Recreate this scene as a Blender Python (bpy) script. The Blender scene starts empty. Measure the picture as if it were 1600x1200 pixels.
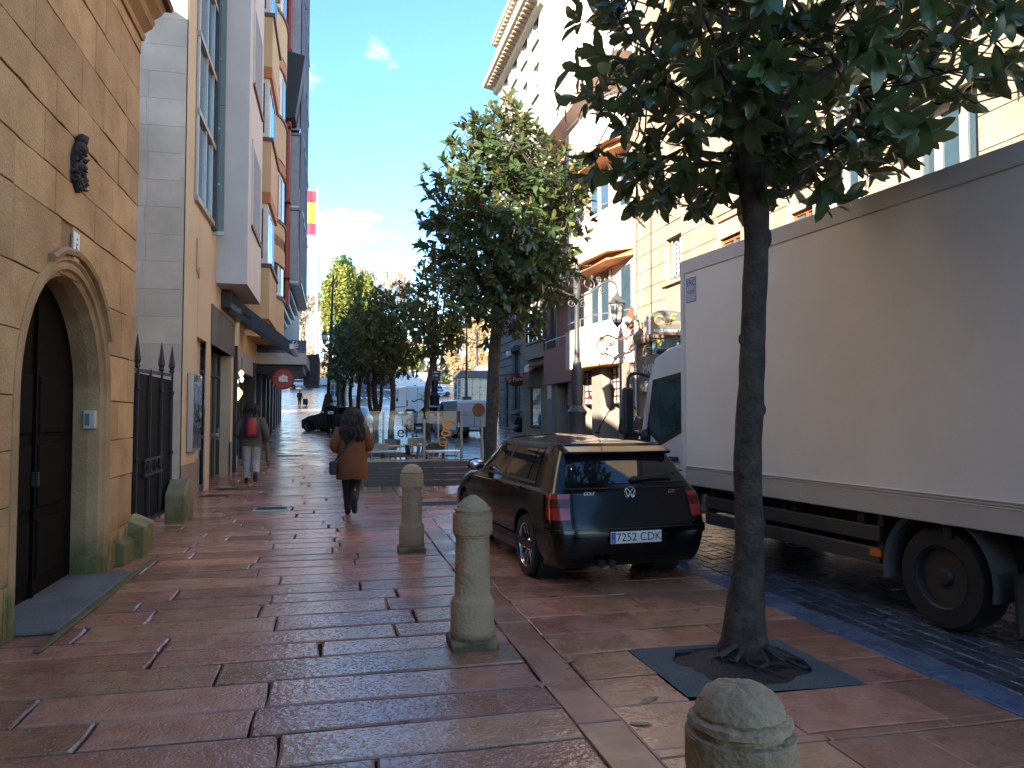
import bpy, bmesh, math, random
import numpy as np
from mathutils import Vector, Matrix, Euler
random.seed(7); np.random.seed(7)
S = bpy.context.scene
COL = S.collection
R = math.radians
# ------------------------------------------------------------------ camera
YAW, PITCH, HC, FPX = 13.123, 2.386, 1.6, 1200.0
cam = bpy.data.cameras.new('camera'); cam.sensor_width = 36; cam.lens = 36*FPX/1600
cam.clip_end = 3000; cam.clip_start = .05
co = bpy.data.objects.new('camera', cam); COL.objects.link(co)
co.location = (0, 0, HC); co.rotation_euler = (R(90+PITCH), 0, R(-YAW)); S.camera = co
# ------------------------------------------------------------------ sky, sun, exposure
SUN_AZ, SUN_EL = 40.0, 21.0        # light travels towards +Y turned SUN_AZ to +X
sun = bpy.data.lights.new('sun', 'SUN'); sun.energy = 4.0; sun.angle = R(.53); sun.color = (1, .87, .71)
so = bpy.data.objects.new('sun', sun); COL.objects.link(so); so.location = (-30, -40, 40)
so.rotation_euler = Vector((math.sin(R(SUN_AZ))*math.cos(R(SUN_EL)), math.cos(R(SUN_AZ))*math.cos(R(SUN_EL)), -math.sin(R(SUN_EL)))).to_track_quat('-Z', 'Y').to_euler()
W = bpy.data.worlds.new('World'); S.world = W; W.use_nodes = True
nt = W.node_tree; nt.nodes.clear()
def N(t, ty, **k):
    n = t.nodes.new(ty)
    for a, b in k.items(): setattr(n, a, b)
    return n
sky = N(nt, 'ShaderNodeTexSky', sky_type='NISHITA', sun_disc=False, sun_elevation=R(SUN_EL), sun_rotation=R(180+SUN_AZ), air_density=1.0, dust_density=.15, ozone_density=3.2)
tc = N(nt, 'ShaderNodeTexCoord'); mp = N(nt, 'ShaderNodeMapping'); mp.inputs['Scale'].default_value = (1, 1, 2.6); mp.inputs['Location'].default_value = (.37, .2, .12)
cn = N(nt, 'ShaderNodeTexNoise'); cn.inputs['Scale'].default_value = 3.4; cn.inputs['Detail'].default_value = 8; cn.inputs['Roughness'].default_value = .58
sx = N(nt, 'ShaderNodeSeparateXYZ'); hz = N(nt, 'ShaderNodeMapRange'); hz.inputs[1].default_value = .02; hz.inputs[2].default_value = .55; hz.inputs[3].default_value = .10; hz.inputs[4].default_value = -.14
ad = N(nt, 'ShaderNodeMath', operation='ADD'); cr = N(nt, 'ShaderNodeValToRGB')
cr.color_ramp.elements[0].position = .535; cr.color_ramp.elements[0].color = (0, 0, 0, 1); cr.color_ramp.elements[1].position = .80; cr.color_ramp.elements[1].color = (1, 1, 1, 1)
mx = N(nt, 'ShaderNodeMix', data_type='RGBA'); mx.inputs[7].default_value = (9.4, 9.9, 10.6, 1)
bg = N(nt, 'ShaderNodeBackground'); bg.inputs[1].default_value = .082; wo = N(nt, 'ShaderNodeOutputWorld')
L = nt.links.new
L(tc.outputs['Generated'], mp.inputs[0]); L(mp.outputs[0], cn.inputs[0]); L(tc.outputs['Generated'], sx.inputs[0]); L(sx.outputs[2], hz.inputs[0])
L(cn.outputs[0], ad.inputs[0]); L(hz.outputs[0], ad.inputs[1]); L(ad.outputs[0], cr.inputs[0]); L(cr.outputs[0], mx.inputs[0]); hsv = N(nt, 'ShaderNodeHueSaturation'); hsv.inputs['Saturation'].default_value = 1.13; L(sky.outputs[0], hsv.inputs['Color']); L(hsv.outputs[0], mx.inputs[6]); L(mx.outputs[2], bg.inputs[0]); L(bg.outputs[0], wo.inputs[0])
S.view_settings.view_transform = 'Standard'; S.view_settings.look = 'None'; S.view_settings.gamma = 1; S.view_settings.exposure = 2.7
S.view_settings.use_curve_mapping = False
S.render.engine = 'CYCLES'
S.cycles.max_bounces = 6; S.cycles.diffuse_bounces = 3; S.cycles.glossy_bounces = 3; S.cycles.transmission_bounces = 4; S.cycles.transparent_max_bounces = 8; S.cycles.caustics_reflective = False; S.cycles.caustics_refractive = False
# ------------------------------------------------------------------ measuring: photo pixel -> place
def ground(Y):
    d = max(0., Y-9); return .01*d+.00033*d*d
_a, _p = R(YAW), R(PITCH)
_f = Vector((math.sin(_a)*math.cos(_p), math.cos(_a)*math.cos(_p), math.sin(_p))); _r = Vector((math.cos(_a), -math.sin(_a), 0)); _u = _r.cross(_f)
def ray(x, y): return _f+_r*((x-800)/FPX)-_u*((y-600)/FPX)
def atX(x, y, X): d = ray(x, y); return Vector((0, 0, HC))+d*(X/d.x)
def atY(x, y, Y): d = ray(x, y); return Vector((0, 0, HC))+d*(Y/d.y)
def xat(px, Y):      # world X of photo column px at street distance Y
    d = ray(px, 650); return d.x/d.y*Y
# ------------------------------------------------------------------ mesh helpers
class MB:
    def __init__(s): s.v = []; s.f = []
    def add(s, vs, fs):
        o = len(s.v); s.v += [tuple(q) for q in vs]; s.f += [tuple(i+o for i in q) for q in fs]; return s
    def box(s, a, b, m=None):
        x0, y0, z0 = a; x1, y1, z1 = b
        if x0 > x1: x0, x1 = x1, x0
        if y0 > y1: y0, y1 = y1, y0
        if z0 > z1: z0, z1 = z1, z0
        vs = [(x0,y0,z0),(x1,y0,z0),(x1,y1,z0),(x0,y1,z0),(x0,y0,z1),(x1,y0,z1),(x1,y1,z1),(x0,y1,z1)]
        if m is not None: vs = [m @ Vector(q) for q in vs]
        return s.add(vs, [(0,3,2,1),(4,5,6,7),(0,1,5,4),(1,2,6,5),(2,3,7,6),(3,0,4,7)])
    def cbox(s, c, d, m=None): return s.box([c[i]-d[i]/2 for i in range(3)], [c[i]+d[i]/2 for i in range(3)], m)
    def bar(s, p, q, w, h=None, up=(0,0,1)):
        p, q = Vector(p), Vector(q); h = h or w; d = (q-p).normalized(); a = d.cross(Vector(up))
        if a.length < 1e-4: a = d.cross(Vector((1,0,0)))
        a.normalize(); b = a.cross(d)
        vs = [t+a*i*w/2+b*j*h/2 for t in (p, q) for i, j in ((-1,-1),(1,-1),(1,1),(-1,1))]
        return s.add(vs, [(0,1,2,3),(7,6,5,4),(0,4,5,1),(1,5,6,2),(2,6,7,3),(3,7,4,0)])
    def tube(s, pts, rs, n=8, cap=True):
        pts = [Vector(p) for p in pts]; k = len(pts)
        if not hasattr(rs, '__len__'): rs = [rs]*k
        o = len(s.v); a = None
        for i, p in enumerate(pts):
            d = (pts[min(i+1, k-1)]-pts[max(i-1, 0)])
            d = d.normalized() if d.length > 1e-9 else Vector((0,0,1))
            if a is None:
                a = d.cross(Vector((0,0,1)))
                if a.length < .05: a = d.cross(Vector((1,0,0)))
            else: a = a-d*a.dot(d)
            a.normalize(); b = d.cross(a)
            for j in range(n):
                t = 2*math.pi*j/n; s.v.append(tuple(p+(a*math.cos(t)+b*math.sin(t))*rs[i]))
        for i in range(k-1):
            for j in range(n):
                j2 = (j+1) % n; s.f.append((o+i*n+j, o+i*n+j2, o+(i+1)*n+j2, o+(i+1)*n+j))
        if cap: s.f.append(tuple(o+j for j in reversed(range(n)))); s.f.append(tuple(o+(k-1)*n+j for j in range(n)))
        return s
    def lathe(s, prof, n=16, c=(0,0,0), m=None, cap=True):
        o = len(s.v)
        for r, z in prof:
            for j in range(n):
                t = 2*math.pi*j/n; q = Vector((c[0]+r*math.cos(t), c[1]+r*math.sin(t), c[2]+z))
                s.v.append(tuple(m @ q if m is not None else q))
        k = len(prof)
        for i in range(k-1):
            for j in range(n):
                j2 = (j+1) % n; s.f.append((o+i*n+j, o+i*n+j2, o+(i+1)*n+j2, o+(i+1)*n+j))
        if cap: s.f.append(tuple(o+j for j in reversed(range(n)))); s.f.append(tuple(o+(k-1)*n+j for j in range(n)))
        return s
    def loft(s, rings, cap=True):            # rings: list of equally long point lists
        o = len(s.v); n = len(rings[0]); k = len(rings)
        for r in rings: s.v += [tuple(q) for q in r]
        for i in range(k-1):
            for j in range(n):
                j2 = (j+1) % n; s.f.append((o+i*n+j, o+i*n+j2, o+(i+1)*n+j2, o+(i+1)*n+j))
        if cap: s.f.append(tuple(o+j for j in reversed(range(n)))); s.f.append(tuple(o+(k-1)*n+j for j in range(n)))
        return s
    def ell(s, c, r, n=12, k=8, m=None):
        pr = [Vector((math.sin(math.pi*i/k), 0, -math.cos(math.pi*i/k))) for i in range(k+1)]
        o = len(s.v)
        for i, p in enumerate(pr):
            for j in range(n):
                t = 2*math.pi*j/n; q = Vector((c[0]+r[0]*max(p.x, .01)*math.cos(t), c[1]+r[1]*max(p.x, .01)*math.sin(t), c[2]+r[2]*p.z))
                s.v.append(tuple(m @ q if m is not None else q))
        for i in range(k):
            for j in range(n):
                j2 = (j+1) % n; s.f.append((o+i*n+j, o+i*n+j2, o+(i+1)*n+j2, o+(i+1)*n+j))
        return s
    def prism(s, poly, fn, a, b):             # poly of (u,v); fn(u,v,w) -> point, extruded w from a to b
        n = len(poly); vs = [fn(u, v, a) for u, v in poly]+[fn(u, v, b) for u, v in poly]
        return s.add(vs, [tuple(range(n)), tuple(n+i for i in reversed(range(n)))]+[(i, n+i, n+(i+1) % n, (i+1) % n) for i in range(n)])
    def mesh(s, name):
        me = bpy.data.meshes.new(name); me.from_pydata(s.v, [], s.f); return me
    def build(s, name, mat, parent=None, world=False, smooth=False, bevel=0, seg=2, fix=True, sub=0):
        off = Vector((0,0,0)); p = parent
        if world:
            while p is not None: off += p.location; p = p.parent
        me = bpy.data.meshes.new(name)
        me.from_pydata([tuple(Vector(q)-off) for q in s.v] if world else s.v, [], s.f)
        return finish(me, name, mat, parent, smooth, bevel, seg, fix, sub)
def finish(me, name, mat, parent=None, smooth=False, bevel=0, seg=2, fix=True, sub=0):
    if fix:
        bm = bmesh.new(); bm.from_mesh(me); bmesh.ops.recalc_face_normals(bm, faces=bm.faces); bm.to_mesh(me); bm.free()
    for m in (mat if isinstance(mat, (list, tuple)) else [mat]): me.materials.append(m)
    if smooth:
        for q in me.polygons: q.use_smooth = True
        if len(me.polygons) < 20000:
            try: me.set_sharp_from_angle(angle=R(38))
            except Exception: pass
    o = bpy.data.objects.new(name, me); COL.objects.link(o); o.parent = parent
    if bevel:
        b = o.modifiers.new('bevel', 'BEVEL'); b.width = bevel; b.segments = seg; b.limit_method = 'ANGLE'; b.angle_limit = R(40)
        try: b.harden_normals = False
        except Exception: pass
    if sub: q = o.modifiers.new('sub', 'SUBSURF'); q.levels = sub; q.render_levels = sub
    return o
def tag(o, label=None, cat=None, group=None, kind=None):
    if label: o['label'] = label
    if cat: o['category'] = cat
    if group: o['group'] = group
    if kind: o['kind'] = kind
    return o
def thing(name, label, cat, loc=(0,0,0), rz=0, group=None):
    o = bpy.data.objects.new(name, None); COL.objects.link(o); o.empty_display_size = .2
    o.location = loc; o.rotation_euler = (0, 0, rz); return tag(o, label, cat, group)
def dup(o, parent=None):
    c = o.copy(); COL.objects.link(c); c.parent = parent
    for ch in [q for q in o.children]: dup(ch, c)
    return c
def inst(o_mesh, name, mat4, parent):
    o = bpy.data.objects.new(name, o_mesh); COL.objects.link(o); o.parent = parent; o.matrix_local = mat4; return o
def text(body, size, mat, parent, origin, ux, uz, name='lettering', ext=.004, align='CENTER', shear=0, spacing=1.0):
    cu = bpy.data.curves.new(name, 'FONT'); cu.body = body; cu.size = size; cu.extrude = ext; cu.align_x = align; cu.align_y = 'CENTER'; cu.shear = shear; cu.space_character = spacing; cu.resolution_u = 3
    t = bpy.data.objects.new('tmp', cu); COL.objects.link(t)
    me = bpy.data.meshes.new_from_object(t); bpy.data.objects.remove(t); bpy.data.curves.remove(cu)
    ux = Vector(ux).normalized(); uz = Vector(uz).normalized(); n = ux.cross(uz)
    M4 = Matrix(((ux.x, uz.x, n.x, 0), (ux.y, uz.y, n.y, 0), (ux.z, uz.z, n.z, 0), (0, 0, 0, 1))); M4.translation = Vector(origin)
    me.transform(M4); return finish(me, name, mat, parent, fix=False)
def catmull(P, k):
    P = np.asarray(P, float); out = []
    n = len(P)
    for i in range(n-1):
        p0 = P[max(i-1, 0)]; p1 = P[i]; p2 = P[i+1]; p3 = P[min(i+2, n-1)]
        for j in range(k):
            t = j/k; out.append(.5*((2*p1)+(-p0+p2)*t+(2*p0-5*p1+4*p2-p3)*t*t+(-p0+3*p1-3*p2+p3)*t**3))
    out.append(P[-1]); return np.array(out)
# ------------------------------------------------------------------ materials
def mat(name, c, rough=.6, var=.12, scale=3., c2=None, bump=0, bscale=60., metal=0, rnd=0, spec=.5, rv=0, coat=0, emit=None, es=0, detail=4, hue=0):
    m = bpy.data.materials.new(name); m.use_nodes = True; t = m.node_tree; b = t.nodes['Principled BSDF']; l = t.links.new
    b.inputs['Roughness'].default_value = rough; b.inputs['Metallic'].default_value = metal; b.inputs['Specular IOR Level'].default_value = spec
    if coat: b.inputs['Coat Weight'].default_value = coat; b.inputs['Coat Roughness'].default_value = .04
    if emit: b.inputs['Emission Color'].default_value = (*emit, 1); b.inputs['Emission Strength'].default_value = es
    g = N(t, 'ShaderNodeNewGeometry'); no = N(t, 'ShaderNodeTexNoise'); no.inputs['Scale'].default_value = scale; no.inputs['Detail'].default_value = detail; no.inputs['Roughness'].default_value = .6
    l(g.outputs['Position'], no.inputs[0])
    mr = N(t, 'ShaderNodeMapRange'); mr.inputs[1].default_value = .3; mr.inputs[2].default_value = .7; l(no.outputs[0], mr.inputs[0])
    mi = N(t, 'ShaderNodeMix', data_type='RGBA'); l(mr.outputs[0], mi.inputs[0])
    a = [max(0, q*(1-var)) for q in c]; d = list(c2) if c2 else [q*(1+var) for q in c]
    mi.inputs[6].default_value = (*a, 1); mi.inputs[7].default_value = (*d, 1); out = mi.outputs[2]
    if rnd or hue:
        oi = N(t, 'ShaderNodeObjectInfo'); hs = N(t, 'ShaderNodeHueSaturation'); m2 = N(t, 'ShaderNodeMapRange'); m2.inputs[3].default_value = 1-rnd; m2.inputs[4].default_value = 1+rnd
        l(oi.outputs['Random'], m2.inputs[0]); l(m2.outputs[0], hs.inputs['Value']); l(out, hs.inputs['Color']); out = hs.outputs[0]
        if hue:
            mm = N(t, 'ShaderNodeMath', operation='MULTIPLY'); mm.inputs[1].default_value = 7.31; fr = N(t, 'ShaderNodeMath', operation='FRACT'); m3 = N(t, 'ShaderNodeMapRange'); m3.inputs[3].default_value = .5-hue; m3.inputs[4].default_value = .5+hue
            l(oi.outputs['Random'], mm.inputs[0]); l(mm.outputs[0], fr.inputs[0]); l(fr.outputs[0], m3.inputs[0]); l(m3.outputs[0], hs.inputs['Hue'])
    l(out, b.inputs['Base Color'])
    if rv:
        n3 = N(t, 'ShaderNodeTexNoise'); n3.inputs['Scale'].default_value = scale*.6; n3.inputs['Detail'].default_value = 5; l(g.outputs['Position'], n3.inputs[0])
        m4 = N(t, 'ShaderNodeMapRange'); m4.inputs[1].default_value = .35; m4.inputs[2].default_value = .65; m4.inputs[3].default_value = max(.03, rough-rv); m4.inputs[4].default_value = rough+rv
        l(n3.outputs[0], m4.inputs[0]); l(m4.outputs[0], b.inputs['Roughness'])
    if bump:
        n2 = N(t, 'ShaderNodeTexNoise'); n2.inputs['Scale'].default_value = bscale; n2.inputs['Detail'].default_value = 5; l(g.outputs['Position'], n2.inputs[0])
        bu = N(t, 'ShaderNodeBump'); bu.inputs['Strength'].default_value = bump; bu.inputs['Distance'].default_value = .02; l(n2.outputs[0], bu.inputs['Height']); l(bu.outputs[0], b.inputs['Normal'])
    return m
def glassy(name, tint=(.93, .96, .96), refl=.015):
    m = bpy.data.materials.new(name); m.use_nodes = True; t = m.node_tree; t.nodes.clear(); l = t.links.new
    o = N(t, 'ShaderNodeOutputMaterial'); tr = N(t, 'ShaderNodeBsdfTransparent'); tr.inputs[0].default_value = (*tint, 1); gl = N(t, 'ShaderNodeBsdfGlossy'); gl.inputs['Roughness'].default_value = .02
    fr = N(t, 'ShaderNodeLayerWeight'); fr.inputs[0].default_value = .25; mr = N(t, 'ShaderNodeMapRange'); mr.inputs[3].default_value = refl; mr.inputs[4].default_value = .15; l(fr.outputs['Fresnel'], mr.inputs[0])
    mi = N(t, 'ShaderNodeMixShader'); l(mr.outputs[0], mi.inputs[0]); l(tr.outputs[0], mi.inputs[1]); l(gl.outputs[0], mi.inputs[2]); l(mi.outputs[0], o.inputs[0]); return m
def stone_block_mat(name, c, c2, stain=None, rough=.85, rnd=.1, bump=.5, moss=None, mossz=.6):
    m = mat(name, c, rough, .15, 1.7, c2, bump, 40, rnd=rnd, detail=6); t = m.node_tree; l = t.links.new; b = t.nodes['Principled BSDF']
    src = b.inputs['Base Color'].links[0].from_socket; g = [n for n in t.nodes if n.bl_idname == 'ShaderNodeNewGeometry'][0]
    if stain:
        n = N(t, 'ShaderNodeTexNoise'); n.inputs['Scale'].default_value = .9; n.inputs['Detail'].default_value = 8; n.inputs['Roughness'].default_value = .7; l(g.outputs['Position'], n.inputs[0])
        r = N(t, 'ShaderNodeMapRange'); r.inputs[1].default_value = .52; r.inputs[2].default_value = .72; r.inputs[4].default_value = .7; l(n.outputs[0], r.inputs[0])
        x = N(t, 'ShaderNodeMix', data_type='RGBA'); l(r.outputs[0], x.inputs[0]); l(src, x.inputs[6]); x.inputs[7].default_value = (*stain, 1); src = x.outputs[2]
    if moss:
        s = N(t, 'ShaderNodeSeparateXYZ'); l(g.outputs['Position'], s.inputs[0]); n = N(t, 'ShaderNodeTexNoise'); n.inputs['Scale'].default_value = 5; n.inputs['Detail'].default_value = 6; l(g.outputs['Position'], n.inputs[0])
        r = N(t, 'ShaderNodeMapRange'); r.inputs[1].default_value = mossz; r.inputs[2].default_value = 0; l(s.outputs[2], r.inputs[0])
        a = N(t, 'ShaderNodeMath', operation='MULTIPLY'); l(r.outputs[0], a.inputs[0]); l(n.outputs[0], a.inputs[1]); r2 = N(t, 'ShaderNodeMapRange'); r2.inputs[1].default_value = .12; r2.inputs[2].default_value = .38; r2.inputs[4].default_value = .85; l(a.outputs[0], r2.inputs[0])
        x = N(t, 'ShaderNodeMix', data_type='RGBA'); l(r2.outputs[0], x.inputs[0]); l(src, x.inputs[6]); x.inputs[7].default_value = (*moss, 1); src = x.outputs[2]
    l(src, b.inputs['Base Color']); return m
def wet_mat(name, c, c2, r0, r1, pits=.6, pscale=55, rnd=.22, wscale=1.1, hue=.012, spec=.6):
    m = mat(name, c, .3, .12, 5., c2, 0, rnd=rnd, hue=hue, spec=spec, detail=7); t = m.node_tree; l = t.links.new; b = t.nodes['Principled BSDF']; g = [n for n in t.nodes if n.bl_idname == 'ShaderNodeNewGeometry'][0]
    n = N(t, 'ShaderNodeTexNoise'); n.inputs['Scale'].default_value = wscale; n.inputs['Detail'].default_value = 7; n.inputs['Roughness'].default_value = .65; l(g.outputs['Position'], n.inputs[0])
    r = N(t, 'ShaderNodeMapRange'); r.inputs[1].default_value = .38; r.inputs[2].default_value = .64; r.inputs[3].default_value = r0; r.inputs[4].default_value = r1; l(n.outputs[0], r.inputs[0]); l(r.outputs[0], b.inputs['Roughness'])
    # dry patches are paler
    src = b.inputs['Base Color'].links[0].from_socket; d = N(t, 'ShaderNodeMapRange'); d.inputs[1].default_value = .5; d.inputs[2].default_value = .7; d.inputs[3].default_value = 0; d.inputs[4].default_value = .2; l(n.outputs[0], d.inputs[0])
    x = N(t, 'ShaderNodeMix', data_type='RGBA'); l(d.outputs[0], x.inputs[0]); l(src, x.inputs[6]); x.inputs[7].default_value = (c[0]*1.7+.05, c[1]*1.9+.05, c[2]*1.9+.05, 1); l(x.outputs[2], b.inputs['Base Color'])
    v = N(t, 'ShaderNodeTexVoronoi'); v.inputs['Scale'].default_value = pscale; l(g.outputs['Position'], v.inputs[0])
    vr = N(t, 'ShaderNodeMapRange'); vr.inputs[1].default_value = .12; vr.inputs[2].default_value = .42; l(v.outputs['Distance'], vr.inputs[0])
    n2 = N(t, 'ShaderNodeTexNoise'); n2.inputs['Scale'].default_value = 22; n2.inputs['Detail'].default_value = 5; l(g.outputs['Position'], n2.inputs[0])
    s = N(t, 'ShaderNodeMath', operation='MULTIPLY_ADD'); l(vr.outputs[0], s.inputs[0]); s.inputs[1].default_value = .35; l(n2.outputs[0], s.inputs[2])
    bu = N(t, 'ShaderNodeBump'); bu.inputs['Strength'].default_value = pits; bu.inputs['Distance'].default_value = .012; l(s.outputs[0], bu.inputs['Height']); l(bu.outputs[0], b.inputs['Normal']); return m
def leaf_mat(name, top, under, rough=.28, tr=.25):
    m = bpy.data.materials.new(name); m.use_nodes = True; t = m.node_tree; t.nodes.clear(); l = t.links.new; o = N(t, 'ShaderNodeOutputMaterial')
    g = N(t, 'ShaderNodeNewGeometry'); no = N(t, 'ShaderNodeTexNoise'); no.inputs['Scale'].default_value = 2.5; l(g.outputs['Position'], no.inputs[0]); wn = N(t, 'ShaderNodeMapRange'); wn.inputs[1].default_value = .3; wn.inputs[2].default_value = .7; l(no.outputs[0], wn.inputs[0])
    rp = N(t, 'ShaderNodeMath', operation='ADD'); l(g.outputs['Random Per Island'], rp.inputs[0]); l(wn.outputs[0], rp.inputs[1]); hf = N(t, 'ShaderNodeMath', operation='MULTIPLY'); hf.inputs[1].default_value = .5; l(rp.outputs[0], hf.inputs[0])
    mi = N(t, 'ShaderNodeMix', data_type='RGBA'); l(hf.outputs[0], mi.inputs[0]); mi.inputs[6].default_value = (*[q*.55 for q in top], 1); mi.inputs[7].default_value = (*[q*1.6 for q in top], 1)
    m2 = N(t, 'ShaderNodeMix', data_type='RGBA'); l(g.outputs['Backfacing'], m2.inputs[0]); l(mi.outputs[2], m2.inputs[6]); m2.inputs[7].default_value = (*under, 1)
    b = N(t, 'ShaderNodeBsdfPrincipled'); b.inputs['Roughness'].default_value = rough; l(m2.outputs[2], b.inputs['Base Color'])
    td = N(t, 'ShaderNodeBsdfTranslucent'); hs = N(t, 'ShaderNodeHueSaturation'); hs.inputs['Value'].default_value = 2.6; hs.inputs['Hue'].default_value = .48; l(mi.outputs[2], hs.inputs['Color']); l(hs.outputs[0], td.inputs[0])
    ms = N(t, 'ShaderNodeMixShader'); ms.inputs[0].default_value = tr; l(b.outputs[0], ms.inputs[1]); l(td.outputs[0], ms.inputs[2]); l(ms.outputs[0], o.inputs[0]); return m
M = {}
M['black'] = mat('black_metal', (.012, .012, .014), .45, .2)
M['iron'] = mat('wrought_iron', (.02, .021, .023), .5, .25, 8, bump=.2)
M['lampgrey'] = mat('grey_green_lamp_paint', (.055, .06, .062), .45, .2, 6)
M['dark'] = mat('dark_void', (.01, .009, .008), .8, .2)
M['glass'] = mat('dark_window_glass', (.012, .016, .02), .05, .1, spec=.8)
M['bglass'] = mat('blue_window_glass', (.04, .075, .10), .05, .2, spec=.9)
M['clear'] = glassy('clear_glass')
M['chrome'] = mat('bright_metal', (.6, .6, .6), .2, .05, metal=1)
M['alu'] = mat('brushed_alu', (.45, .44, .42), .4, .08, metal=.8)
M['rubber'] = mat('tyre_rubber', (.012, .012, .012), .75, .2, 20, bump=.3)
M['white'] = mat('white_paint', (.75, .75, .74), .45, .05)
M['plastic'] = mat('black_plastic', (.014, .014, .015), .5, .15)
M['red'] = mat('red_lens', (.35, .012, .01), .12, .1, coat=.5)
M['orange'] = mat('orange_lens', (.6, .16, .02), .2, .1)
# ================================================================== GROUND, PAVING, ROAD
def ground(Y):
    d = min(max(0., Y-9), 141.); return .01*d+.00033*d*d
def G(x, y):
    d = ray(x, y); t = .5
    while t < 400:
        if HC+d.z*t <= ground(d.y*t): return Vector((d.x*t, d.y*t, ground(d.y*t)))
        t *= 1.0008
    return Vector((d.x*t, d.y*t, ground(d.y*t)))
def sheet(name, fl, fr, Y0, Y1, dz, m, parent=None, kind=None, step=2., nx=1):
    b = MB(); k = max(2, int((Y1-Y0)/step)+1); ys = [Y0+(Y1-Y0)*i/(k-1) for i in range(k)]
    fl_ = fl if callable(fl) else (lambda y: fl); fr_ = fr if callable(fr) else (lambda y: fr)
    for y in ys:
        for j in range(nx+1): b.v.append((fl_(y)+(fr_(y)-fl_(y))*j/nx, y, ground(y)+dz))
    for i in range(k-1):
        for j in range(nx): a = i*(nx+1)+j; b.f.append((a, a+1, a+nx+2, a+nx+1))
    o = b.build(name, m, parent, fix=False)
    if kind: o['kind'] = kind
    return o
M['slab'] = wet_mat('wet_red_sandstone', (.33, .140, .082), (.44, .22, .145), .04, .22, .55, 42, rnd=.34, hue=.010, spec=.5)
M['slabfar'] = wet_mat('wet_red_paving_far', (.32, .145, .092), (.42, .215, .15), .10, .36, .25, 30, rnd=0)
M['bay'] = wet_mat('damp_pink_paving', (.38, .152, .082), (.49, .24, .15), .08, .42, .30, 38, rnd=.24, wscale=1.3)
M['strip'] = wet_mat('smooth_pink_strip', (.35, .15, .09), (.42, .21, .14), .2, .55, .15, 30, rnd=.15)
M['joint'] = mat('wet_joint', (.020, .015, .013), .95, .4, 20, bump=.5, spec=.1)
M['kerb'] = wet_mat('worn_blue_line_paint', (.075, .098, .165), (.14, .165, .22), .08, .4, .25, 40, rnd=.12, wscale=2.2, hue=0)
M['sett'] = wet_mat('wet_granite_sett', (.034, .042, .060), (.062, .074, .098), .06, .35, .35, 60, rnd=.35)
M['asphalt'] = wet_mat('wet_asphalt', (.055, .065, .082), (.085, .098, .12), .10, .42, .3, 90, rnd=0, wscale=.5)
M['plaza'] = wet_mat('wet_plaza_stone', (.20, .18, .19), (.27, .24, .25), .15, .5, .2, 12, rnd=0, wscale=.4)
M['gravel'] = mat('resin_gravel', (.12, .125, .125), .8, .7, 150, bump=1, bscale=170)
M['soil'] = mat('wet_soil', (.016, .012, .010), .55, .5, 30, bump=1, bscale=50)
tag(sheet('ground', -500, 500, -60, 160, -.07, M['plaza'], kind='structure', step=4), None)
tag(sheet('terrain', -700, 700, 160, 1500, -.075, mat('park_grass', (.06, .09, .03), .9, .4, .3), kind='structure', step=80))
LW = lambda y: -2.1-.035*max(0, y-6) if y < 30 else -2.94-.035*(y-30)     # foot of the left house fronts
RL = lambda y: 3.6 if y < 16 else 3.6-.048*(y-16)                          # left edge of the roadway
RR = lambda y: 7.6 if y < 26 else 7.6+.075*(y-26)                          # right edge of the roadway
pav = sheet('pavement', -9, 1.25, -6, 118, -.026, M['joint'], kind='structure')
def slab(x0, x1, y0, y1, m, parent, name='paving_slab', j=.006, th=.05, ch=.006, tilt=.0025, gap=.008, gy=1.):
    x0 += gap; x1 -= gap; y0 += gap*gy; y1 -= gap*gy
    c = [Vector((x+random.uniform(-j, j), y+random.uniform(-j, j), 0)) for x, y in ((x0, y0), (x1, y0), (x1, y1), (x0, y1))]
    mid = (c[0]+c[2])/2; b = MB(); dz = random.uniform(-tilt, tilt); tx = random.uniform(-tilt, tilt); ty = random.uniform(-tilt, tilt)
    def zz(p): return ground(p.y)+dz+tx*(p.x-mid.x)*2+ty*(p.y-mid.y)*3
    ring = []
    for i in range(4):                       # eight outline points: worn, slightly uneven edges
        a, d = c[i], c[(i+1) % 4]; ring += [a, a.lerp(d, random.uniform(.35, .65))+Vector((random.uniform(-j, j), random.uniform(-j, j), 0))*.7]
    vs = [];
    for p in ring: vs.append((p.x, p.y, ground(p.y)-th))
    for p in ring: vs.append((p.x, p.y, zz(p)-ch*random.uniform(.6, 1.6)))
    for p in ring: q = p+(mid-p).normalized()*ch*random.uniform(1, 2.4); vs.append((q.x, q.y, zz(q)))
    n = 8; fs = [(i, (i+1) % n, n+(i+1) % n, n+i) for i in range(n)]+[(n+i, n+(i+1) % n, 2*n+(i+1) % n, 2*n+i) for i in range(n)]+[tuple(2*n+i for i in range(n))]
    b.add(vs, fs); return b.build(name, m, parent, fix=False)
y = 1.7; row = 0
while y < 21.5:
    h = random.uniform(.33, .45) if y < 14 else random.uniform(.42, .55)
    x = -3.2+random.uniform(-.5, .4); xe = 1.25
    while x < xe-.01:
        w = random.uniform(.75, 1.75); x2 = x+w
        if xe-x2 < .5: x2 = xe
        if x2 > LW(y)-.1: slab(x, x2, y, y+h, M['slab'], pav, j=.009, ch=.009, gy=1.9)
        x = x2
    y += h; row += 1
YE = y
sheet('paving', lambda q: -12, 1.25, YE, 118, -.002, M['slabfar'], pav)
# smooth channel strip along the pavement edge
ch = sheet('drainage_channel', 1.25, 1.5, -6, 40, -.018, M['joint'], kind='structure')
y = 1.2
while y < 20:
    h = random.uniform(.9, 1.5); slab(1.25, 1.5, y, y+h, M['strip'], ch, 'channel_stone', .003, gap=.003); y += h
sheet('channel_paving', 1.25, 1.5, y, 40, -.002, M['strip'], ch)
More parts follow.
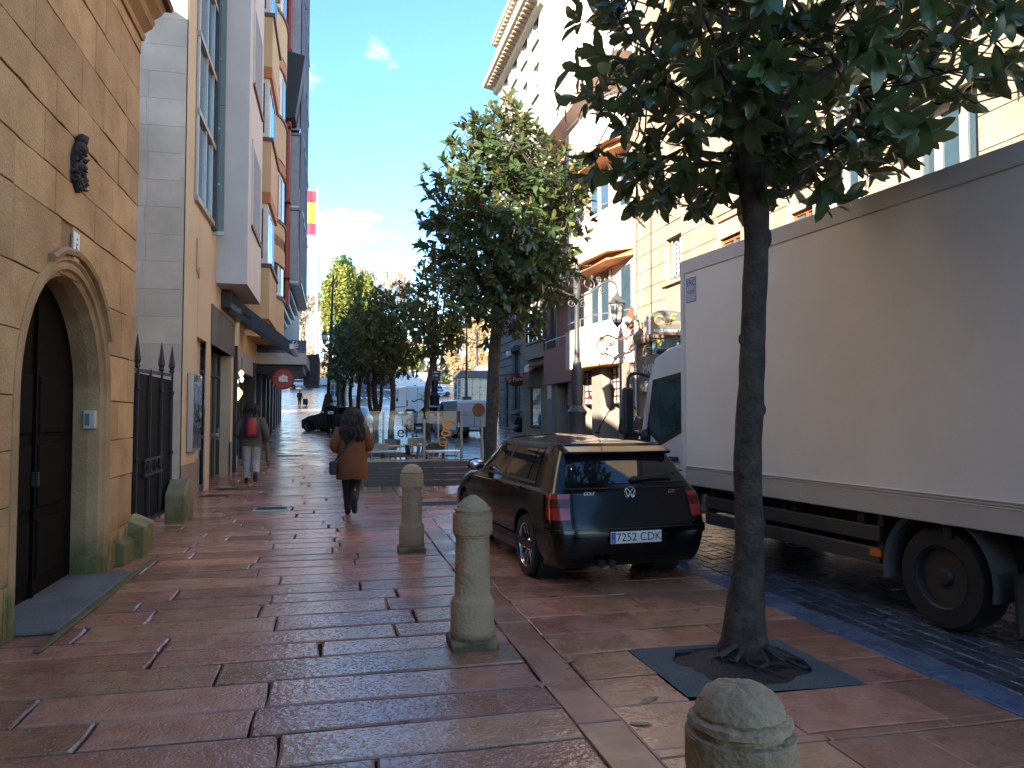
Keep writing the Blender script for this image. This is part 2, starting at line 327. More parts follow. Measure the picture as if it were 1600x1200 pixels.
# parking bay
bay = sheet('parking_bay', 1.5, lambda q: RL(q), -6, 80, -.016, M['joint'], kind='structure')
PX0, PX1, PY0, PY1 = 1.98, 3.12, 4.06, 5.0
rows = [1.5]
while rows[-1] < 3.5: rows.append(rows[-1]+random.uniform(.42, .62))
rows[-1] = 3.5; rows += [PY0, 4.5, PY1]
while rows[-1] < 21: rows.append(rows[-1]+random.uniform(.40, .62))
for y0, y1 in zip(rows[:-1], rows[1:]):
    segs = [(1.5, RL(y0))]
    if y0 >= PY0-.01 and y1 <= PY1+.01: segs = [(1.5, PX0), (PX1, RL(y0))]
    for a, b_ in segs:
        x = a
        while x < b_-.01:
            x2 = x+random.uniform(.45, .95)
            if b_-x2 < .3: x2 = b_
            slab(x, x2, y0, y1, M['bay'], bay, 'bay_slab', .010, gap=.004, gy=1.8); x = x2
sheet('bay_paving', 1.5, lambda q: RL(q), rows[-1], 80, -.002, M['slabfar'], bay)
# flush kerb and sett roadway
kb = sheet('kerb', lambda q: RL(q), lambda q: RL(q)+.27, -6, 70, -.02, M['joint'], kind='structure')
y = 2.
while y < 16:
    h = random.uniform(.9, 1.4); slab(3.6, 3.87, y, y+h, M['kerb'], kb, 'kerb_stone', .003, gap=.002); y += h
sheet('kerb_line', lambda q: RL(q), lambda q: RL(q)+.27, y, 70, -.004, M['kerb'], kb)
rd = sheet('road', lambda q: RL(q)+.27, lambda q: RR(q), -6, 118, -.024, M['asphalt'], kind='structure')
x = 3.87; k = 0; nset = 0
while x < 4.85:
    w = random.uniform(.115, .14); y = 2.9+random.uniform(0, .2)
    while y < 9.6 and nset < 300:
        h = random.uniform(.18, .26); slab(x, x+w, y, y+h, M['sett'], rd, 'granite_sett', .004, th=.04, ch=.007, tilt=.004, gap=.004); y += h; nset += 1
    x += w
b = MB()
for i in range(1500):          # the setts further in, under and behind the lorry
    pass
xs = np.arange(4.9, 7.6, .13)
for xx in xs:
    yy = 2.5+random.uniform(0, .2)
    while yy < 14:
        h = random.uniform(.18, .26); z = ground(yy)-.006+random.uniform(-.003, .003); a = .005
        b.add([(xx+a, yy+a, z), (xx+.13-a, yy+a, z), (xx+.13-a, yy+h-a, z), (xx+a, yy+h-a, z), (xx, yy, z-.015), (xx+.13, yy, z-.015), (xx+.13, yy+h, z-.015), (xx, yy+h, z-.015)], [(0,1,2,3), (4,5,1,0), (5,6,2,1), (6,7,3,2), (7,4,0,3)]); yy += h
tag(b.build('granite_setts', M['sett'], rd, fix=False), kind='stuff')
sheet('asphalt', lambda q: RL(q)+.27, lambda q: RR(q), 14, 118, -.006, M['asphalt'], rd)
tag(sheet('cross_street', -120, 120, 117, 140, -.004, M['asphalt'], kind='structure'))
for i in range(9):             # zebra crossing
    x = 1.2+i*1.05; MB().add([(x, 103, ground(103)+.002), (x+.55, 103, ground(103)+.002), (x+.55, 108, ground(108)+.002), (x, 108, ground(108)+.002)], [(0,1,2,3)]).build('crossing_stripe', M['white'], rd, fix=False)
rs = sheet('far_pavement', lambda q: RR(q), 26, -6, 118, .004, M['slabfar'], kind='structure')
# manhole and drain covers let into the pavement
def cover(px, py, w, h, label):
    p = G(px, py); t = thing('drain_cover', label, 'drain cover', (p.x, p.y, p.z), 0)
    MB().box((-w/2, -h/2, -.004), (w/2, h/2, .006)).build('plate', M['iron'], t, bevel=.003)
    f = MB()
    for s in (-1, 1): f.box((-w/2-.02, s*(h/2+.012)-.012, -.004), (w/2+.02, s*(h/2+.012)+.012, .009)); f.box((s*(w/2+.012)-.012, -h/2, -.004), (s*(w/2+.012)+.012, h/2, .009))
    f.build('frame', M['alu'] if w > .45 else M['iron'], t)
    for i in range(5): MB().box((-w/2+.04, -h/2+h*(i+.7)/6, .006), (w/2-.04, -h/2+h*(i+.7)/6+.012, .010)).build('rib', M['iron'], t)
cover(424, 795, .5, .42, 'square metal cover in the pavement left of the coated pedestrian')
cover(356, 764, .44, .26, 'far one of two small drain grates near the shop entrance')
cover(338, 775, .44, .24, 'near one of two small drain grates near the shop entrance')
cover(690, 787, .9, .7, 'wide pink-framed access cover beside the terrace screen')
cover(453, 712, .9, .5, 'thin drain line in the pavement far beyond the backpacker')
# tree pit
pit = MB(); P4 = [(PX0, PY0+.03), (PX1, PY0-.02), (PX1, PY1), (PX0, PY1)]
nn = 40; out = []; inn = []
for i in range(nn):
    t = i/nn*4; k = int(t); f = t-k; a, d = P4[k], P4[(k+1) % 4]; out.append((a[0]+(d[0]-a[0])*f, a[1]+(d[1]-a[1])*f))
for ox, oy in out:
    cx, cy = 2.6, 4.57; ang = math.atan2(oy-cy, ox-cx); dd = math.hypot(ox-cx, oy-cy)
    r = min(dd*.80, .43+.05*math.sin(3*ang+1)+.03*math.sin(7*ang)); inn.append((cx+r*math.cos(ang), cy+r*math.sin(ang)))
pv = [(x, y, .004+random.uniform(-.003, .003)) for x, y in out]+[(x, y, .006) for x, y in inn]+[(x, y, -.05) for x, y in inn]
pit.add(pv, [(i, (i+1) % nn, nn+(i+1) % nn, nn+i) for i in range(nn)]+[(nn+i, nn+(i+1) % nn, 2*nn+(i+1) % nn, 2*nn+i) for i in range(nn)])
tp = pit.build('tree_pit', M['gravel'], fix=False); tag(tp, kind='structure')
sb = MB(); rr = [0, .15, .3, .47]
sb.v.append((2.6, 4.57, .02))
for r in rr[1:]:
    for j in range(24): a = j/24*6.283; sb.v.append((2.6+r*math.cos(a)*1.1, 4.57+r*math.sin(a), .0+.03*(1-r/.47)+random.uniform(-.015, .01)-.03*(r > .4)))
sb.f += [(0, 1+j, 1+(j+1) % 24) for j in range(24)]
for i in range(2): sb.f += [(1+i*24+j, 1+(i+1)*24+j, 1+(i+1)*24+(j+1) % 24, 1+i*24+(j+1) % 24) for j in range(24)]
tag(sb.build('soil', M['soil'], tp, smooth=True), kind='stuff')
# fallen leaves
M['deadleaf'] = mat('fallen_leaf', (.22, .13, .06), .5, .3, 20, c2=(.34, .24, .13))
def fallen(px, py, rz, s, label):
    p = G(px, py); o = MB().add([(-.5, 0, .02), (-.2, .17, .06), (.2, .16, .09), (.5, 0, .02), (.2, -.15, .10), (-.2, -.17, .04), (0, 0, .0)], [(0,6,1), (1,6,2), (2,6,3), (3,6,4), (4,6,5), (5,6,0)]).build('fallen_leaf', M['deadleaf'], smooth=True)
    o.location = (p.x, p.y, p.z+.003); o.rotation_euler = (0, 0, rz); o.scale = (s, s, s*.5); tag(o, label, 'leaf', 'leaves fallen on the paving')
fallen(860, 932, .3, .15, 'dry leaf on the red paving behind the black hatchback')
fallen(796, 978, 1.1, .09, 'small orange leaf just right of the middle stone bollard')
fallen(890, 1035, .2, .10, 'pale leaf on the paving between middle bollard and tree pit')
fallen(846, 1071, 1.4, .11, 'grey curled leaf at the pavement channel edge')
fallen(1015, 1095, .5, .16, 'pale curled leaf on paving left of the nearest bollard')
fallen(1000, 1133, -.4, .13, 'lowest dry leaf on paving left of the nearest bollard')
fallen(634, 1126, 0, .07, 'small bluish wet leaf on a slab in the foreground')
fallen(120, 973, .2, .05, 'tiny pale scrap on the slabs near the arched doorway')
# ================================================================== LEFT SIDE: STONE HOUSE WITH ARCH
M['gold'] = stone_block_mat('golden_sandstone', (.41, .25, .108), (.52, .35, .175), stain=(.29, .155, .065), rnd=.17, bump=.7, moss=(.075, .085, .018), mossz=.7)
M['goldm'] = stone_block_mat('golden_mortar', (.20, .12, .055), (.32, .21, .11), rnd=0, bump=.6)
M['goldtrim'] = stone_block_mat('moulded_sandstone', (.34, .21, .10), (.44, .29, .15), stain=(.16, .09, .04), rnd=.06, bump=.5, moss=(.07, .08, .02), mossz=.6)
M['mossy'] = stone_block_mat('mossy_stone', (.24, .195, .10), (.33, .28, .16), rnd=.1, bump=.6, moss=(.10, .10, .026), mossz=.75)
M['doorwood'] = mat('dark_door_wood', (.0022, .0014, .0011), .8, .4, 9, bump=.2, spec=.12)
M['tileroof'] = mat('brown_roof_tile', (.11, .05, .03), .8, .3, 6)
WX = -2.25                                   # street face of the stone house
AC, AHW, ASP = 7.2, .80, 1.62                # arch centre, half width, springing height (inner edge of moulding)
p1_ = atX(40, 560, WX); p2_ = atX(150, 560, WX)
Y0a, Y1a = atX(28, 700, WX).y, atX(158, 700, WX).y
AC = (Y0a+Y1a)/2; AHW = (Y1a-Y0a)/2; ATOP = atX(92, 425, WX).z; ASP = ATOP-AHW
YEND = atX(211, 400, WX).y; ZC = atX(221, 70, WX).z
hA = thing('arched_stone_house', 'golden sandstone house with a dark arched doorway at the left edge', 'house', (WX, AC, 0))
def hw(z, r=AHW): return r if z <= ASP else math.sqrt(max(0, r*r-(z-ASP)**2))
RO = AHW+.17                                 # outer edge of the moulding
def blockpoly(poly, d0, d1, m, name, par):
    e = []
    for i, p in enumerate(poly):
        q = poly[(i+1) % len(poly)]; l = math.hypot(q[0]-p[0], q[1]-p[1]); k = max(1, int(l/.16)); e.append(p)
        for j in range(1, k): e.append((p[0]+(q[0]-p[0])*j/k+random.uniform(-.009, .007), p[1]+(q[1]-p[1])*j/k+random.uniform(-.009, .007)))
    poly = e if len(poly) <= 4 else poly
    b = MB(); ins = .007; cy = sum(p[0] for p in poly)/len(poly); cz = sum(p[1] for p in poly)/len(poly); n = len(poly)
    f = lambda p, k, x: (x, p[0]+(cy-p[0])*k, p[1]+(cz-p[1])*k)
    vs = [f(p, .0, WX-.05) for p in poly]+[f(p, .004, WX+d0) for p in poly]+[f(p, .02, WX+d1) for p in poly]
    b.add(vs, [(i, (i+1) % n, n+(i+1) % n, n+i) for i in range(n)]+[(n+i, n+(i+1) % n, 2*n+(i+1) % n, 2*n+i) for i in range(n)]+[tuple(2*n+i for i in range(n))])
    return b.build(name, m, par, world=True)
z = 0.; course = 0; YB = 3.2
while z < ZC-.02:
    h = random.choice([.36, .42, .48, .55, .40]); z1 = min(z+h, ZC)
    if ZC-z1 < .15: z1 = ZC
    y = YB-random.uniform(0, .6); cuts = []
    while y < YEND-.25: cuts.append(y); y += random.uniform(.5, 1.15)
    cuts.append(YEND)
    if z < ASP+RO:                            # keep joints off the crown of the arch
        cuts = [c for c in cuts if abs(c-AC) > .25 or z >= ASP+RO]
    for a, c in zip(cuts[:-1], cuts[1:]):
        g = .004; a2, c2, zb, zt = a+g, c-g, z+g, z1-g; zs = [zb+(zt-zb)*i/5 for i in range(6)]
        polys = []
        if zb >= ASP+RO or c2 <= AC-RO or a2 >= AC+RO: polys = [[(a2, zb), (c2, zb), (c2, zt), (a2, zt)]]
        else:
            if a2 < AC-hw(zb, RO)-.02:
                e = [(min(c2, AC-hw(q, RO)), q) for q in zs]
                if min(c2, AC-hw(zt, RO))-a2 > .03: polys.append([(a2, zb)]+e+[(a2, zt)])
            elif a2 < AC and hw(zt, RO) < AC-a2: pass
            if c2 > AC+hw(zb, RO)+.02:
                e = [(max(a2, AC+hw(q, RO)), q) for q in reversed(zs)]
                polys.append([(c2, zb), (c2, zt)]+e)
            if not polys and zt > ASP+RO*.6:
                # a stone lying wholly over the curve
                low = [(q, ASP+math.sqrt(max(0, RO*RO-(q-AC)**2))) for q in np.linspace(a2, c2, 7)]
                low = [(q, max(zb, w)) for q, w in low]
                if all(w < zt-.01 for _, w in low): polys.append(low+[(c2, zt), (a2, zt)])
        for p in polys:
            d = random.uniform(-.003, .007); blockpoly([(u+random.uniform(-.007, .007), v+random.uniform(-.005, .005)) for u, v in p], d+.011, d+.017, M['gold'], 'stone_block', hA)
    z = z1; course += 1
# mortar backing with the arch left open
b = MB(); zs = list(np.linspace(0, ASP, 4))+[ASP+AHW*math.sin(t) for t in np.linspace(.1, math.pi/2-.001, 12)]
for q, w in zip(zs[:-1], zs[1:]):
    for s in (-1, 1):
        e0, e1 = AC+s*hw(q, AHW+.05), AC+s*hw(w, AHW+.05); far = YEND if s > 0 else YB-1
        b.add([(WX, e0, q), (WX, far, q), (WX, far, w), (WX, e1, w)], [(0,1,2,3)])
b.add([(WX, YB-1, zs[-1]), (WX, YEND, zs[-1]), (WX, YEND, ZC), (WX, YB-1, ZC)], [(0,1,2,3)])
b.build('mortar', M['goldm'], hA, world=True)
# mouldings round the arch: stepped bands swept along the opening
path = [(AC+hw(0), 0.0, 0)]+[(0, 0, 0)]
def arch_sweep(name, prof, m):
    pts = [(1, q) for q in (0., .5, 1.1)]
    ang = list(np.linspace(0, math.pi, 25)); rings = []
    for zz in (0., .5, 1.0, ASP-.05): rings.append([(x, AC+(AHW+r), zz) for r, x in prof])
    for a in ang: rings.append([(x, AC+(AHW+r)*math.cos(a), ASP+(AHW+r)*math.sin(a)) for r, x in prof])
    for zz in (ASP-.05, 1.0, .5, 0.): rings.append([(x, AC-(AHW+r), zz) for r, x in prof])
    MB().loft(rings, cap=True).build(name, m, hA, world=True)
arch_sweep('arch_moulding', [(.18, WX-.05), (.18, WX+.03), (.14, WX+.045), (.12, WX+.02), (.09, WX+.035), (.06, WX+.028), (.05, WX+.0), (.0, WX-.02), (-.02, WX-.12), (.0, WX-.30), (.16, WX-.30)], M['goldtrim'])
# drip mould over the crown
rings = []
for a in np.linspace(R(28), R(118), 14):
    jit = random.uniform(-.01, .01); rings.append([(x, AC+(AHW+r+jit)*math.cos(a), ASP+(AHW+r+jit)*math.sin(a)) for r, x in [(.185, WX-.02), (.19, WX+.07), (.225, WX+.085), (.25, WX+.06), (.25, WX-.02)]])
MB().loft(rings).build('drip_mould', M['goldtrim'], hA, world=True)
# door set back in the dark passage
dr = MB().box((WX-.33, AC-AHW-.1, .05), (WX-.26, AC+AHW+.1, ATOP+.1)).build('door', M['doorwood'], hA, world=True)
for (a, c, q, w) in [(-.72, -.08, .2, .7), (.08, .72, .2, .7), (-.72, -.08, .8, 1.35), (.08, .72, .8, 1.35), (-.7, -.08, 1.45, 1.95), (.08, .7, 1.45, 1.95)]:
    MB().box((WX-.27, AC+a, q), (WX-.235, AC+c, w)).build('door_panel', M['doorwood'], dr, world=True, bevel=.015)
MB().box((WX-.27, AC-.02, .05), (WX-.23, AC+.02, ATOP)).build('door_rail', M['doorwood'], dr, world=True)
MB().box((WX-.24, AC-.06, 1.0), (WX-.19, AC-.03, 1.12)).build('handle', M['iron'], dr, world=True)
MB().box((WX-.8, AC-AHW-.02, 0), (WX+.30, AC+AHW+.05, .045)).build('threshold', stone_block_mat('grey_threshold', (.10, .10, .095), (.16, .155, .14), rnd=0), hA, world=True, bevel=.01)
MB().box((WX+.30, AC-AHW-.5, .0), (WX+.35, YEND-.2, .025)).build('step_edge', M['goldtrim'], hA, world=True, bevel=.01)
# plinth stones, the far one mossy
for (a, c, h, pr) in [(YEND-.62, YEND-.15, .28, .10), (YEND-.13, YEND+.42, .44, .18)]:
    MB().prism([(WX-.05, 0), (WX+pr, 0), (WX+pr, h*.78), (WX-.02, h), (WX-.05, h)], lambda u, v, w: (u, w, v), a, c).build('plinth_stone', M['mossy'], hA, world=True, bevel=.012)
# cornice and eave
MB().prism([(WX-.1, 0), (WX+.05, 0), (WX+.07, .05), (WX+.05, .09), (WX+.14, .16), (WX+.17, .22), (WX+.14, .25), (WX+.24, .33), (WX+.28, .40), (WX-.1, .40)], lambda u, v, w: (u, w, ZC+v), YB-1, YEND).build('cornice', M['goldtrim'], hA, world=True)
MB().prism([(WX+.34, .40), (WX+.36, .45), (-7.2, 5.3), (-12, 1.0), (-12, .4)], lambda u, v, w: (u, w, ZC+v), -3.9, YEND+.05).build('roof', M['tileroof'], hA, world=True)  # ridge is out of view, raised to shade more of the street
MB().box((-12, -3.9, 0), (WX-.86, YEND-.02, ZC+.4)).build('house_body', M['goldm'], hA, world=True)
MB().box((WX-.86, AC+AHW+.2, 0), (WX-.01, YEND-.02, ZC+.4)).build('side_wall', M['goldm'], hA, world=True)
MB().box((WX-.86, -3.9, 0), (WX-.01, AC-AHW-.2, ZC+.4)).build('front_wall', M['goldm'], hA, world=True)
MB().box((WX-.86, AC-AHW-.2, ATOP+.14), (WX-.01, AC+AHW+.2, ZC+.4)).build('lintel_wall', M['goldm'], hA, world=True)
# intercom, house number, coat of arms
q = atX(128, 656, WX)
t = thing('intercom', 'small grey intercom box on the jamb of the arched door', 'intercom', (WX+.0, AC+AHW-.03, q.z))
MB().box((-.15, -.05, -.09), (-.04, .035, .09)).build('housing', mat('intercom_grey', (.42, .42, .38), .5), t, bevel=.01)
MB().box((-.13, -.056, -.06), (-.09, -.05, .06)).build('keypad', mat('intercom_green', (.10, .14, .11), .4), t)
q = atX(113, 386, WX)
t = thing('house_number', 'white tile with a house number above the arch', 'number plate', (WX+.024, q.y, q.z))
MB().box((0, -.075, -.125), (.014, .075, .125)).build('tile', M['white'], t, bevel=.004)
text('5', .13, M['black'], t, (.015, 0, -.02), (0, 1, 0), (0, 0, 1), 'numeral', .001)
MB().box((.0142, -.015, .06), (.016, .015, .075)).build('mark', M['black'], t)
q = atX(117, 254, WX)
t = thing('coat_of_arms', 'dark weathered carved coat of arms on the golden wall', 'carving', (WX, q.y, q.z))
cm = mat('dark_weathered_stone', (.022, .02, .022), .7, .5, 14, bump=1, bscale=45)
t.scale = (1, .8, .76); t.location.y -= .05; t.location.z -= .04
MB().prism([(-.15, -.20), (0, -.33), (.15, -.2), (.17, .12), (.1, .2), (-.12, .19), (-.17, .05)], lambda u, v, w: (w, u, v), 0, .07).build('shield', cm, t, bevel=.02)
b = MB(); b.ell((.07, 0, .30), (.05, .07, .075)); b.ell((.06, 0, .2), (.06, .12, .08)); b.ell((.07, .03, .33), (.05, .04, .05)); b.build('helmet', cm, t, smooth=True)
b = MB()
for i in range(60):
    a = random.uniform(0, 6.28); r = random.uniform(.10, .185); p = Vector((.05, r*math.cos(a), -.03+1.7*r*math.sin(a))); b.bar(p, p+Vector((random.uniform(0, .045), random.uniform(-.05, .05), random.uniform(-.05, .05))), random.uniform(.02, .05), random.uniform(.015, .035))
tag(b.build('scrollwork', cm, t), kind='stuff')
b = MB()
for i in range(10): b.ell((.075, random.uniform(-.09, .09), random.uniform(-.2, .12)), (.03, random.uniform(.015, .035), random.uniform(.02, .04)), 7, 5)
tag(b.build('relief', cm, t, smooth=True), kind='stuff')
# ================================================================== IRON GATE AND GUARD STONE
M['b2tile'] = stone_block_mat('pale_stone_cladding', (.50, .42, .31), (.58, .49, .37), rnd=.07, bump=.08)
M['cream'] = mat('cream_render', (.54, .43, .285), .8, .06, .8, c2=(.59, .48, .33))
M['greyclad'] = mat('grey_stone_base', (.24, .21, .17), .6, .15, 3)
M['gatesheet'] = mat('black_gate_sheet', (.004, .004, .0045), .7, .3, 5, spec=.15)
GX = -2.42; ga = atX(205, 700, GX).y; gb = atX(266, 700, GX).y; gz0 = atX(210, 574, GX).z; gz1 = atX(267, 583, GX).z
t = thing('iron_gate', 'black sheet iron gate with spear finials beside the arched house', 'gate', (GX, ga, 0))
for i in range(3):
    a = ga+(gb-ga)*i/3; c = ga+(gb-ga)*(i+1)/3
    MB().box((GX-.02, a+.004, .16), (GX, c-.004, min(gz0, gz1)-.06)).build('sheet_panel', M['gatesheet'], t, world=True)
MB().bar((GX, ga, gz0-.03), (GX, gb, gz1-.03), .05, .04).build('top_rail', M['iron'], t, world=True)
MB().bar((GX+.01, ga, .2), (GX+.01, gb, .2), .05, .04).build('bottom_rail', M['iron'], t, world=True)
for i, f in enumerate((.06, .36, .66, .97)):
    y = ga+(gb-ga)*f; zt = gz0+(gz1-gz0)*f
    MB().bar((GX+.025, y, .15), (GX+.025, y, zt), .03).build('bar', M['iron'], t, world=True)
    if i != 1 or True:
        if f in (.06, .66, .97) or i == 1:
            if i == 1: continue
            MB().lathe([(.022, 0), (.045, .02), (.03, .05), (.05, .1), (.004, .42)], 6, (GX+.015, y, zt)).build('spear_finial', M['iron'], t, world=True)
    for zz in (1.05, 1.95): MB().ell((GX+.03, y, zz), (.03, .03, .04), 8, 5).build('knuckle', M['iron'], t, world=True)
ya, yb = ga+(gb-ga)*.36, ga+(gb-ga)*.66
for zz in (.82, 1.02): MB().bar((GX+.03, ya-.3, zz), (GX+.03, yb+.1, zz), .02, .035).build('frieze_rail', M['iron'], t, world=True)
for k in range(4):
    y = ya-.2+k*.3; MB().tube([(GX+.035, y+.07*math.cos(a), .92+.07*math.sin(a)) for a in np.linspace(0, 5.6, 12)], .01, 5).build('frieze_scroll', M['iron'], t, world=True)
y = gb-.15
o = MB().prism([(-.36, 0), (.36, 0), (.36, .42), (.0, .62), (-.36, .42)], lambda u, v, w: (w, u, v), -.02, .26).build('guard_stone', M['mossy'], bevel=.02)
o.location = (GX+.05, y, .03); tag(o, 'moss covered gabled guard stone at the far end of the iron gate', 'stone block')
MB()
# unseen house added on the left, behind the viewer, to shade the street
t = thing('shading_house', 'unseen cream house added beyond the left edge of view for shade', 'house', (-8, -20, 0))
MB().box((-14, -45, 0), (-2.35, -3.7, 9.2)).build('wall', M['cream'], t, world=True)
MB().box((-14.2, -45, 9.2), (-2.0, -3.72, 9.45)).build('eave', M['goldtrim'], t, world=True)
for i in range(6):
    for k in range(2):
        y = -42+i*6.5; w = MB().box((-2.36, y, 1.5+k*3.6), (-2.3, y+1.3, 3.6+k*3.6)).build('window', M['white'], t, world=True)
        MB().box((-2.3, y+.1, 1.6+k*3.6), (-2.285, y+1.2, 3.5+k*3.6)).build('pane', M['glass'], w, world=True)
# ================================================================== MODERN HOUSE WITH PALE CLADDING
BX = -2.5; BY = 14.0
def BXY(px, py): return atX(px, py, BX)
h2 = thing('pale_clad_house', 'pale stone clad house with cream front and projecting white volume', 'house', (BX, BY, 0))
MB().box((-10, BY+.03, 0), (BX-1.6, BY+8, 3.1)).build('lower_body', M['cream'], h2, world=True)
MB().box((-10, BY+.03, 3.1), (BX-.02, BY+8, 19)).build('house_body', M['cream'], h2, world=True)
MB().box((BX-1.6, BY+.03, 0), (BX-.02, BXY(305, 700).y, 3.1)).build('corner_body', M['cream'], h2, world=True)
z = 0.; r = 0
while z < 11.5:
    h = .47; w = random.uniform(.5, .75); x = BX
    while x > -5:
        x2 = x-(w if r % 2 == 0 else .62)
        b = MB().box((x2+.0015, BY, z+.0015), (x-.0015, BY+.03, z+h-.0015)).build('cladding_tile', M['b2tile'], h2, world=True, bevel=.0015, seg=1)
        x = x2; w = .62
    z += h; r += 1
MB().box((-5, BY+.01, 11.5), (BX, BY+.03, 19)).build('upper_cladding', M['b2tile'], h2, world=True)
ye1 = BXY(326, 700).y                               # cream pier, then shop front recesses
MB().box((BX-.02, BY+.0, .75), (BX, BXY(305, 700).y, 19)).build('cream_pier', M['cream'], h2, world=True)
MB().box((BX-.02, BY, .06), (BX+.005, BXY(305, 700).y, .75)).build('pier_base', M['greyclad'], h2, world=True)
ys, ye = BXY(307, 600).y, BXY(322, 600).y
MB().box((BX-.02, ys, 3.1), (BX, BY+8, 19)).build('cream_wall', M['cream'], h2, world=True)
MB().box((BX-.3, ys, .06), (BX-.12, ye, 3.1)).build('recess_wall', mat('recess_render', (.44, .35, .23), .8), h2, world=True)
MB().box((BX-.29, ys, .06), (BX-.10, ye, .75)).build('recess_base', M['greyclad'], h2, world=True)
MB().box((BX-.02, ye, .06), (BX, ye+.55, 3.1)).build('shop_pier', M['cream'], h2, world=True)
# wall drawing loop of cable
b = MB().tube([(BX+.02, BXY(313, 0).y, 4.9), (BX+.02, BXY(313, 0).y, 4.3), (BX+.02, BXY(317, 0).y, 4.2), (BX+.02, BXY(317, 0).y, 4.4)], .012, 5).build('cable', mat('cable_beige', (.35, .28, .18), .6), h2, world=True)
# glazed strip window and glass fin
ya, yb = BXY(306, 200).y, BXY(334, 200).y; zb = 5.62
wn = MB().box((BX-.0, ya, zb), (BX+.02, yb, 13)).build('strip_window', M['bglass'], h2, world=True)
fr = mat('bronze_frame', (.33, .29, .23), .4, .1)
for zz in (zb-.08, 7.15, 8.6, 10.1, 11.6, 13): MB().box((BX, ya-.05, zz), (BX+.07, yb+.05, zz+.10)).build('transom', fr, wn, world=True)
for f in (0, .42, .8): MB().box((BX+.01, ya+(yb-ya)*f-.03, zb), (BX+.055, ya+(yb-ya)*f+.03, 13)).build('mullion', M['alu'], wn, world=True)
MB().box((BX+.0, yb-.1, zb-.12), (BX+.10, yb+.1, 13)).build('metal_post', mat('dark_blue_metal', (.05, .06, .075), .35, .1), h2, world=True)
gf = mat('green_glass_fin', (.17, .215, .19), .12, .08, spec=.7)
fy = yb+.12
for k, (q, w) in enumerate([(5.5, 8.2), (8.22, 10.9), (10.92, 13.6)]): MB().box((BX+.02, fy, q), (BX+.21, fy+.04, w)).build('glass_fin', gf, h2, world=True)
MB().box((BX+.0, fy-.02, 5.42), (BX+.22, fy+.05, 5.5)).build('fin_base', M['alu'], h2, world=True)
for q in (6.5, 7.7, 9.2, 10.4):
    MB().cbox((BX+.1, fy-.012, q), (.04, .02, .04)).build('fin_bolt', M['chrome'], h2, world=True)
# white projecting volume
vy = fy+.55; vy2 = vy+3.2; vx = xat(383, vy); vz = atY(360, 443, vy).z
wc = mat('white_concrete', (.52, .50, .48), .75, .06, 1.2)
MB().prism([(vy, vz), (vy2, vz), (vy2, 19), (vy, 19)], lambda u, v, w: (w, u, v), BX-.05, vx).build('white_volume', wc, h2, world=True)
for k in range(4):
    z0 = vz+1.5+k*3.3
    w = MB().box((vx-.02, vy+.7, z0), (vx+.004, vy2-.35, z0+1.9)).build('loggia_shade_panel', mat('loggia_shade', (.16, .15, .145), .6, .2), h2, world=True)  # flat panel, the shade of a deep opening is in its grey
    MB().box((vx, vy+.66, z0-.09), (vx+.05, vy2-.3, z0)).build('sill', mat('brown_sill', (.14, .07, .04), .6), w, world=True)
    MB().box((vx, vy+.6, z0-.04), (vx+.035, vy+.7, z0+1.95)).build('window_frame', wc, w, world=True)
# display case on the cream pier
q = BXY(299, 640)
t = thing('display_case', 'wall mounted steel display case with a blue poster on the cream pier', 'display case', (BX, q.y, q.z))
hy = (BXY(305, 640).y-BXY(291, 640).y)/2
MB().box((.005, -hy, -.75), (.10, hy, .65)).build('case', M['alu'], t, bevel=.01)
MB().box((.10, -hy+.05, -.68), (.106, hy-.03, .60)).build('poster', mat('blue_poster', (.03, .06, .16), .2, .9, 9, c2=(.35, .42, .5)), t)
MB().box((.108, -hy+.03, -.7), (.112, hy-.02, .62)).build('pane', M['clear'], t)
# ================================================================== LEFT SIDE: SHOP, ORANGE HOUSE, GLAZED HOUSE
def wl(y): return LW(y)                              # X of the house fronts at Y
sy0, sy1 = ye+.55, 20.3
# shop door between the piers
dk = MB().box((BX-.32, sy0, .06), (BX-.28, sy1, 3.1)).build('shop_door', M['glass'], h2, world=True)
for f in (0, .25, .5, .75, 1): MB().box((BX-.29, sy0+(sy1-sy0)*f-.03, .06), (BX-.24, sy0+(sy1-sy0)*f+.03, 3.1)).build('door_frame', mat('brown_door_frame', (.10, .075, .05), .5) if f in (.5, .75) else M['black'], dk, world=True)
for zz in (.10, 1.15, 2.55, 3.05): MB().box((BX-.29, sy0, zz-.03), (BX-.235, sy1, zz+.03)).build('door_rail', M['black'], dk, world=True)
MB().box((BX-.24, sy1-.5, 1.0), (BX-.19, sy1-.46, 1.3)).build('handle', M['chrome'], dk, world=True)
MB().box((BX-.3, sy1, .06), (BX+.01, sy1+.45, 3.1)).build('beige_pier', M['cream'], h2, world=True)
MB().box((BX-.02, sy1, .06), (BX+.016, sy1+.45, .95)).build('beige_pier_base', M['greyclad'], h2, world=True)
MB().box((BX-.05, sy1+.45, .06), (BX+.10, sy1+.62, 3.4)).build('black_post', M['black'], h2, world=True)
MB().box((BX-.25, sy0-.05, 3.1), (BX+.03, sy1+.45, 3.95)).build('fascia', mat('grey_fascia', (.10, .095, .09), .6), h2, world=True)
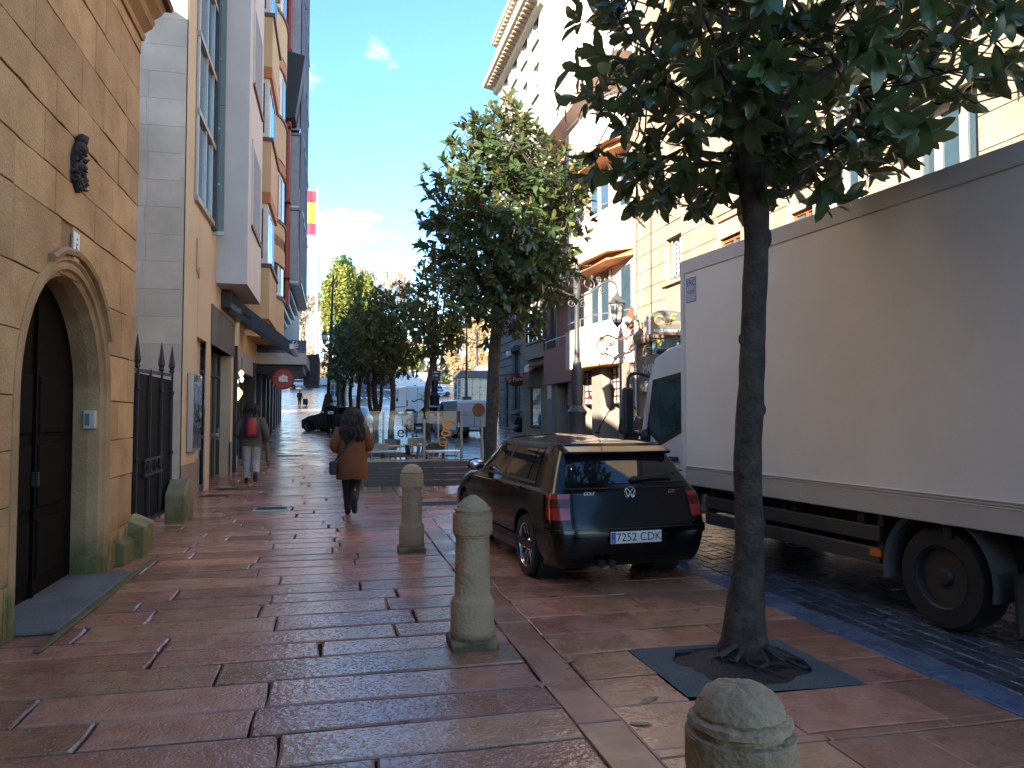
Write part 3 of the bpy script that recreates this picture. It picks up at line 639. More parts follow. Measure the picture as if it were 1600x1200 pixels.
# ---- lantern shop: an open dark room behind glass with lit lamps
oh = thing('orange_house', 'orange and cream house with white glazed bays above the lantern shop', 'house', (-2.8, 21.9, ground(22)))
ly0, ly1 = 21.0, 26.5; g0 = ground(23)
intm = mat('dark_shop_interior', (.03, .024, .02), .7, .4, 2)
MB().box((-6.5, ly0, g0), (-6.4, ly1, g0+3)).build('back_wall', intm, oh, world=True)
MB().box((-6.4, ly0, g0-.02), (-2.8, ly1, g0+.03)).build('shop_floor', mat('shop_floor', (.12, .1, .085), .4), oh, world=True)
MB().box((-6.4, ly0, g0+3), (-2.72, ly1, g0+3.1)).build('shop_ceiling', intm, oh, world=True)
MB().box((-6.4, ly0-.1, g0), (-2.8, ly0, g0+3)).build('near_partition', intm, oh, world=True)
MB().box((-4.6, ly1, g0), (-2.8, ly1+.1, g0+3)).build('far_partition', intm, oh, world=True)
MB().box((-3.35, 24.6, g0+.05), (-3.1, 24.95, g0+2.95)).build('white_column', M['white'], oh, world=True)
gl = MB().box((-2.84, ly0+.1, g0+.15), (-2.83, 24.5, g0+2.7)).build('shop_window', M['clear'], oh, world=True)
for y in (ly0+.05, 22.8, 24.5, 25.4): MB().box((-2.9, y, g0), (-2.76, y+.09, g0+3)).build('window_post', M['black'], gl, world=True)
MB().box((-2.9, ly0, g0), (-2.78, 24.5, g0+.2)).build('window_base', M['alu'], gl, world=True)
MB().box((-2.95, ly0, g0+2.7), (-2.62, ly1+.5, g0+3.3)).build('shop_fascia', mat('pale_grey_fascia', (.30, .30, .31), .4), oh, world=True)
MB().box((-4.6, 23.2, g0+.0), (-3.2, 23.9, g0+.75)).build('display_table', M['plastic'], oh, world=True, bevel=.02)
for i, (px, py, c, s) in enumerate([(367, 570, (1, .72, .35), .10), (377, 583, (1, .62, .3), .10), (378, 592, (1, .85, .7), .075), (369, 596, (1, .55, .25), .10), (372, 614, (1, .66, .15), .17)]):
    p = atY(px, py, 22.3); nm = ['topmost glowing pendant lamp in the shop window', 'warm round pendant lamp second from the top in the shop window', 'small whitish pendant lamp just below the second one in the shop window', 'left orange pendant lamp in the middle of the shop window', 'lowest and largest yellow onion shaped pendant lamp in the shop window'][i]
    t = thing('pendant_lamp', nm, 'lamp', p, 0, 'pendant lamps in the shop window')
    lm = mat('lit_lamp_glass', c, .4, .02, emit=c, es=.9)
    MB().lathe([(.01, -1.2*s), (.03*1, -1.0*s), (.45*s, -.55*s), (.72*s, -.05*s), (.6*s, .35*s), (.25*s, .7*s), (.15*s, .9*s)], 12).build('globe', lm, t, smooth=True)
    MB().lathe([(.2*s, .85*s), (.22*s, 1.0*s), (.06*s, 1.2*s)], 8).build('cap', M['iron'], t)
    MB().tube([(0, 0, 1.1*s), (0, 0, g0+3-p.z)], .006, 4).build('cord', M['iron'], t)
# ---- awning arms
aw = thing('awning', 'black folding awning arms over the shop entrance', 'awning', (-2.6, 18.6, 0))
MB().box((-2.5, 18.4, 4.05), (-2.28, 21.2, 4.45)).build('cassette', M['black'], aw, world=True, bevel=.02)
for y in (18.55, 20.9):
    a, c = Vector((-2.35, y, 4.35)), Vector((-.95, y, 3.22))
    MB().bar(a, c, .07, .14).build('upper_arm', M['black'], aw, world=True)
    MB().bar(a+Vector((.02, 0, -.32)), c+Vector((-.02, 0, -.03)), .06, .10).build('lower_arm', M['black'], aw, world=True)
    MB().bar(a.lerp(c, .42)+Vector((0, 0, .02)), a.lerp(c, .42)+Vector((0, 0, -.28)), .09, .16).build('elbow', M['black'], aw, world=True)
MB().box((-1.0, 18.5, 3.15), (-.9, 21.0, 3.28)).build('front_bar', M['alu'], aw, world=True, bevel=.01)
# ---- orange house: bays stacked over five floors
oc = mat('orange_cream_render', (.55, .395, .22), .8, .06, .8); ob = mat('orange_band', (.42, .17, .06), .7, .08); br = mat('brown_ledge', (.12, .055, .035), .6); wf = mat('white_bay_frame', (.62, .60, .56), .5)
MB().box((-10, 21.95, 3.4), (-2.75, 32, 21)).build('house_body', oc, oh, world=True)
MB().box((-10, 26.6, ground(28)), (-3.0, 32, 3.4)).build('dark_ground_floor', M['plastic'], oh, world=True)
x1, y0, y1 = -1.78, 22.6, 25.6
for k in range(5):
    z0 = 4.35+k*3.62
    b = MB().prism([(-2.8, y0), (x1-.0, y0), (x1, y1-.3), (x1-.5, y1), (-2.8, y1)], lambda u, v, w: (u, v, w), z0, z0+1.45).build('bay_parapet', oc, oh, world=True)
    MB().prism([(-2.8, y0-.04), (x1+.06, y0-.05), (x1+.06, y1-.28), (x1-.46, y1+.05), (-2.8, y1+.05)], lambda u, v, w: (u, v, w), z0+1.45, z0+1.56).build('ledge', br, b, world=True)
    wn = MB().prism([(-2.8, y0+.08), (x1-.08, y0+.08), (x1-.08, y1-.36), (x1-.55, y1-.06), (-2.8, y1-.06)], lambda u, v, w: (u, v, w), z0+1.56, z0+3.3).build('bay_window', wf, oh, world=True)
    for (a, c) in ((-2.66, -2.4), (-2.28, -1.98)): MB().box((a, y0+.06, z0+1.72), (c, y0+.085, z0+3.15)).build('pane', M['bglass'], wn, world=True)
    for j in range(3):
        yy = y0+.25+j*.78; MB().box((x1-.09, yy, z0+1.7), (x1-.07, yy+.6, z0+3.15)).build('pane', M['bglass'], wn, world=True)
    MB().prism([(-2.8, y0), (x1, y0), (x1, y1-.3), (x1-.5, y1), (-2.8, y1)], lambda u, v, w: (u, v, w), z0+3.3, z0+3.615).build('band', ob, oh, world=True)
    # rounded bay beyond, half a storey lower
    z0 -= 1.15 if k else -.0
    if k == 0: z0 = 4.2
    def curve(r): return [(-2.8, 26.0)]+[(-2.75+(1.02+r)*math.sin(a), 28.3-(2.2+r)*math.cos(a)) for a in np.linspace(.25, math.pi-.25, 14)]+[(-2.8, 30.6)]
    b = MB().prism(curve(0), lambda u, v, w: (u, v, w), z0, z0+1.4).build('rounded_parapet', oc, oh, world=True)
    MB().prism(curve(.05), lambda u, v, w: (u, v, w), z0+1.4, z0+1.5).build('ledge', br, b, world=True)
    wn = MB().prism(curve(-.08), lambda u, v, w: (u, v, w), z0+1.5, z0+3.2).build('rounded_window', wf, oh, world=True)
    for a in np.linspace(.45, 2.5, 5): MB().box((-.02, -.26, 0), (.012, .26, 1.45), Matrix.Translation((-2.75+.95*math.sin(a), 28.3-2.13*math.cos(a), z0+1.62)) @ Matrix.Rotation(a-math.pi/2+(.35 if a < 1.2 else -.35 if a > 1.9 else 0), 4, 'Z')).build('pane', M['bglass'], wn, world=True)
    MB().prism(curve(0), lambda u, v, w: (u, v, w), z0+3.2, z0+3.56).build('band', ob, oh, world=True)
# ---- red downpipes
rp = thing('downpipe', 'dark red pair of downpipes running down between the orange and glazed houses', 'downpipe', (-1.9, 31.2, 6))
rm = mat('red_pipe_paint', (.26, .035, .02), .4, .15)
for dx, dy in ((-2.15, 31.1), (-1.86, 31.45)): MB().tube([(dx, dy, 6.0), (dx, dy, 26)], .13, 10).build('pipe', rm, rp, world=True, smooth=True)
for z in (7, 10, 13, 16, 19): MB().box((-2.35, 31.0, z), (-1.7, 31.6, z+.12)).build('bracket', rm, rp, world=True)
MB().box((-2.9, 31.7, 6.0), (-1.75, 32.0, 26)).build('flashing', rm, rp, world=True)
# ---- grey glazed house
gh = thing('glazed_house', 'grey house with a steel and glass front over black shop fronts', 'house', (-2.9, 32, ground(32)))
gm = mat('steel_blue_grey', (.20, .22, .25), .35, .1)
MB().box((-12, 32.05, 5.8), (-2.6, 62, 19)).build('house_body', mat('grey_render', (.27, .25, .23), .8), gh, world=True)
ox = xat(476, 39)
for i in range(4):
    ya, yb = 32.2+i*1.9, 32.2+i*1.9+1.85
    for k in range(5):
        z0 = 7.0+k*3.1-(0 if i else 0)
        pn = MB().box((ox-.06, ya, z0), (ox-.02, yb, z0+3.0)).build('glass_panel', M['bglass'], gh, world=True)
        MB().box((ox-.03, ya, z0-.06), (ox+.05, yb, z0+.06)).build('rail', gm, pn, world=True)
        MB().box((ox-.04, ya-.04, z0), (ox+.07, ya+.04, z0+3.1)).build('mullion', gm, pn, world=True)
for k in range(6):
    z0 = 7.0+k*3.1; MB().box((-2.7, 32.2, z0-.1), (ox-.03, 39.9, z0)).build('floor_slab', gm, gh, world=True)
for k in range(5): MB().box((-2.6, 32.2, 7.1+k*3.1), (ox-.08, 32.25, 9.95+k*3.1)).build('side_panel', mat('panel_grey', (.30, .32, .35), .4), gh, world=True)
for k in range(6): MB().box((-2.6+k*.17, 32.4, 5.7+k*.23), (-2.4+k*.17, 39.8, 5.82+k*.23)).build('louvre', gm, gh, world=True)
bx = MB().prism([(-2.2, 13.2), (-1.55, 13.4), (-1.2, 15.9), (-2.2, 16.1)], lambda u, v, w: (u, w, v), 31.0, 33.6).build('black_hood', mat('black_slate', (.02, .021, .024), .6), gh, world=True, bevel=.03)
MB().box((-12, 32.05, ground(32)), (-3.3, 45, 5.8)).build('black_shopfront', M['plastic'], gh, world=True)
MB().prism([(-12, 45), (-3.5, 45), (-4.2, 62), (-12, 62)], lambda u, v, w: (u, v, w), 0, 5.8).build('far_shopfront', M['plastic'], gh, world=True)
for i in range(9):
    y = 27+i*3.8; x = LW(y); g = ground(y)
    MB().box((x-.05, y, g), (x+.28, y+.5, g+3.1)).build('shop_pier', M['black'], gh, world=True)
    MB().box((x-.06, y+.55, g+.3), (x+.02, y+3.6, g+2.7)).build('shop_window', M['glass'], gh, world=True)
# ---- café canopy, sign and round red sign
cp = thing('cafe_canopy', 'flat canopy with grey fascia and deep black underside over the pavement', 'canopy', (-2, 30, ground(30)))
z = atY(470, 572, 30).z
MB().box((-3.1, 29.2, z), (-.98, 35.5, z+.42)).build('fascia', mat('pale_fascia', (.42, .42, .43), .4), cp, world=True, bevel=.02)
MB().box((-3.1, 29.4, z-.25), (-1.1, 35.5, z-.01)).build('soffit', M['plastic'], cp, world=True)
MB().prism([(-1.25, z-.55), (-.62, z-.55), (-.60, z+.80), (-1.1, z+.72)], lambda u, v, w: (u, w, v), 34, 38).build('dark_hood', M['plastic'], cp, world=True)
sg = thing('cafe_sign', 'blue and purple illuminated café sign on top of the canopy', 'sign', (-2, 29.9, z+.43))
MB().box((-3.0, 29.7, z+.44), (-1.0, 30.0, z+.95)).build('board', mat('navy_sign', (.025, .03, .12), .3), sg, world=True, bevel=.01)
MB().box((-3.0, 29.69, z+.44), (-1.0, 29.698, z+.56)).build('stripe', mat('sign_red', (.35, .06, .07), .4, .9, 5, c2=(.1, .2, .4)), sg, world=True)
text('Café', .36, M['white'], sg, (-1.6+2, -.215, .34), (1, 0, 0), (0, 0, 1))
rs_ = thing('round_sign', 'round red hanging sign with white emblem below the canopy', 'sign', (xat(442, 28.5), 28.5, atY(442, 592, 28.5).z))
RM = Matrix.Rotation(math.pi/2, 4, 'X')
MB().lathe([(.34, -.05), (.36, 0), (.34, .05)], 24, m=RM).build('disc', mat('sign_crimson', (.30, .015, .02), .3), rs_)
MB().lathe([(.355, -.06), (.385, -.06), (.385, .06), (.355, .06)], 24, m=RM, cap=False).build('rim', M['red'], rs_)
b = MB()
for (x, zz, w, h) in [(-.08, .04, .14, .1), (.08, .05, .13, .1), (-.02, -.06, .2, .09), (.0, .12, .08, .07), (-.13, -.03, .06, .12), (.12, -.06, .06, .1)]: b.ell((x, -.055, zz), (w*.6, .012, h*.6), 8, 5)
b.build('emblem', M['white'], rs_)
MB().bar((-1.2, 0, .2), (-.3, 0, .2), .04).build('bracket', M['black'], rs_)
# ---- tall corner block round the bend on the left (shades the square)
t = thing('corner_block', 'tall pale block round the bend behind the left hand houses', 'building', (-30, 90, ground(90)))
MB().box((-60, 66, 0), (-13, 112, 23)).build('wall', mat('block_render', (.42, .37, .3), .8), t, world=True); MB().box((-60.5, 65.5, 23), (-12.5, 112.5, 23.6)).build('eave', mat('block_eave', (.3, .25, .2), .8), t, world=True)
for k in range(5):
    for j in range(8):
        w = MB().box((-13.0, 68+j*5.4, 4+k*3.6), (-12.93, 70+j*5.4, 6.2+k*3.6)).build('window', M['white'], t, world=True); MB().box((-12.93, 68.15+j*5.4, 4.15+k*3.6), (-12.91, 69.85+j*5.4, 6.05+k*3.6)).build('pane', M['glass'], w, world=True)

# ================================================================== RIGHT SIDE
def ashlar(par, X, Y0, Y1, z0, z1, h, ln, m, skip=(), d=.03, name='ashlar_block', bev=.006):
    z = z0; r = 0
    while z < z1-.05:
        zt = min(z+h, z1); y = Y0-(0 if r % 2 == 0 else ln/2)
        while y < Y1-.02:
            a, c = max(y, Y0), min(y+ln, Y1); y += ln
            segs = [(a, c)]
            for (sa, sc, sz0, sz1) in skip:
                if zt <= sz0+.01 or z >= sz1-.01: continue
                ns = []
                for (p, q) in segs:
                    if sc <= p or sa >= q: ns.append((p, q)); continue
                    if sa-p > .03: ns.append((p, sa))
                    if q-sc > .03: ns.append((sc, q))
                segs = ns
            for (p, q) in segs:
                if q-p < .03: continue
                e = random.uniform(-.002, .002); g = .004
                b = MB(); k = bev
                b.add([(X, p+g, z+g), (X, q-g, z+g), (X, q-g, zt-g), (X, p+g, zt-g), (X-d+e, p+g+k, z+g+k), (X-d+e, q-g-k, z+g+k), (X-d+e, q-g-k, zt-g-k), (X-d+e, p+g+k, zt-g-k)], [(4,5,6,7), (0,1,5,4), (1,2,6,5), (2,3,7,6), (3,0,4,7)])
                b.build(name, m, par, world=True)
        z = zt; r += 1
def wallholes(par, name, m, X, X2, Y0, Y1, z0, z1, holes):          # thick wall with rectangular openings
    ys = sorted({Y0, Y1, *[q for h in holes for q in h[:2]]}); zs = sorted({z0, z1, *[q for h in holes for q in h[2:]]}); b = MB()
    for a, c in zip(ys[:-1], ys[1:]):
        for p, q in zip(zs[:-1], zs[1:]):
            if any(h[0] <= (a+c)/2 <= h[1] and h[2] <= (p+q)/2 <= h[3] for h in holes): continue
            b.box((X, a, p), (X2, c, q))
    o = b.build(name, m, par, world=True); return o
def window(par, X, h, frame, nv=1, nh=1, dep=.22, glass='bglass', w=.07, name='window', out=-1):
    y0, y1, z0, z1 = h; x = X-out*dep
    f = MB()
    for a in (y0, y1-w): f.box((x, a, z0), (x+out*.06, a+w, z1))
    f.box((x, y0+w, z0), (x+out*.06, y1-w, z0+w)); f.box((x, y0+w, z1-w), (x+out*.06, y1-w, z1))
    o = f.build(name, frame, par, world=True)
    MB().box((x+out*.01, y0+w, z0+w), (x+out*.02, y1-w, z1-w)).build('pane', M[glass], o, world=True)
    for i in range(nv): yy = y0+(y1-y0)*(i+1)/(nv+1); MB().box((x+out*.025, yy-w/2, z0+w), (x+out*.055, yy+w/2, z1-w)).build('mullion', frame, o, world=True)
    for i in range(nh): zz = z0+(z1-z0)*(i+1)/(nh+1); MB().box((x+out*.028, y0+w, zz-w/2), (x+out*.052, y1-w, zz+w/2)).build('transom', frame, o, world=True)
    return o
M['peach'] = stone_block_mat('peach_stone', (.31, .235, .165), (.38, .30, .22), stain=(.27, .18, .115), rnd=.07, bump=.2)
M['wood'] = mat('varnished_wood', (.26, .11, .035), .4, .25, 12)
M['darkwood'] = mat('dark_oriel_wood', (.055, .025, .020), .5, .3, 10)
RX = 9.2
def RP(px, py, X=RX): return atX(px, py, X)
def rect(px0, px1, pyt, pyb, X=RX):
    c = (px0+px1)/2; zt = atX(c, pyt, X).z; zb = atX(c, pyb, X).z; return (atX(px1, 500, X).y, atX(px0, 500, X).y, zb, zt)
# ---- peach stone building
r1 = thing('peach_stone_building', 'sunlit peach stone building behind the box lorry', 'building', (RX, 15, ground(15)))
H = [rect(1041, 1067, 368, 438), rect(1122, 1160, 338, 402), rect(1234, 1274, 292, 362)]
bigs = [rect(1288, 1360, 95, 345), rect(1418, 1538, 150, 330)]
H2 = [(h[0], h[1], h[2], h[3]) for h in H]
up = []
for k in range(1, 3):
    for h in H2: up.append((h[0], h[1], h[2]+3.6*k, h[3]+3.6*k))
for k in (1,):
    for h in bigs: up.append((h[0], h[1], h[3]+1.0, h[3]+3.6))
low = [(18.0, 19.6, .3, 2.3), (14.5, 17, .3, 2.6), (10, 13, .3, 2.6), (5.5, 8.5, .3, 2.6)]
holes = H2+bigs+up+low
YR0, YR1 = 3.0, 22.35
wallholes(r1, 'wall', M['peach'], RX, RX+.5, YR0, YR1, 0, 17, holes)
MB().box((RX+.5, YR0, 0), (RX+8, YR1, 17)).build('building_body', mat('room_dark', (.05, .045, .04), .8), r1, world=True)
ashlar(r1, RX, YR0+4.2, YR1, 3.9, 10.4, .52, 1.05, M['peach'], holes, d=.03)
MB().prism([(RX, 0), (RX-.10, 0), (RX-.16, .12), (RX-.16, .3), (RX, .36)], lambda u, v, w: (u, w, 4.35-.55+v), YR0, YR1).build('string_course', M['peach'], r1, world=True)
MB().prism([(RX, 0), (RX-.3, .1), (RX-.6, .4), (RX-.6, .6), (RX, .6)], lambda u, v, w: (u, w, 16.6+v), YR0, YR1).build('cornice', M['peach'], r1, world=True)
for i, h in enumerate(H2+up):
    w = window(r1, RX, h, M['wood'], 1 if i != 0 else 0, 1, .2)
    y0, y1, z0, z1 = h
    MB().box((RX-.10, y0-.1, z0-.10), (RX+.2, y1+.1, z0)).build('sill', M['peach'], w, world=True)
    MB().box((RX+.06, y0, z1-.42), (RX+.12, y1, z1)).build('roller_shutter', mat('shutter_cream', (.46, .32, .22), .6), w, world=True) if i in (1, 2) else None
    if i == 0:
        for k in range(6):
            zz = z0+.25+k*(z1-z0-.4)/6; MB().tube([(RX+.08, (y0+y1)/2+(.13-.0*k)*math.cos(a), zz+.13*math.sin(a)) for a in np.linspace(0, 6.28, 12)], .018, 5).build('grille_scroll', M['white'], w, world=True)
        for s in (.25, .75): MB().box((RX+.07, y0+(y1-y0)*s-.012, z0+.1), (RX+.09, y0+(y1-y0)*s+.012, z1-.1)).build('grille_bar', M['white'], w, world=True)
gfm = mat('pale_window_frame', (.55, .50, .38), .5)
for h in bigs:
    w = window(r1, RX, h, gfm, 2, 0, .25, w=.13)
    for s in (.2, .52, .8): MB().box((RX+.24, h[0]+(h[1]-h[0])*s-.25, h[2]+.1), (RX+.245, h[0]+(h[1]-h[0])*s+.2, h[3]-.15)).build('curtain', mat('white_curtain', (.6, .6, .58), .8), w, world=True)
    MB().box((RX-.08, h[0]-.12, h[3]), (RX+.2, h[1]+.12, h[3]+.14)).build('hood_mould', M['peach'], w, world=True)
h = bigs[0]
MB().tube([(RX+.16, (h[0]+h[1])/2+.42*math.cos(a), h[2]+1.0+.55*math.sin(a)) for a in np.linspace(0, 6.28, 22)], .03, 5).build('round_tracery', gfm, r1, world=True)
for h in low: window(r1, RX, h, M['black'], 1, 0, .15, 'glass')
MB().tube([(RX-.09, YR1-.12, .3), (RX-.09, YR1-.12, 16.5)], .05, 8).build('drainpipe', M['alu'], r1, world=True, smooth=True)
MB().tube([(RX-.05, YR1-1.3, 2.4), (RX-.05, YR1-1.25, 5.2), (RX-.05, YR1-1.3, 9)], .012, 5).build('cable', M['plastic'], r1, world=True)
# ---- signs on it
s = thing('restaurant_sign', 'arched grey projecting sign with orange script and the word RESTAURANTE', 'sign', (8.7, 19, 3.75))
za, zb = atY(1040, 522, 19).z, atY(1040, 485, 19).z; xa, xb = xat(1017, 19), RX-.02; xm = (xa+xb)/2
arc = [(xa, za)]+[(xb, za), (xb, zb-.17)]+[(xm+(xb-xm)*math.cos(a), zb-.17+.17*math.sin(a)) for a in np.linspace(.15, math.pi-.15, 12)]+[(xa, zb-.17)]
sgm = mat('sign_grey', (.085, .095, .10), .4); som = mat('sign_orange', (.62, .27, .06), .4)
def grow(poly, k):
    cx = sum(p[0] for p in poly)/len(poly); cz = sum(p[1] for p in poly)/len(poly); return [(cx+(p[0]-cx)*k, cz+(p[1]-cz)*k) for p in poly]
MB().prism(grow(arc, 1.03), lambda u, v, w: (u, w, v), 18.95, 19.07).build('rim', som, s, world=True)
MB().prism(arc, lambda u, v, w: (u, w, v), 18.935, 18.95).build('face', sgm, s, world=True)
MB().box((xa-.08, 18.93, za-.02), (xa-.02, 19.08, zb-.15)).build('edge_strip', M['white'], s, world=True)
L_ = lambda x, zz: (x-8.7, -.072, zz-3.75)
W_ = xb-xa
text('C', .36, som, s, L_(xa+.17*W_, (za+zb)/2+.03), (1, 0, 0), (0, 0, 1), 'script_capital', shear=.2)
text('asa', .17, som, s, L_(xa+.36*W_, (za+zb)/2-.0), (1, 0, 0), (0, 0, 1), 'script', shear=.25)
text('F', .42, som, s, L_(xa+.56*W_, (za+zb)/2+.07), (1, 0, 0), (0, 0, 1), 'script_capital', shear=.35)
text('ermín', .16, som, s, L_(xa+.79*W_, (za+zb)/2-.0), (1, 0, 0), (0, 0, 1), 'script', shear=.25)
text('RESTAURANTE', .115, M['white'], s, L_(xm, za+.075), (1, 0, 0), (0, 0, 1), 'lettering', spacing=1.12)
MB().tube([(xa, 19.0, za-.12), (xb+.1, 19.0, za-.12)], .02, 6).build('bracket', M['iron'], s, world=True)
s = thing('agency_sign', 'flat taupe facade sign with white letters MART partly hidden by the lorry', 'sign', (RX, 21, 2.6))
h = rect(1003, 1062, 553, 612); tz = (h[2]+h[3])/2
MB().box((RX-.09, h[0], h[2]), (RX-.02, h[1], h[3])).build('board', mat('taupe_board', (.19, .165, .13), .5), s, world=True, bevel=.01)
text('MARTÍ', .40, M['white'], s, (-.094, h[1]-.25-21, tz+.14-2.6), (0, -1, 0), (0, 0, 1), 'lettering', .004, 'LEFT')
text('AGENCIA', .20, mat('pale_letter', (.35, .32, .27), .5), s, (-.094, h[1]-.12-21, tz-.28-2.6), (0, -1, 0), (0, 0, 1), 'small_lettering', .002, 'LEFT')
s = thing('teal_panel', 'teal panel with yellow letters under the restaurant sign', 'sign', (RX, 20, 3.3))
h = rect(1022, 1062, 520, 550)
MB().box((RX-.07, h[0], h[2]), (RX-.02, h[1], h[3])).build('panel', mat('teal', (.17, .33, .29), .5), s, world=True)
text('IMB', .34, mat('yellow_letter', (.6, .5, .04), .5), s, (-.074, h[1]-.45-20, h[2]+.32-3.3), (0, -1, 0), (0, 0, 1), 'lettering', .004, 'CENTER')
b0 = MB()
for k in range(9): MB().box((RX-.06, RP(1012, 535).y-.32, 3.35+k*.07), (RX-.02, RP(1012, 535).y, 3.385+k*.07)).build('louvre', M['alu'], s, world=True)
s = thing('yellow_disc_sign', 'yellow round lamp sign above the lorry cab', 'sign', (8.9, 18.6, 3.0))
MB().ell((8.9, 18.6, atY(1052, 572, 18.6).z), (.34, .06, .24), 18, 8).build('disc', mat('yellow_disc', (.55, .42, .03), .4), s, world=True, smooth=True)
MB().bar((8.9, 18.65, 3.0), (9.25, 18.65, 3.6), .05).build('arm', M['alu'], s, world=True)
# ---- white house with balconies
wx = 9.5
r2 = thing('white_balcony_house', 'white house with stacked solid balconies and shaded side coloured pink, behind the ornate lamp post', 'house', (wx, 27, ground(27)))
wp = mat('white_render', (.66, .54, .47), .8, .03, .8); sof = mat('bounce_lit_soffit', (.50, .21, .09), .8, .06); pk = mat('shade_pink_render', (.42, .215, .17), .8, .05); conc = mat('shopfront_concrete', (.23, .20, .165), .75, .12, 2.5)  # pk: shade on the white render put into a pink colour
MB().box((wx, 22.45, 3.3), (wx+9, 32.6, 13.2)).build('house_body', wp, r2, world=True)
Z0 = RP(915, 574, 8.6).z; FH = 3.72
for k in range(3):
    z0 = Z0+k*FH
    n = [(wx, 23.0), (8.75, 23.7), (8.55, 25.4), (8.55, 27.75), (wx, 27.75)]
    b = MB().prism(n, lambda u, v, w: (u, v, w), z0+.05, z0+1.45).build('balcony_parapet', wp, r2, world=True)
    MB().prism(n, lambda u, v, w: (u, v, w), z0, z0+.045).build('soffit', sof, b, world=True)  # orange bounce light is put into the soffit colour
    MB().tube([(9.3, 23.2, z0+1.75), (8.62, 25.0, z0+1.75), (8.62, 27.7, z0+1.75)], .025, 6).build('handrail', M['alu'], b, world=True)
    for p in ((8.78, 24.4), (8.62, 26.2)): MB().tube([(*p, z0+1.4), (*p, z0+1.75)], .018, 5).build('rail_post', M['alu'], b, world=True)
    o = MB().box((wx-.03, 25.3, z0+1.3), (wx-.01, 27.5, z0+FH-.25)).build('balcony_door', M['bglass'], r2, world=True)
    for yy in (25.3, 26.4, 27.45): MB().box((wx-.08, yy, z0+1.3), (wx-.03, yy+.09, z0+FH-.25)).build('door_frame', wp, o, world=True)
    MB().box((wx-.05, 23.5, z0+1.6), (wx-.02, 24.3, z0+FH-.4)).build('side_window', M['bglass'], r2, world=True)
    if k < 2: MB().prism([(wx, 23.0), (8.9, 24.2), (8.7, 27.75), (wx, 27.75)], lambda u, v, w: (u, v, w), z0+FH-.18, z0+FH-.02).build('lintel', sof, r2, world=True)
    n = [(wx, 28.05), (8.95, 28.05), (8.95, 32.3), (wx, 32.3)]
    b = MB().prism(n, lambda u, v, w: (u, v, w), z0-.35, z0+1.15).build('shade_pink_parapet', pk, r2, world=True)
    MB().tube([(9.0, 28.1, z0+1.5), (9.0, 32.2, z0+1.5)], .025, 6).build('handrail', M['alu'], b, world=True)
    for yy in (28.2, 30.2, 32.1): MB().tube([(9.0, yy, z0+1.1), (9.0, yy, z0+1.5)], .018, 5).build('rail_post', M['alu'], b, world=True)
    MB().box((wx-.04, 28.6, z0+.9), (wx-.01, 30.0, z0+FH-.6)).build('grey_door', mat('grey_blue_door', (.16, .18, .21), .5), r2, world=True)
    MB().box((wx-.04, 30.4, z0+.9), (wx-.01, 32.0, z0+FH-.6)).build('shade_pink_wall', pk, r2, world=True)
MB().box((wx-.9, 22.45, 13.2), (wx+9, 32.6, 13.5)).build('roof_slab', wp, r2, world=True)
# ground floor: concrete piers, white gridded panels, dark door
gy = ground(27)
MB().box((wx+.6, 22.45, 0), (wx+9, 32.6, 3.3)).build('ground_floor_body', mat('shop_dark', (.07, .065, .06), .7), r2, world=True)
for a, c in ((22.45, 23.5), (25.2, 26.2), (28.2, 29.0), (30.6, 31.3)): MB().box((wx-.45, a, gy-.1), (wx+.6, c, Z0-.02)).build('pier', conc, r2, world=True)
gl_ = mat('white_grid_panel', (.60, .57, .53), .5)
for a, c in ((23.6, 25.1), (26.4, 28.1), (29.2, 30.5)):
    pn = MB().box((wx-.05, a, gy+1.75), (wx, c, Z0-.02)).build('grid_panel', gl_, r2, world=True)
    for i in range(5): yy = a+(c-a)*i/4; MB().box((wx-.075, yy-.03, gy+1.75), (wx-.05, yy+.03, Z0-.02)).build('grid_bar', M['darkwood'], pn, world=True)
    for i in range(6): zz = gy+1.75+(Z0-.03-gy-1.75)*i/5; MB().box((wx-.07, a, zz-.025), (wx-.051, c, zz+.025)).build('grid_bar', M['darkwood'], pn, world=True)
b = MB().tube([(wx-.10, 27.2+.42*math.cos(a), gy+2.5+.52*math.sin(a)) for a in np.linspace(.6, 5.9, 18)], [.03+.07*math.sin(math.pi*i/17) for i in range(18)], 6).build('logo_mark', M['darkwood'], r2, world=True, smooth=True)
dd = MB().box((wx+.25, 26.3, gy), (wx+.28, 28.1, gy+1.75)).build('entrance_door', M['bglass'], r2, world=True)
for yy in (26.35, 26.9, 27.4, 27.95): MB().box((wx+.2, yy-.05, gy), (wx+.25, yy+.05, gy+1.75)).build('door_frame', M['black'], dd, world=True)
# ---- narrow house with the wooden oriel
nx = 9.75
r3 = thing('oriel_house', 'narrow cream house with a dark wooden oriel over a small shop', 'house', (nx, 35, ground(35)))
cs = mat('old_cream_stone', (.34, .27, .17), .8, .12, 2)
g = ground(35)
SH = rect(828, 845, 604, 668, nx)
wallholes(r3, 'wall', cs, nx, nx+.4, 32.7, 39.4, g-.2, 12.5, [(SH[0], SH[1], g+.0, SH[3])])
MB().box((nx+.4, 32.7, 0), (nx+8, 39.4, 12.5)).build('house_body', mat('r3_dark', (.06, .05, .04), .8), r3, world=True)
OR = rect(821, 853, 488, 560, nx-.7)
o0, o1, oz0, oz1 = OR
def orpoly(k): return [(nx, o0-.15), (nx-.75*k, o0+.25), (nx-.75*k, o1-.25), (nx, o1+.15)]
og = MB().prism(orpoly(.95), lambda u, v, w: (u, v, w), oz0+.75, oz1+.9).build('oriel_glazing', M['bglass'], r3, world=True)
MB().prism(orpoly(1), lambda u, v, w: (u, v, w), oz0, oz0+.75).build('oriel_apron', M['darkwood'], r3, world=True)
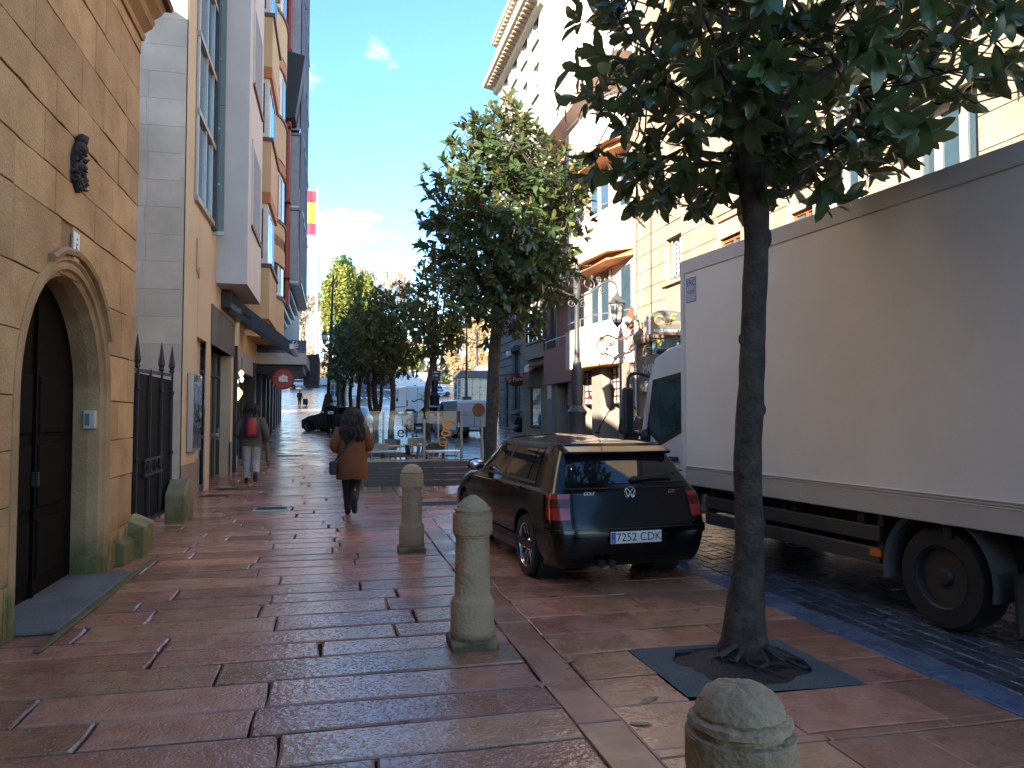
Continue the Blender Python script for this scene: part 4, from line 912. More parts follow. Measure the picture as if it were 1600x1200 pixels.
MB().prism(orpoly(1.1), lambda u, v, w: (u, v, w), oz0+.70, oz0+.80).build('oriel_sill', M['darkwood'], r3, world=True)
MB().prism(orpoly(1.15), lambda u, v, w: (u, v, w), oz1+.9, oz1+1.2).build('oriel_roof', M['darkwood'], r3, world=True)
MB().prism(orpoly(.8), lambda u, v, w: (u, v, w), oz0-.3, oz0).build('oriel_corbel', cs, r3, world=True)
for i in range(5):
    yy = o0+.25+(o1-o0-.5)*i/4; MB().box((nx-.78, yy-.05, oz0+.75), (nx-.70, yy+.05, oz1+.9)).build('oriel_post', M['darkwood'], og, world=True)
for (a, c) in (((nx-.02, o0-.13), (nx-.73, o0+.22)),):
    for f in (.15, .55, .95): p = Vector((*a, 0)).lerp(Vector((*c, 0)), f); MB().box((p.x-.05, p.y-.06, oz0+.75), (p.x+.05, p.y+.02, oz1+.9)).build('oriel_post', M['darkwood'], og, world=True)
for zz in (oz0+1.5, oz1+.3): MB().prism(orpoly(1.02), lambda u, v, w: (u, v, w), zz, zz+.07).build('oriel_rail', M['darkwood'], og, world=True)
sw = window(r3, nx, (SH[0], SH[1], g+.55, SH[3]), M['darkwood'], 0, 0, .1, 'glass', .12, 'shop_window')
for k in range(4):
    zz = g+.85+k*.42; MB().box((nx+.15, SH[0]+.2, zz), (nx+.35, SH[1]-.15, zz+.03)).build('shelf', M['wood'], sw, world=True)
    for j in range(3): MB().box((nx+.16, SH[0]+.3+j*.3, zz+.03), (nx+.22, SH[0]+.42+j*.3, zz+.25)).build('goods', mat('goods', (.4, .33, .25), .6), sw, world=True)
MB().box((nx-.03, SH[0]-.1, g), (nx+.05, SH[1]+.1, g+.5)).build('stall_riser', cs, r3, world=True)
MB().box((nx-.05, SH[0]-.15, SH[3]+.02), (nx+.0, SH[1]+.6, SH[3]+.45)).build('fascia', cs, r3, world=True)
text('JM', .5, mat('gilt', (.30, .21, .06), .4), r3, (-.06, (SH[0]+SH[1])/2-35+.1, SH[3]+.24-ground(35)), (0, -1, 0), (0, 0, 1), 'gilt_letters', .01)
aw2 = thing('red_awning', 'small red and white scalloped awning over the oriel house shop', 'awning', (nx, (SH[0]+SH[1])/2, SH[3]+.5))
for s in (-.7, .45): MB().prism([(-.02, .5), (-.5, .2), (-.5, .05), (-.02, .4)], lambda u, v, w: (u, w, v), s, s+.7).build('awning_cover', mat('awning_red', (.42, .04, .05), .6), aw2)
MB().prism([(-.03, .75), (-.45, .5), (-.45, .22), (-.03, .5)], lambda u, v, w: (u, w, v), -.25, .45).build('awning_white', M['white'], aw2)
MB().box((nx-.15, 33.2, g+.0), (nx-.02, 34.1, g+2.6)).build('grey_door', mat('grey_doorleaf', (.20, .22, .24), .5), r3, world=True)
MB().box((nx-.16, 33.3, g+1.9), (nx-.15, 34.0, g+2.5)).build('fanlight', M['white'], r3, world=True)
os_ = thing('oval_sign', 'dark red oval hanging sign with cream script beside the oriel house', 'sign', (nx, 39.3, 3))
pc = atY(807, 593, 39.4)
MB().ell((pc.x, pc.y, pc.z), (.62, .07, .36), 24, 8).build('oval', mat('oval_red', (.15, .012, .018), .35), os_, world=True, smooth=True)
text('y Punto', .30, mat('cream_letter', (.55, .42, .28), .5), os_, (pc.x-nx, pc.y-39.3-.075, pc.z-3), (1, 0, .12), (-.12, 0, 1), 'script', .004, shear=.3)
MB().bar((pc.x+.5, pc.y, pc.z), (nx+.3, pc.y, pc.z), .05).build('bracket', M['iron'], os_, world=True)
# ---- tall rusticated corner building
tx = 11.0
r4 = thing('rusticated_corner_building', 'tall grey rusticated stone building with a sunlit dentil cornice at the corner', 'building', (tx, 45, ground(45)))
M['rust'] = stone_block_mat('grey_rusticated_stone', (.24, .225, .20), (.33, .31, .275), rnd=.12, bump=.3)
g = ground(44); YB0, YB1 = 39.5, 51.0
AW = rect(801, 814, 548, 640, tx); AD = rect(788, 796, 590, 665, tx)
uw = []
for k in range(6):
    for j in range(4): uw.append((40.6+j*2.6, 41.8+j*2.6, 7.2+k*3.1, 9.0+k*3.1))
hl = [AW, (AD[0], AD[1], g, AD[3])]
wallholes(r4, 'wall', M['rust'], tx, tx+.4, YB0, YB1, g-.3, 28, hl+uw)
MB().box((tx+.4, YB0, 0), (tx+9, YB1, 28)).build('building_body', mat('r4_body', (.48, .42, .34), .8), r4, world=True)
MB().box((tx+.0, YB0-.05, 12), (tx+9, YB0, 28)).build('party_wall', mat('pale_party_wall', (.55, .50, .43), .8, .04), r4, world=True)
for (xx, z0, z1) in ((tx+.8, 17.5, 22), (tx+.8, 22.6, 27)):
    for a, c in (((xx, z0), (xx+2.5, z0)), ((xx, z1), (xx+2.5, z1)), ((xx, z0), (xx, z1)), ((xx+2.5, z0), (xx+2.5, z1))): MB().bar((a[0], YB0-.06, a[1]), (c[0], YB0-.06, c[1]), .05, .03).build('panel_line', M['rust'], r4, world=True)
ashlar(r4, tx, YB0, YB1, g+.05, 8.0, .50, 1.25, M['rust'], hl+uw, d=.07, name='rusticated_block', bev=.03)
for h in uw:
    w = window(r4, tx, h, M['white'], 1, 1, .2, 'glass', .08); MB().box((tx-.12, h[0]-.15, h[2]-.15), (tx+.1, h[1]+.15, h[2])).build('sill', M['rust'], w, world=True)
w = window(r4, tx, AW, M['black'], 1, 1, .2, 'bglass', .08, 'arched_window')
MB().prism([((AW[0]+AW[1])/2+.62*math.cos(a)*(AW[1]-AW[0])*.9, AW[3]+.35*math.sin(a)) for a in np.linspace(0, math.pi, 10)], lambda u, v, w_: (w_, u, v), tx-.09, tx+.02).build('arch_head', M['dark'], r4, world=True)
MB().box((tx+.15, AD[0], g), (tx+.2, AD[1], AD[3])).build('door', M['dark'], r4, world=True)
MB().box((tx-.3, AW[0]-.2, AW[2]-.25), (tx, AW[1]+.2, AW[2]-.05)).build('window_ledge', M['rust'], r4, world=True)
for (zc, ov) in ((24.0, 1.0), (26.9, .5)):
    c = MB().prism([(tx, 0), (tx-.25*ov, .1), (tx-.35*ov, .35), (tx-1.0*ov, .5), (tx-1.05*ov, .85), (tx, .95)], lambda u, v, w: (u, w, zc+v), YB0, YB1+.8*ov).build('cornice', mat('cornice_stone', (.46, .41, .33), .8, .06), r4, world=True)
    for i in range(22): yy = YB0+.1+i*.53; MB().box((tx-.85*ov, yy, zc+.28), (tx-.3*ov, yy+.27, zc+.5)).build('dentil', M['peach'], c, world=True)
MB().box((tx-.25, AW[1]+.2, AW[3]-.2), (tx-.02, AW[1]+.7, AW[3]+.1)).build('spot_lamp', M['white'], r4, world=True)
# ---- ornate street lamp
def scroll(c, r, turns, a0, ux, uz, n=26, rad=.016, shrink=.25):
    ux, uz = Vector(ux), Vector(uz); pts = []
    for i in range(n): f = i/(n-1); a = a0+turns*2*math.pi*f; rr = r*(1-(1-shrink)*f); pts.append(Vector(c)+ux*rr*math.cos(a)+uz*rr*math.sin(a))
    return pts
def lantern(t, c, s, m, gm_):
    ln = MB().lathe([(.08*s, -.52*s), (.11*s, -.50*s), (.20*s, 0), (.19*s, .0)], 6, c).build('lantern', gm_, t)
    for j in range(6):
        a = j*math.pi/3; MB().bar((c[0]+.115*s*math.cos(a), c[1]+.115*s*math.sin(a), c[2]-.5*s), (c[0]+.205*s*math.cos(a), c[1]+.205*s*math.sin(a), c[2]), .018*s).build('lantern_bar', m, ln)
    MB().lathe([(.25*s, 0), (.24*s, .03*s), (.16*s, .12*s), (.15*s, .15*s), (.06*s, .24*s), (.03*s, .30*s), (.012*s, .40*s)], 6, c).build('lantern_cap', m, ln)
    MB().lathe([(.03*s, -.62*s), (.05*s, -.57*s), (.11*s, -.52*s), (.11*s, -.5*s)], 6, c).build('lantern_foot', m, ln)
M['milk'] = mat('milky_lamp_glass', (.45, .44, .40), .3, .05)
def post_lamp(name, label, loc, h, arms, m, detail=True, group=None):
    t = thing(name, label, 'street lamp', loc, 0, group); k = h/5.2
    MB().lathe([(.26*k, 0), (.26*k, .12*k), (.23*k, .16*k), (.225*k, 1.40*k), (.25*k, 1.45*k), (.27*k, 1.52*k), (.18*k, 1.62*k), (.13*k, 1.70*k)], 16).build('base_drum', m, t, smooth=True, bevel=0)
    MB().lathe([(.12*k, 1.68*k), (.15*k, 1.74*k), (.15*k, 1.8*k), (.165*k, 2.2*k), (.155*k, 2.55*k), (.17*k, 2.62*k), (.12*k, 2.72*k), (.13*k, 2.80*k), (.10*k, 2.9*k)], 12).build('fluted_shaft', m, t, smooth=True)
    MB().lathe([(.085*k, 2.85*k), (.075*k, 3.5*k), (.065*k, 4.6*k), (.09*k, 4.65*k), (.10*k, 4.75*k), (.06*k, 4.85*k)], 12).build('pole', m, t, smooth=True)
    MB().lathe([(.07*k, 4.7*k), (.11*k, 4.85*k), (.11*k, 5.2*k), (.13*k, 5.25*k), (.08*k, 5.4*k), (.05*k, 5.5*k), (.01, 5.75*k)], 10).build('capital', m, t, smooth=True)
    for s in arms:
        ux = (s, 0, 0)
        pts = [(0, 0, 4.75*k)]+[(s*x*k, 0, zz*k) for x, zz in ((.2, 4.70), (.45, 4.82), (.7, 5.02), (.95, 5.12), (1.12, 5.05), (1.17, 4.88))]
        a = MB().tube(catmull(pts, 4), .028*k, 6).build('arm', m, t, smooth=True)
        if detail:
            for c, r, tn, a0 in (((s*.34*k, 0, 5.02*k), .19*k, 1.6, 4.7), ((s*.72*k, 0, 4.86*k), .11*k, 1.5, 1.5), ((s*.16*k, 0, 4.48*k), .13*k, 1.5, 1.2), ((s*.62*k, 0, 5.16*k), .09*k, 1.4, 4.), ((s*.96*k, 0, 5.2*k), .07*k, 1.3, 4.)):
                MB().tube(scroll(c, r, tn, a0, ux, (0, 0, 1)), .017*k, 5).build('scroll', m, a, smooth=True)
            for j in range(5): MB().ell((s*(.25+.19*j)*k, 0, (5.17+.05*math.sin(j*2))*k), (.04*k, .025*k, .055*k), 7, 5).build('leaf_ornament', m, a, smooth=True)
        lantern(t, (s*1.17*k, 0, 4.5*k), 1.05*k, m, M['milk'])
    return t
post_lamp('street_lamp', 'ornate grey green street lamp with scrolled arms before the white balcony house', (xat(902, 20.5), 20.5, ground(20.5)), 5.35, (1, -1), M['lampgrey'])
# ---- wall lamp bracket on the corner of the peach building
wl_ = thing('wall_lamp', 'wrought iron wall lamp bracket at the corner of the peach building', 'wall lamp', (9.15, 22.5, 4.2))
rust = mat('rusty_iron', (.16, .06, .03), .6, .3)
MB().tube(catmull([(0, 0, 0), (-.4, 0, -.22), (-.85, 0, -.1), (-1.15, 0, -.28), (-1.25, 0, -.5)], 5), .03, 6).build('arm', rust, wl_, smooth=True)
for c, r, tn, a0 in (((-.35, 0, -.05), .17, 1.6, 0), ((-.75, 0, -.3), .14, 1.6, 2), ((-.12, 0, .18), .12, 1.5, 1), ((-1.05, 0, -.2), .09, 1.5, 3)): MB().tube(scroll(c, r, tn, a0, (1, 0, 0), (0, 0, 1)), .02, 5).build('scroll', rust, wl_, smooth=True)
MB().prism([(-.3, .45), (-.05, .85), (.08, .6), (0, .1), (-.2, .15)], lambda u, v, w: (u, w, v), -.04, .04).build('shade_plate', rust, wl_)
MB().ell((-.22, -.02, .38), (.17, .14, .12)).build('bulb_globe', M['white'], wl_, smooth=True)
# ================================================================== VEHICLES (local frame: +Y forward, X right)
def cargrid(Lr, Lf, Hs=1., Ws=1., hatch=True, sed=0):
    wid = [0, .70, .80, .855, .862, .835, .79, .605, .50, 0]; zz = [.19, .19, .25, .50, .68, .89, .965, 1.345, 1.40, 1.435]
    def st(yl, yu, w=1., z=None, x=None):
        r = []
        for i in range(10):
            f = max(0., min(1., (i-5)/2)) if i >= 6 else 0
            yy = yl if i < 6 else (yu if i > 6 else yl*.7+yu*.3)
            r.append(((x or wid)[i]*w*Ws, yy, (z or zz)[i]*Hs))
        return r
    rc = [-.55, -.66, -.78, -.83, -.80, -.73, -.69, -.41, -.33, -.2]
    U = []
    U.append([(0, rc[i], zz[i]*Hs) for i in range(10)])
    U.append([(wid[i]*.5*Ws, rc[i]+.005, zz[i]*Hs) for i in range(10)])
    U.append([(wid[i]*.88*Ws, rc[i]+.04, zz[i]*Hs) for i in range(10)])
    U.append([(wid[i]*.975*Ws, rc[i]+.17, zz[i]*Hs) for i in range(10)])
    U.append(st(-.28, -.05)); U.append(st(.2, .25)); U.append(st(.75, .75)); U.append(st(1.25, 1.2)); U.append(st(1.7, 1.50))
    U.append(st(2.3, 2.2, 1., [.19, .19, .25, .5, .68, .87, .945, .985, .995, 1.005], [0, .70, .80, .855, .862, .835, .785, .66, .5, 0]))
    U.append(st(2.75, 2.75, 1., [.19, .19, .25, .5, .66, .82, .875, .91, .925, .93], [0, .70, .80, .85, .85, .80, .73, .58, .42, 0]))
    U.append(st(3.10, 3.10, .96, [.19, .19, .25, .48, .6, .70, .735, .765, .785, .79], [0, .70, .80, .84, .83, .77, .69, .52, .36, 0]))
    U.append([((.86 if i else 0)*q[0], 3.24, q[2]*(.97 if i > 4 else 1)) for i, q in enumerate(U[-1])])
    U.append([(0, 3.31 if 1 < i < 7 else 3.24, q[2]) for i, q in enumerate(U[-1])])
    A = np.array(U)
    A[:, :, 1] = np.where(A[:, :, 1] < 0, A[:, :, 1]*Lr/.83, A[:, :, 1]*Lf/3.31)
    return A
class Car:
    def __init__(s, A):
        k = 8; D = np.array([catmull(r, k) for r in A]); D = np.array([catmull(D[:, j], k) for j in range(D.shape[1])]).transpose(1, 0, 2); D[:, 0, 0] = 0; D[:, -1, 0] = 0; D[0, :, 0] = 0; D[-1, :, 0] = 0
        s.D = D; s.k = k
    def ev(s, u, v, off=0):
        sg = -1 if u < 0 else 1; u = abs(u); k = s.k; nu, nv = s.D.shape[:2]
        def p(a, b):
            a = min(max(a*k, 0), nu-1.001); b = min(max(b*k, 0), nv-1.001); i, j = int(a), int(b); f, g = a-i, b-j
            return Vector(s.D[i, j]*(1-f)*(1-g)+s.D[i+1, j]*f*(1-g)+s.D[i, j+1]*(1-f)*g+s.D[i+1, j+1]*f*g)
        P = p(u, v)
        if off:
            n = (p(u+.06, v)-p(u-.06, v)).cross(p(u, v+.06)-p(u, v-.06))
            if n.length > 1e-9: n.normalize(); c = Vector((0, P.y, .7)); n = n if n.dot(P-Vector((0, min(max(P.y, .2), 2.4), .75))) > 0 else -n; P = P+n*off
        return Vector((P.x*sg, P.y, P.z))
    def body(s):
        b = MB(); nu, nv = s.D.shape[:2]; st = 2
        us = list(range(0, nu, st)); vs = list(range(0, nv, st))
        if us[-1] != nu-1: us.append(nu-1)
        if vs[-1] != nv-1: vs.append(nv-1)
        for sg in (1, -1):
            o = len(b.v)
            for i in us:
                for j in vs: q = s.D[i, j]; b.v.append((q[0]*sg, q[1], q[2]))
            w = len(vs)
            for i in range(len(us)-1):
                for j in range(w-1):
                    f = (o+i*w+j, o+(i+1)*w+j, o+(i+1)*w+j+1, o+i*w+j+1); b.f.append(f if sg > 0 else f[::-1])
        me = b.mesh('body'); bm = bmesh.new(); bm.from_mesh(me); bmesh.ops.remove_doubles(bm, verts=bm.verts, dist=.0008); bmesh.ops.dissolve_degenerate(bm, edges=bm.edges, dist=.0005); bmesh.ops.recalc_face_normals(bm, faces=bm.faces); bm.to_mesh(me); bm.free(); return me
    def patch(s, u0, u1, v0, v1, off=.005, nu=10, nv=6, sk=0, th=.004):
        b = MB(); g = [[s.ev(u0+(u1-u0)*i/nu+sk*j/nv, v0+(v1-v0)*j/nv, off) for j in range(nv+1)] for i in range(nu+1)]
        for r in g: b.v += [tuple(q) for q in r]
        for i in range(nu):
            for j in range(nv): a = i*(nv+1)+j; b.f.append((a, a+nv+1, a+nv+2, a+1))
        return b
def wheel(t, x, y, r, w, rimm, s, spokes=5, rimr=.70, detail=True, name='wheel'):
    RY = Matrix.Translation((x, y, r)) @ Matrix.Rotation(math.pi/2, 4, 'Y') @ Matrix.Scale(s, 4, (0, 0, 1))
    q = rimr*r
    ty = MB().lathe([(q, -w/2), (r*.93, -w/2), (r, -w/2+.03), (r, w/2-.035), (r*.94, w/2), (q*1.04, w/2), (q, w/2-.02)], 32, m=RY, cap=False).build(name, M['rubber'], t, smooth=True)
    rim = MB().lathe([(q*1.03, -w/2), (q, w/2-.005), (q*.96, w/2-.012), (q*.93, w/2-.05), (q*.9, -w/2)], 32, m=RY, cap=False).build('rim', rimm, ty, smooth=True)
    MB().lathe([(.01, w/2-.10), (q*.92, w/2-.10), (q*.92, w/2-.11)], 20, m=RY).build('brake_disc', M['dark'], ty)
    if detail:
        for i in range(spokes):
            m4 = RY @ Matrix.Rotation(i*2*math.pi/spokes+.3, 4, 'Z'); b = MB()
            for d in (-1, 1): b.add([m4 @ Vector(p) for p in ((.04, d*.012, w/2-.045), (.05, d*.045, w/2-.045), (q*.95, d*.062, w/2-.02), (q*.95, d*.022, w/2-.02), (.04, d*.012, w/2-.08), (.05, d*.045, w/2-.08), (q*.95, d*.062, w/2-.05), (q*.95, d*.022, w/2-.05))], [(0,1,2,3), (4,7,6,5), (0,4,5,1), (1,5,6,2), (2,6,7,3), (3,7,4,0)])
            b.build('spoke', rimm, rim)
    MB().lathe([(.01, w/2-.02), (.05, w/2-.025), (.07, w/2-.05)], 12, m=RY).build('hub', rimm, rim, smooth=True)
    return ty
def cutarches(me, axles, r):
    o = bpy.data.objects.new('tmpbody', me); COL.objects.link(o); cs = []
    for y in axles:
        for sg in (-1, 1):
            c = MB().lathe([(r, .0), (r, .5)], 28, m=Matrix.Translation((sg*.58, y, r-.045)) @ Matrix.Rotation(sg*math.pi/2, 4, 'Y')).build('cutter', None, fix=True); cs.append(c)
            c.data.materials.clear(); md = o.modifiers.new('b', 'BOOLEAN'); md.operation = 'DIFFERENCE'; md.object = c; md.solver = 'EXACT'
    bpy.context.view_layer.update(); dg = bpy.context.evaluated_depsgraph_get(); m2 = bpy.data.meshes.new_from_object(o.evaluated_get(dg))
    bpy.data.objects.remove(o)
    for c in cs: bpy.data.objects.remove(c)
    return m2 if len(m2.polygons) > 200 else me
def car(name, label, loc, rz, paint, A, axle=2.51, rimm=None, detail=True, rimr=.70, r=.31):
    t = thing(name, label, 'car', loc, rz); C_ = Car(A); me = cutarches(C_.body(), (0, axle), r+.05)
    bo = finish(me, 'body', paint, t, smooth=True, fix=True); bo.data.materials.clear(); bo.data.materials.append(paint)
    for p in bo.data.polygons: p.material_index = 0
    hwid = A[5, 4, 0]
    for y in (0, axle):
        for s in (-1, 1):
            wheel(t, s*(hwid-.115), y, r, .2, rimm or M['alu'], s, rimr=rimr, detail=detail)
            MB().lathe([(r+.055, -.15), (r+.055, .14)], 24, m=Matrix.Translation((s*(hwid-.2), y, r)) @ Matrix.Rotation(math.pi/2, 4, 'Y'), cap=False).build('wheel_well', M['dark'], t)
    MB().box((-hwid+.15, -.4, .16), (hwid-.15, 3., .3)).build('underbody', M['dark'], t)
    C_.patch(-1.88, 1.88, 6.12, 6.93, .006, 16).build('rear_window', M['carglass'], t, smooth=True)
    C_.patch(8.12, 8.93, 6.9, 9, .006).build('windscreen', M['carglass'], t, smooth=True); C_.patch(-8.12, -8.93, 6.9, 9, .006).build('windscreen', M['carglass'], t, smooth=True)
    for s in (1, -1):
        for a, c in ((4.15, 4.72), (4.80, 6.28), (6.42, 8.32)): C_.patch(s*a, s*c, 6.15, 6.90, .005).build('side_window', M['carglass'], t, smooth=True)
        C_.patch(s*4.1, s*8.5, 6.02, 6.11, .008, 24, 2).build('waist_trim', M['plastic'], t, smooth=True)
        C_.patch(s*4.1, s*8.2, 6.93, 7.02, .008, 24, 2).build('gutter_trim', M['plastic'], t, smooth=True)
        C_.patch(s*6.28, s*6.42, 6.12, 6.94, .006, 2, 6).build('door_pillar', M['plastic'], t, smooth=True)
        l = C_.patch(s*1.62, s*3.0, 3.95, 5.3, .007, 12, 6).build('rear_lamp', M['red'], t, smooth=True)
        C_.patch(s*1.64, s*2.98, 4.45, 4.85, .010, 10, 2).build('lamp_band', M['darkred'], l, smooth=True)
        C_.patch(s*11.3, s*12.4, 4.6, 5.9, .006).build('headlamp', M['chrome'], t, smooth=True)
        for y0 in (6.34, 8.4):
            pass
        for u in (4.75, 6.35, 8.6): C_.patch(s*(u-.006), s*(u+.006), 2.2, 6.05, .002, 1, 12).build('door_gap', M['dark'], t)
        for u in (5.0, 6.6):
            p = C_.ev(s*u, 5.15, .02); MB().cbox((p.x, p.y, p.z), (.035, .17, .035)).build('door_handle', paint, t, bevel=.01)
        p = C_.ev(s*8.25, 6.15, .0)
        mi = MB().ell((p.x+s*.13, p.y-.05, p.z+.06), (.11, .06, .075), 14, 8).build('wing_mirror', paint, t, smooth=True); MB().ell((p.x+s*.13, p.y-.085, p.z+.06), (.09, .035, .06), 12, 6).build('mirror_glass', M['chrome'], mi, smooth=True)
        C_.patch(s*4.2, s*8.6, 2.25, 2.6, .012, 20, 3).build('sill', M['plastic'], t, smooth=True)
    return t, C_
M['carglass'] = mat('car_glass', (.008, .010, .012), .03, .1, spec=.9)
M['darkred'] = mat('smoked_red_lens', (.10, .006, .006), .12, .1)
M['blackpaint'] = mat('black_car_paint', (.0025, .0025, .003), .13, .1, spec=.42)
M['greypaint'] = mat('grey_car_paint', (.07, .074, .08), .25, .1, coat=.6)
M['whitepaint'] = mat('white_car_paint', (.62, .64, .66), .3, .04, coat=.4)
# ---- black hatchback
A = cargrid(.83, 3.31, .955, .955)
gx = 2.70
t, C_ = car('parked_car', 'black hatchback with silver five spoke wheels parked behind the bollards', (gx, 7.62, 0), R(4.3), M['blackpaint'], A, rimm=M['chrome'])
for s in (1, -1): C_.patch(s*.0, s*1.9, 5.92, 6.0, .006, 8, 2).build('hatch_line', M['dark'], t)
p = C_.ev(0, 6.95, 0)
MB().prism([(-.05, -.02), (.10, .03), (.30, .05), (.26, .0), (.0, -.05)], lambda u, v, w: (w, p.y-.02+u-.06, p.z+v), -.56, .56).build('roof_spoiler', M['blackpaint'], t, bevel=.02, smooth=False)
b = MB()
for s in (1, -1):
    C_.patch(s*.0, s*3.35, 3.05, 3.42, .018, 20, 4).build('bumper_strip', M['blackpaint'], t, smooth=True)
    C_.patch(s*.0, s*3.1, 3.40, 3.44, .022, 20, 1).build('bumper_edge', M['plastic'], t, smooth=True)
    C_.patch(s*1.55, s*1.58, 3.5, 6.0, .003, 1, 10).build('hatch_gap', M['dark'], t)
q = C_.ev(0, 3.0, 0)
nb = t; py = q.y-.028; pz = .475
pl = MB().box((-.26, py-.012, pz-.055), (.26, py, pz+.055)).build('number_plate', M['white'], t, bevel=.004)
MB().box((-.256, py-.0135, pz-.051), (-.212, py-.0125, pz+.051)).build('blue_band', mat('plate_blue', (.01, .08, .42), .4), pl)
for k in range(6): MB().cbox((-.234+.012*math.cos(k), py-.0142, pz+.02+.012*math.sin(k)), (.004, .001, .004)).build('star', mat('star_yellow', (.7, .6, .1), .5), pl)
text('E', .03, M['white'], pl, (-.234, py-.014, pz-.03), (1, 0, 0), (0, 0, 1), 'lettering', .0005)
text('7252 CDK', .108, M['black'], pl, (.025, py-.014, pz-.001), (1, 0, 0), (0, 0, 1), 'lettering', .0008, spacing=.98)
q = C_.ev(0, 5.35, 0); bz = q.z+.0; by = q.y-.012
bd = MB().tube([(.055*math.cos(a), by, bz+.055*math.sin(a)) for a in np.linspace(0, 2*math.pi, 25)], .006, 6, cap=False).build('badge', M['chrome'], t, smooth=True)
for a, c in (((-.03, .042), (0, .005)), ((.03, .042), (0, .005)), ((-.046, .02), (-.022, -.04)), ((-.022, -.04), (0, .0)), ((0, .0), (.022, -.04)), ((.022, -.04), (.046, .02))): MB().bar((a[0], by-.002, bz+a[1]), (c[0], by-.002, bz+c[1]), .009, .008, (0, 1, 0)).build('badge_bar', M['chrome'], bd)
for x, tx_ in ((-.42, 'GOLF'), (.44, 'GTI')):
    q = C_.ev(x/.43*.6 if False else (1.1 if x > 0 else -1.1), 5.3, .006); text(tx_, .045, M['chrome'], t, (x, q.y-.006, q.z), (1, 0, 0), (0, .1, 1), 'model_letters', .002, shear=.2)
q = C_.ev(.6, 6.2, .02)
MB().bar((.08, q.y-.01, q.z+.0), (.52, q.y+.0, q.z+.05), .02, .03).build('wiper', M['plastic'], t); MB().ell((.08, q.y-.005, q.z), (.05, .025, .03)).build('wiper_hub', M['plastic'], t, smooth=True)
for x in (-.34, -.24): MB().lathe([(.03, 0), (.035, .01), (.035, .16), (.028, .16)], 14, m=Matrix.Translation((x, -.70, .24)) @ Matrix.Rotation(math.pi/2, 4, 'X')).build('exhaust_pipe', M['dark'], t, smooth=True)
q = C_.ev(0, 9, 0)
MB().tube([(.0, .02, 1.43), (.02, -.02, 1.50), (.10, -.26, 1.80)], [.012, .006, .003], 6).build('aerial', M['plastic'], t); MB().ell((0, .02, 1.435), (.025, .04, .02)).build('aerial_base', M['plastic'], t, smooth=True)
MB().box((-.60, -.74, .20), (.6, -.60, .27)).build('rear_valance', M['plastic'], t, bevel=.02)
# ---- box lorry
TW = Matrix.Rotation(0, 4, 'Z')
t = thing('box_lorry', 'white box lorry parked on the setts beside the tree', 'lorry', (4.04, 8.40, 0), R(5.85))
lw = mat('lorry_white', (.74, .70, .63), .4, .06, .9, detail=7, bump=.04, bscale=3); lt = mat('lorry_trim', (.58, .56, .52), .4, .05)
zb, zt = .82, 3.43
bx = MB().box((0, -7.2, zb), (2.45, 0, zt)).build('cargo_box', lw, t, bevel=.015)
MB().box((-.012, -7.22, zt-.15), (.03, .02, zt+.012)).build('top_rail', lt, bx, bevel=.008)
MB().box((-.014, -7.22, zb-.02), (.03, .02, zb+.16)).build('bottom_rail', mat('lorry_rail', (.46, .43, .38), .35, .05, coat=.3), bx, bevel=.008)
for k in range(3): MB().box((-.018, -7.2, zb+.15+k*.022), (.0, 0, zb+.156+k*.022)).build('rail_ridge', lt, bx)
MB().box((-.016, -.06, zb), (.03, .022, zt)).build('corner_post', lt, bx, bevel=.008)
MB().box((-.016, -7.22, zb), (.03, -7.12, zt)).build('rear_post', lt, bx, bevel=.008)
for i in range(12):
    MB().lathe([(.008, 0), (.008, .004)], 8, m=Matrix.Translation((-.015, -.4-i*.55, zb+.05)) @ Matrix.Rotation(-math.pi/2, 4, 'Y')).build('rivet', lt, bx)
st = MB().box((-.0025, -.30, 2.93), (-.0005, -.10, 3.21)).build('sticker', mat('sticker_pale', (.42, .43, .50), .4), bx)
nv = mat('sticker_blue', (.03, .03, .25), .4)
text('FRC', .105, nv, bx, (-.003, -.2, 3.15), (0, -1, 0), (0, 0, 1), 'lettering', .0005)
text('9-2021', .055, nv, bx, (-.003, -.2, 3.045), (0, -1, 0), (0, 0, 1), 'lettering', .0005)
for a, c, q, w in ((-.302, -.098, 3.206, 3.214), (-.302, -.098, 2.926, 2.934), (-.304, -.296, 2.93, 3.21), (-.104, -.096, 2.93, 3.21)): MB().box((-.0032, a, q), (-.0026, c, w)).build('sticker_edge', nv, bx)
MB().box((.25, -7.1, .5), (.42, -.1, .7)).build('chassis_rail', M['plastic'], t); MB().box((2.03, -7.1, .5), (2.2, -.1, .7)).build('chassis_rail', M['plastic'], t)
for k in range(9): MB().box((.05, -7+k*.85, .70), (2.4, -6.92+k*.85, .775)).build('cross_member', M['plastic'], t)
gr = mat('guard_grey', (.05, .048, .045), .5, .2)
for z0 in (.38, .56): MB().box((.06, -2.90, z0), (.10, -.35, z0+.13)).build('side_guard', gr, t, bevel=.01)
for y in (-2.9, -1.7, -.45): MB().box((.10, y, .40), (.14, y+.06, .9)).build('guard_bracket', gr, t)
MB().box((.055, -2.92, .44), (.07, -2.80, .50)).build('marker_light', M['orange'], t)
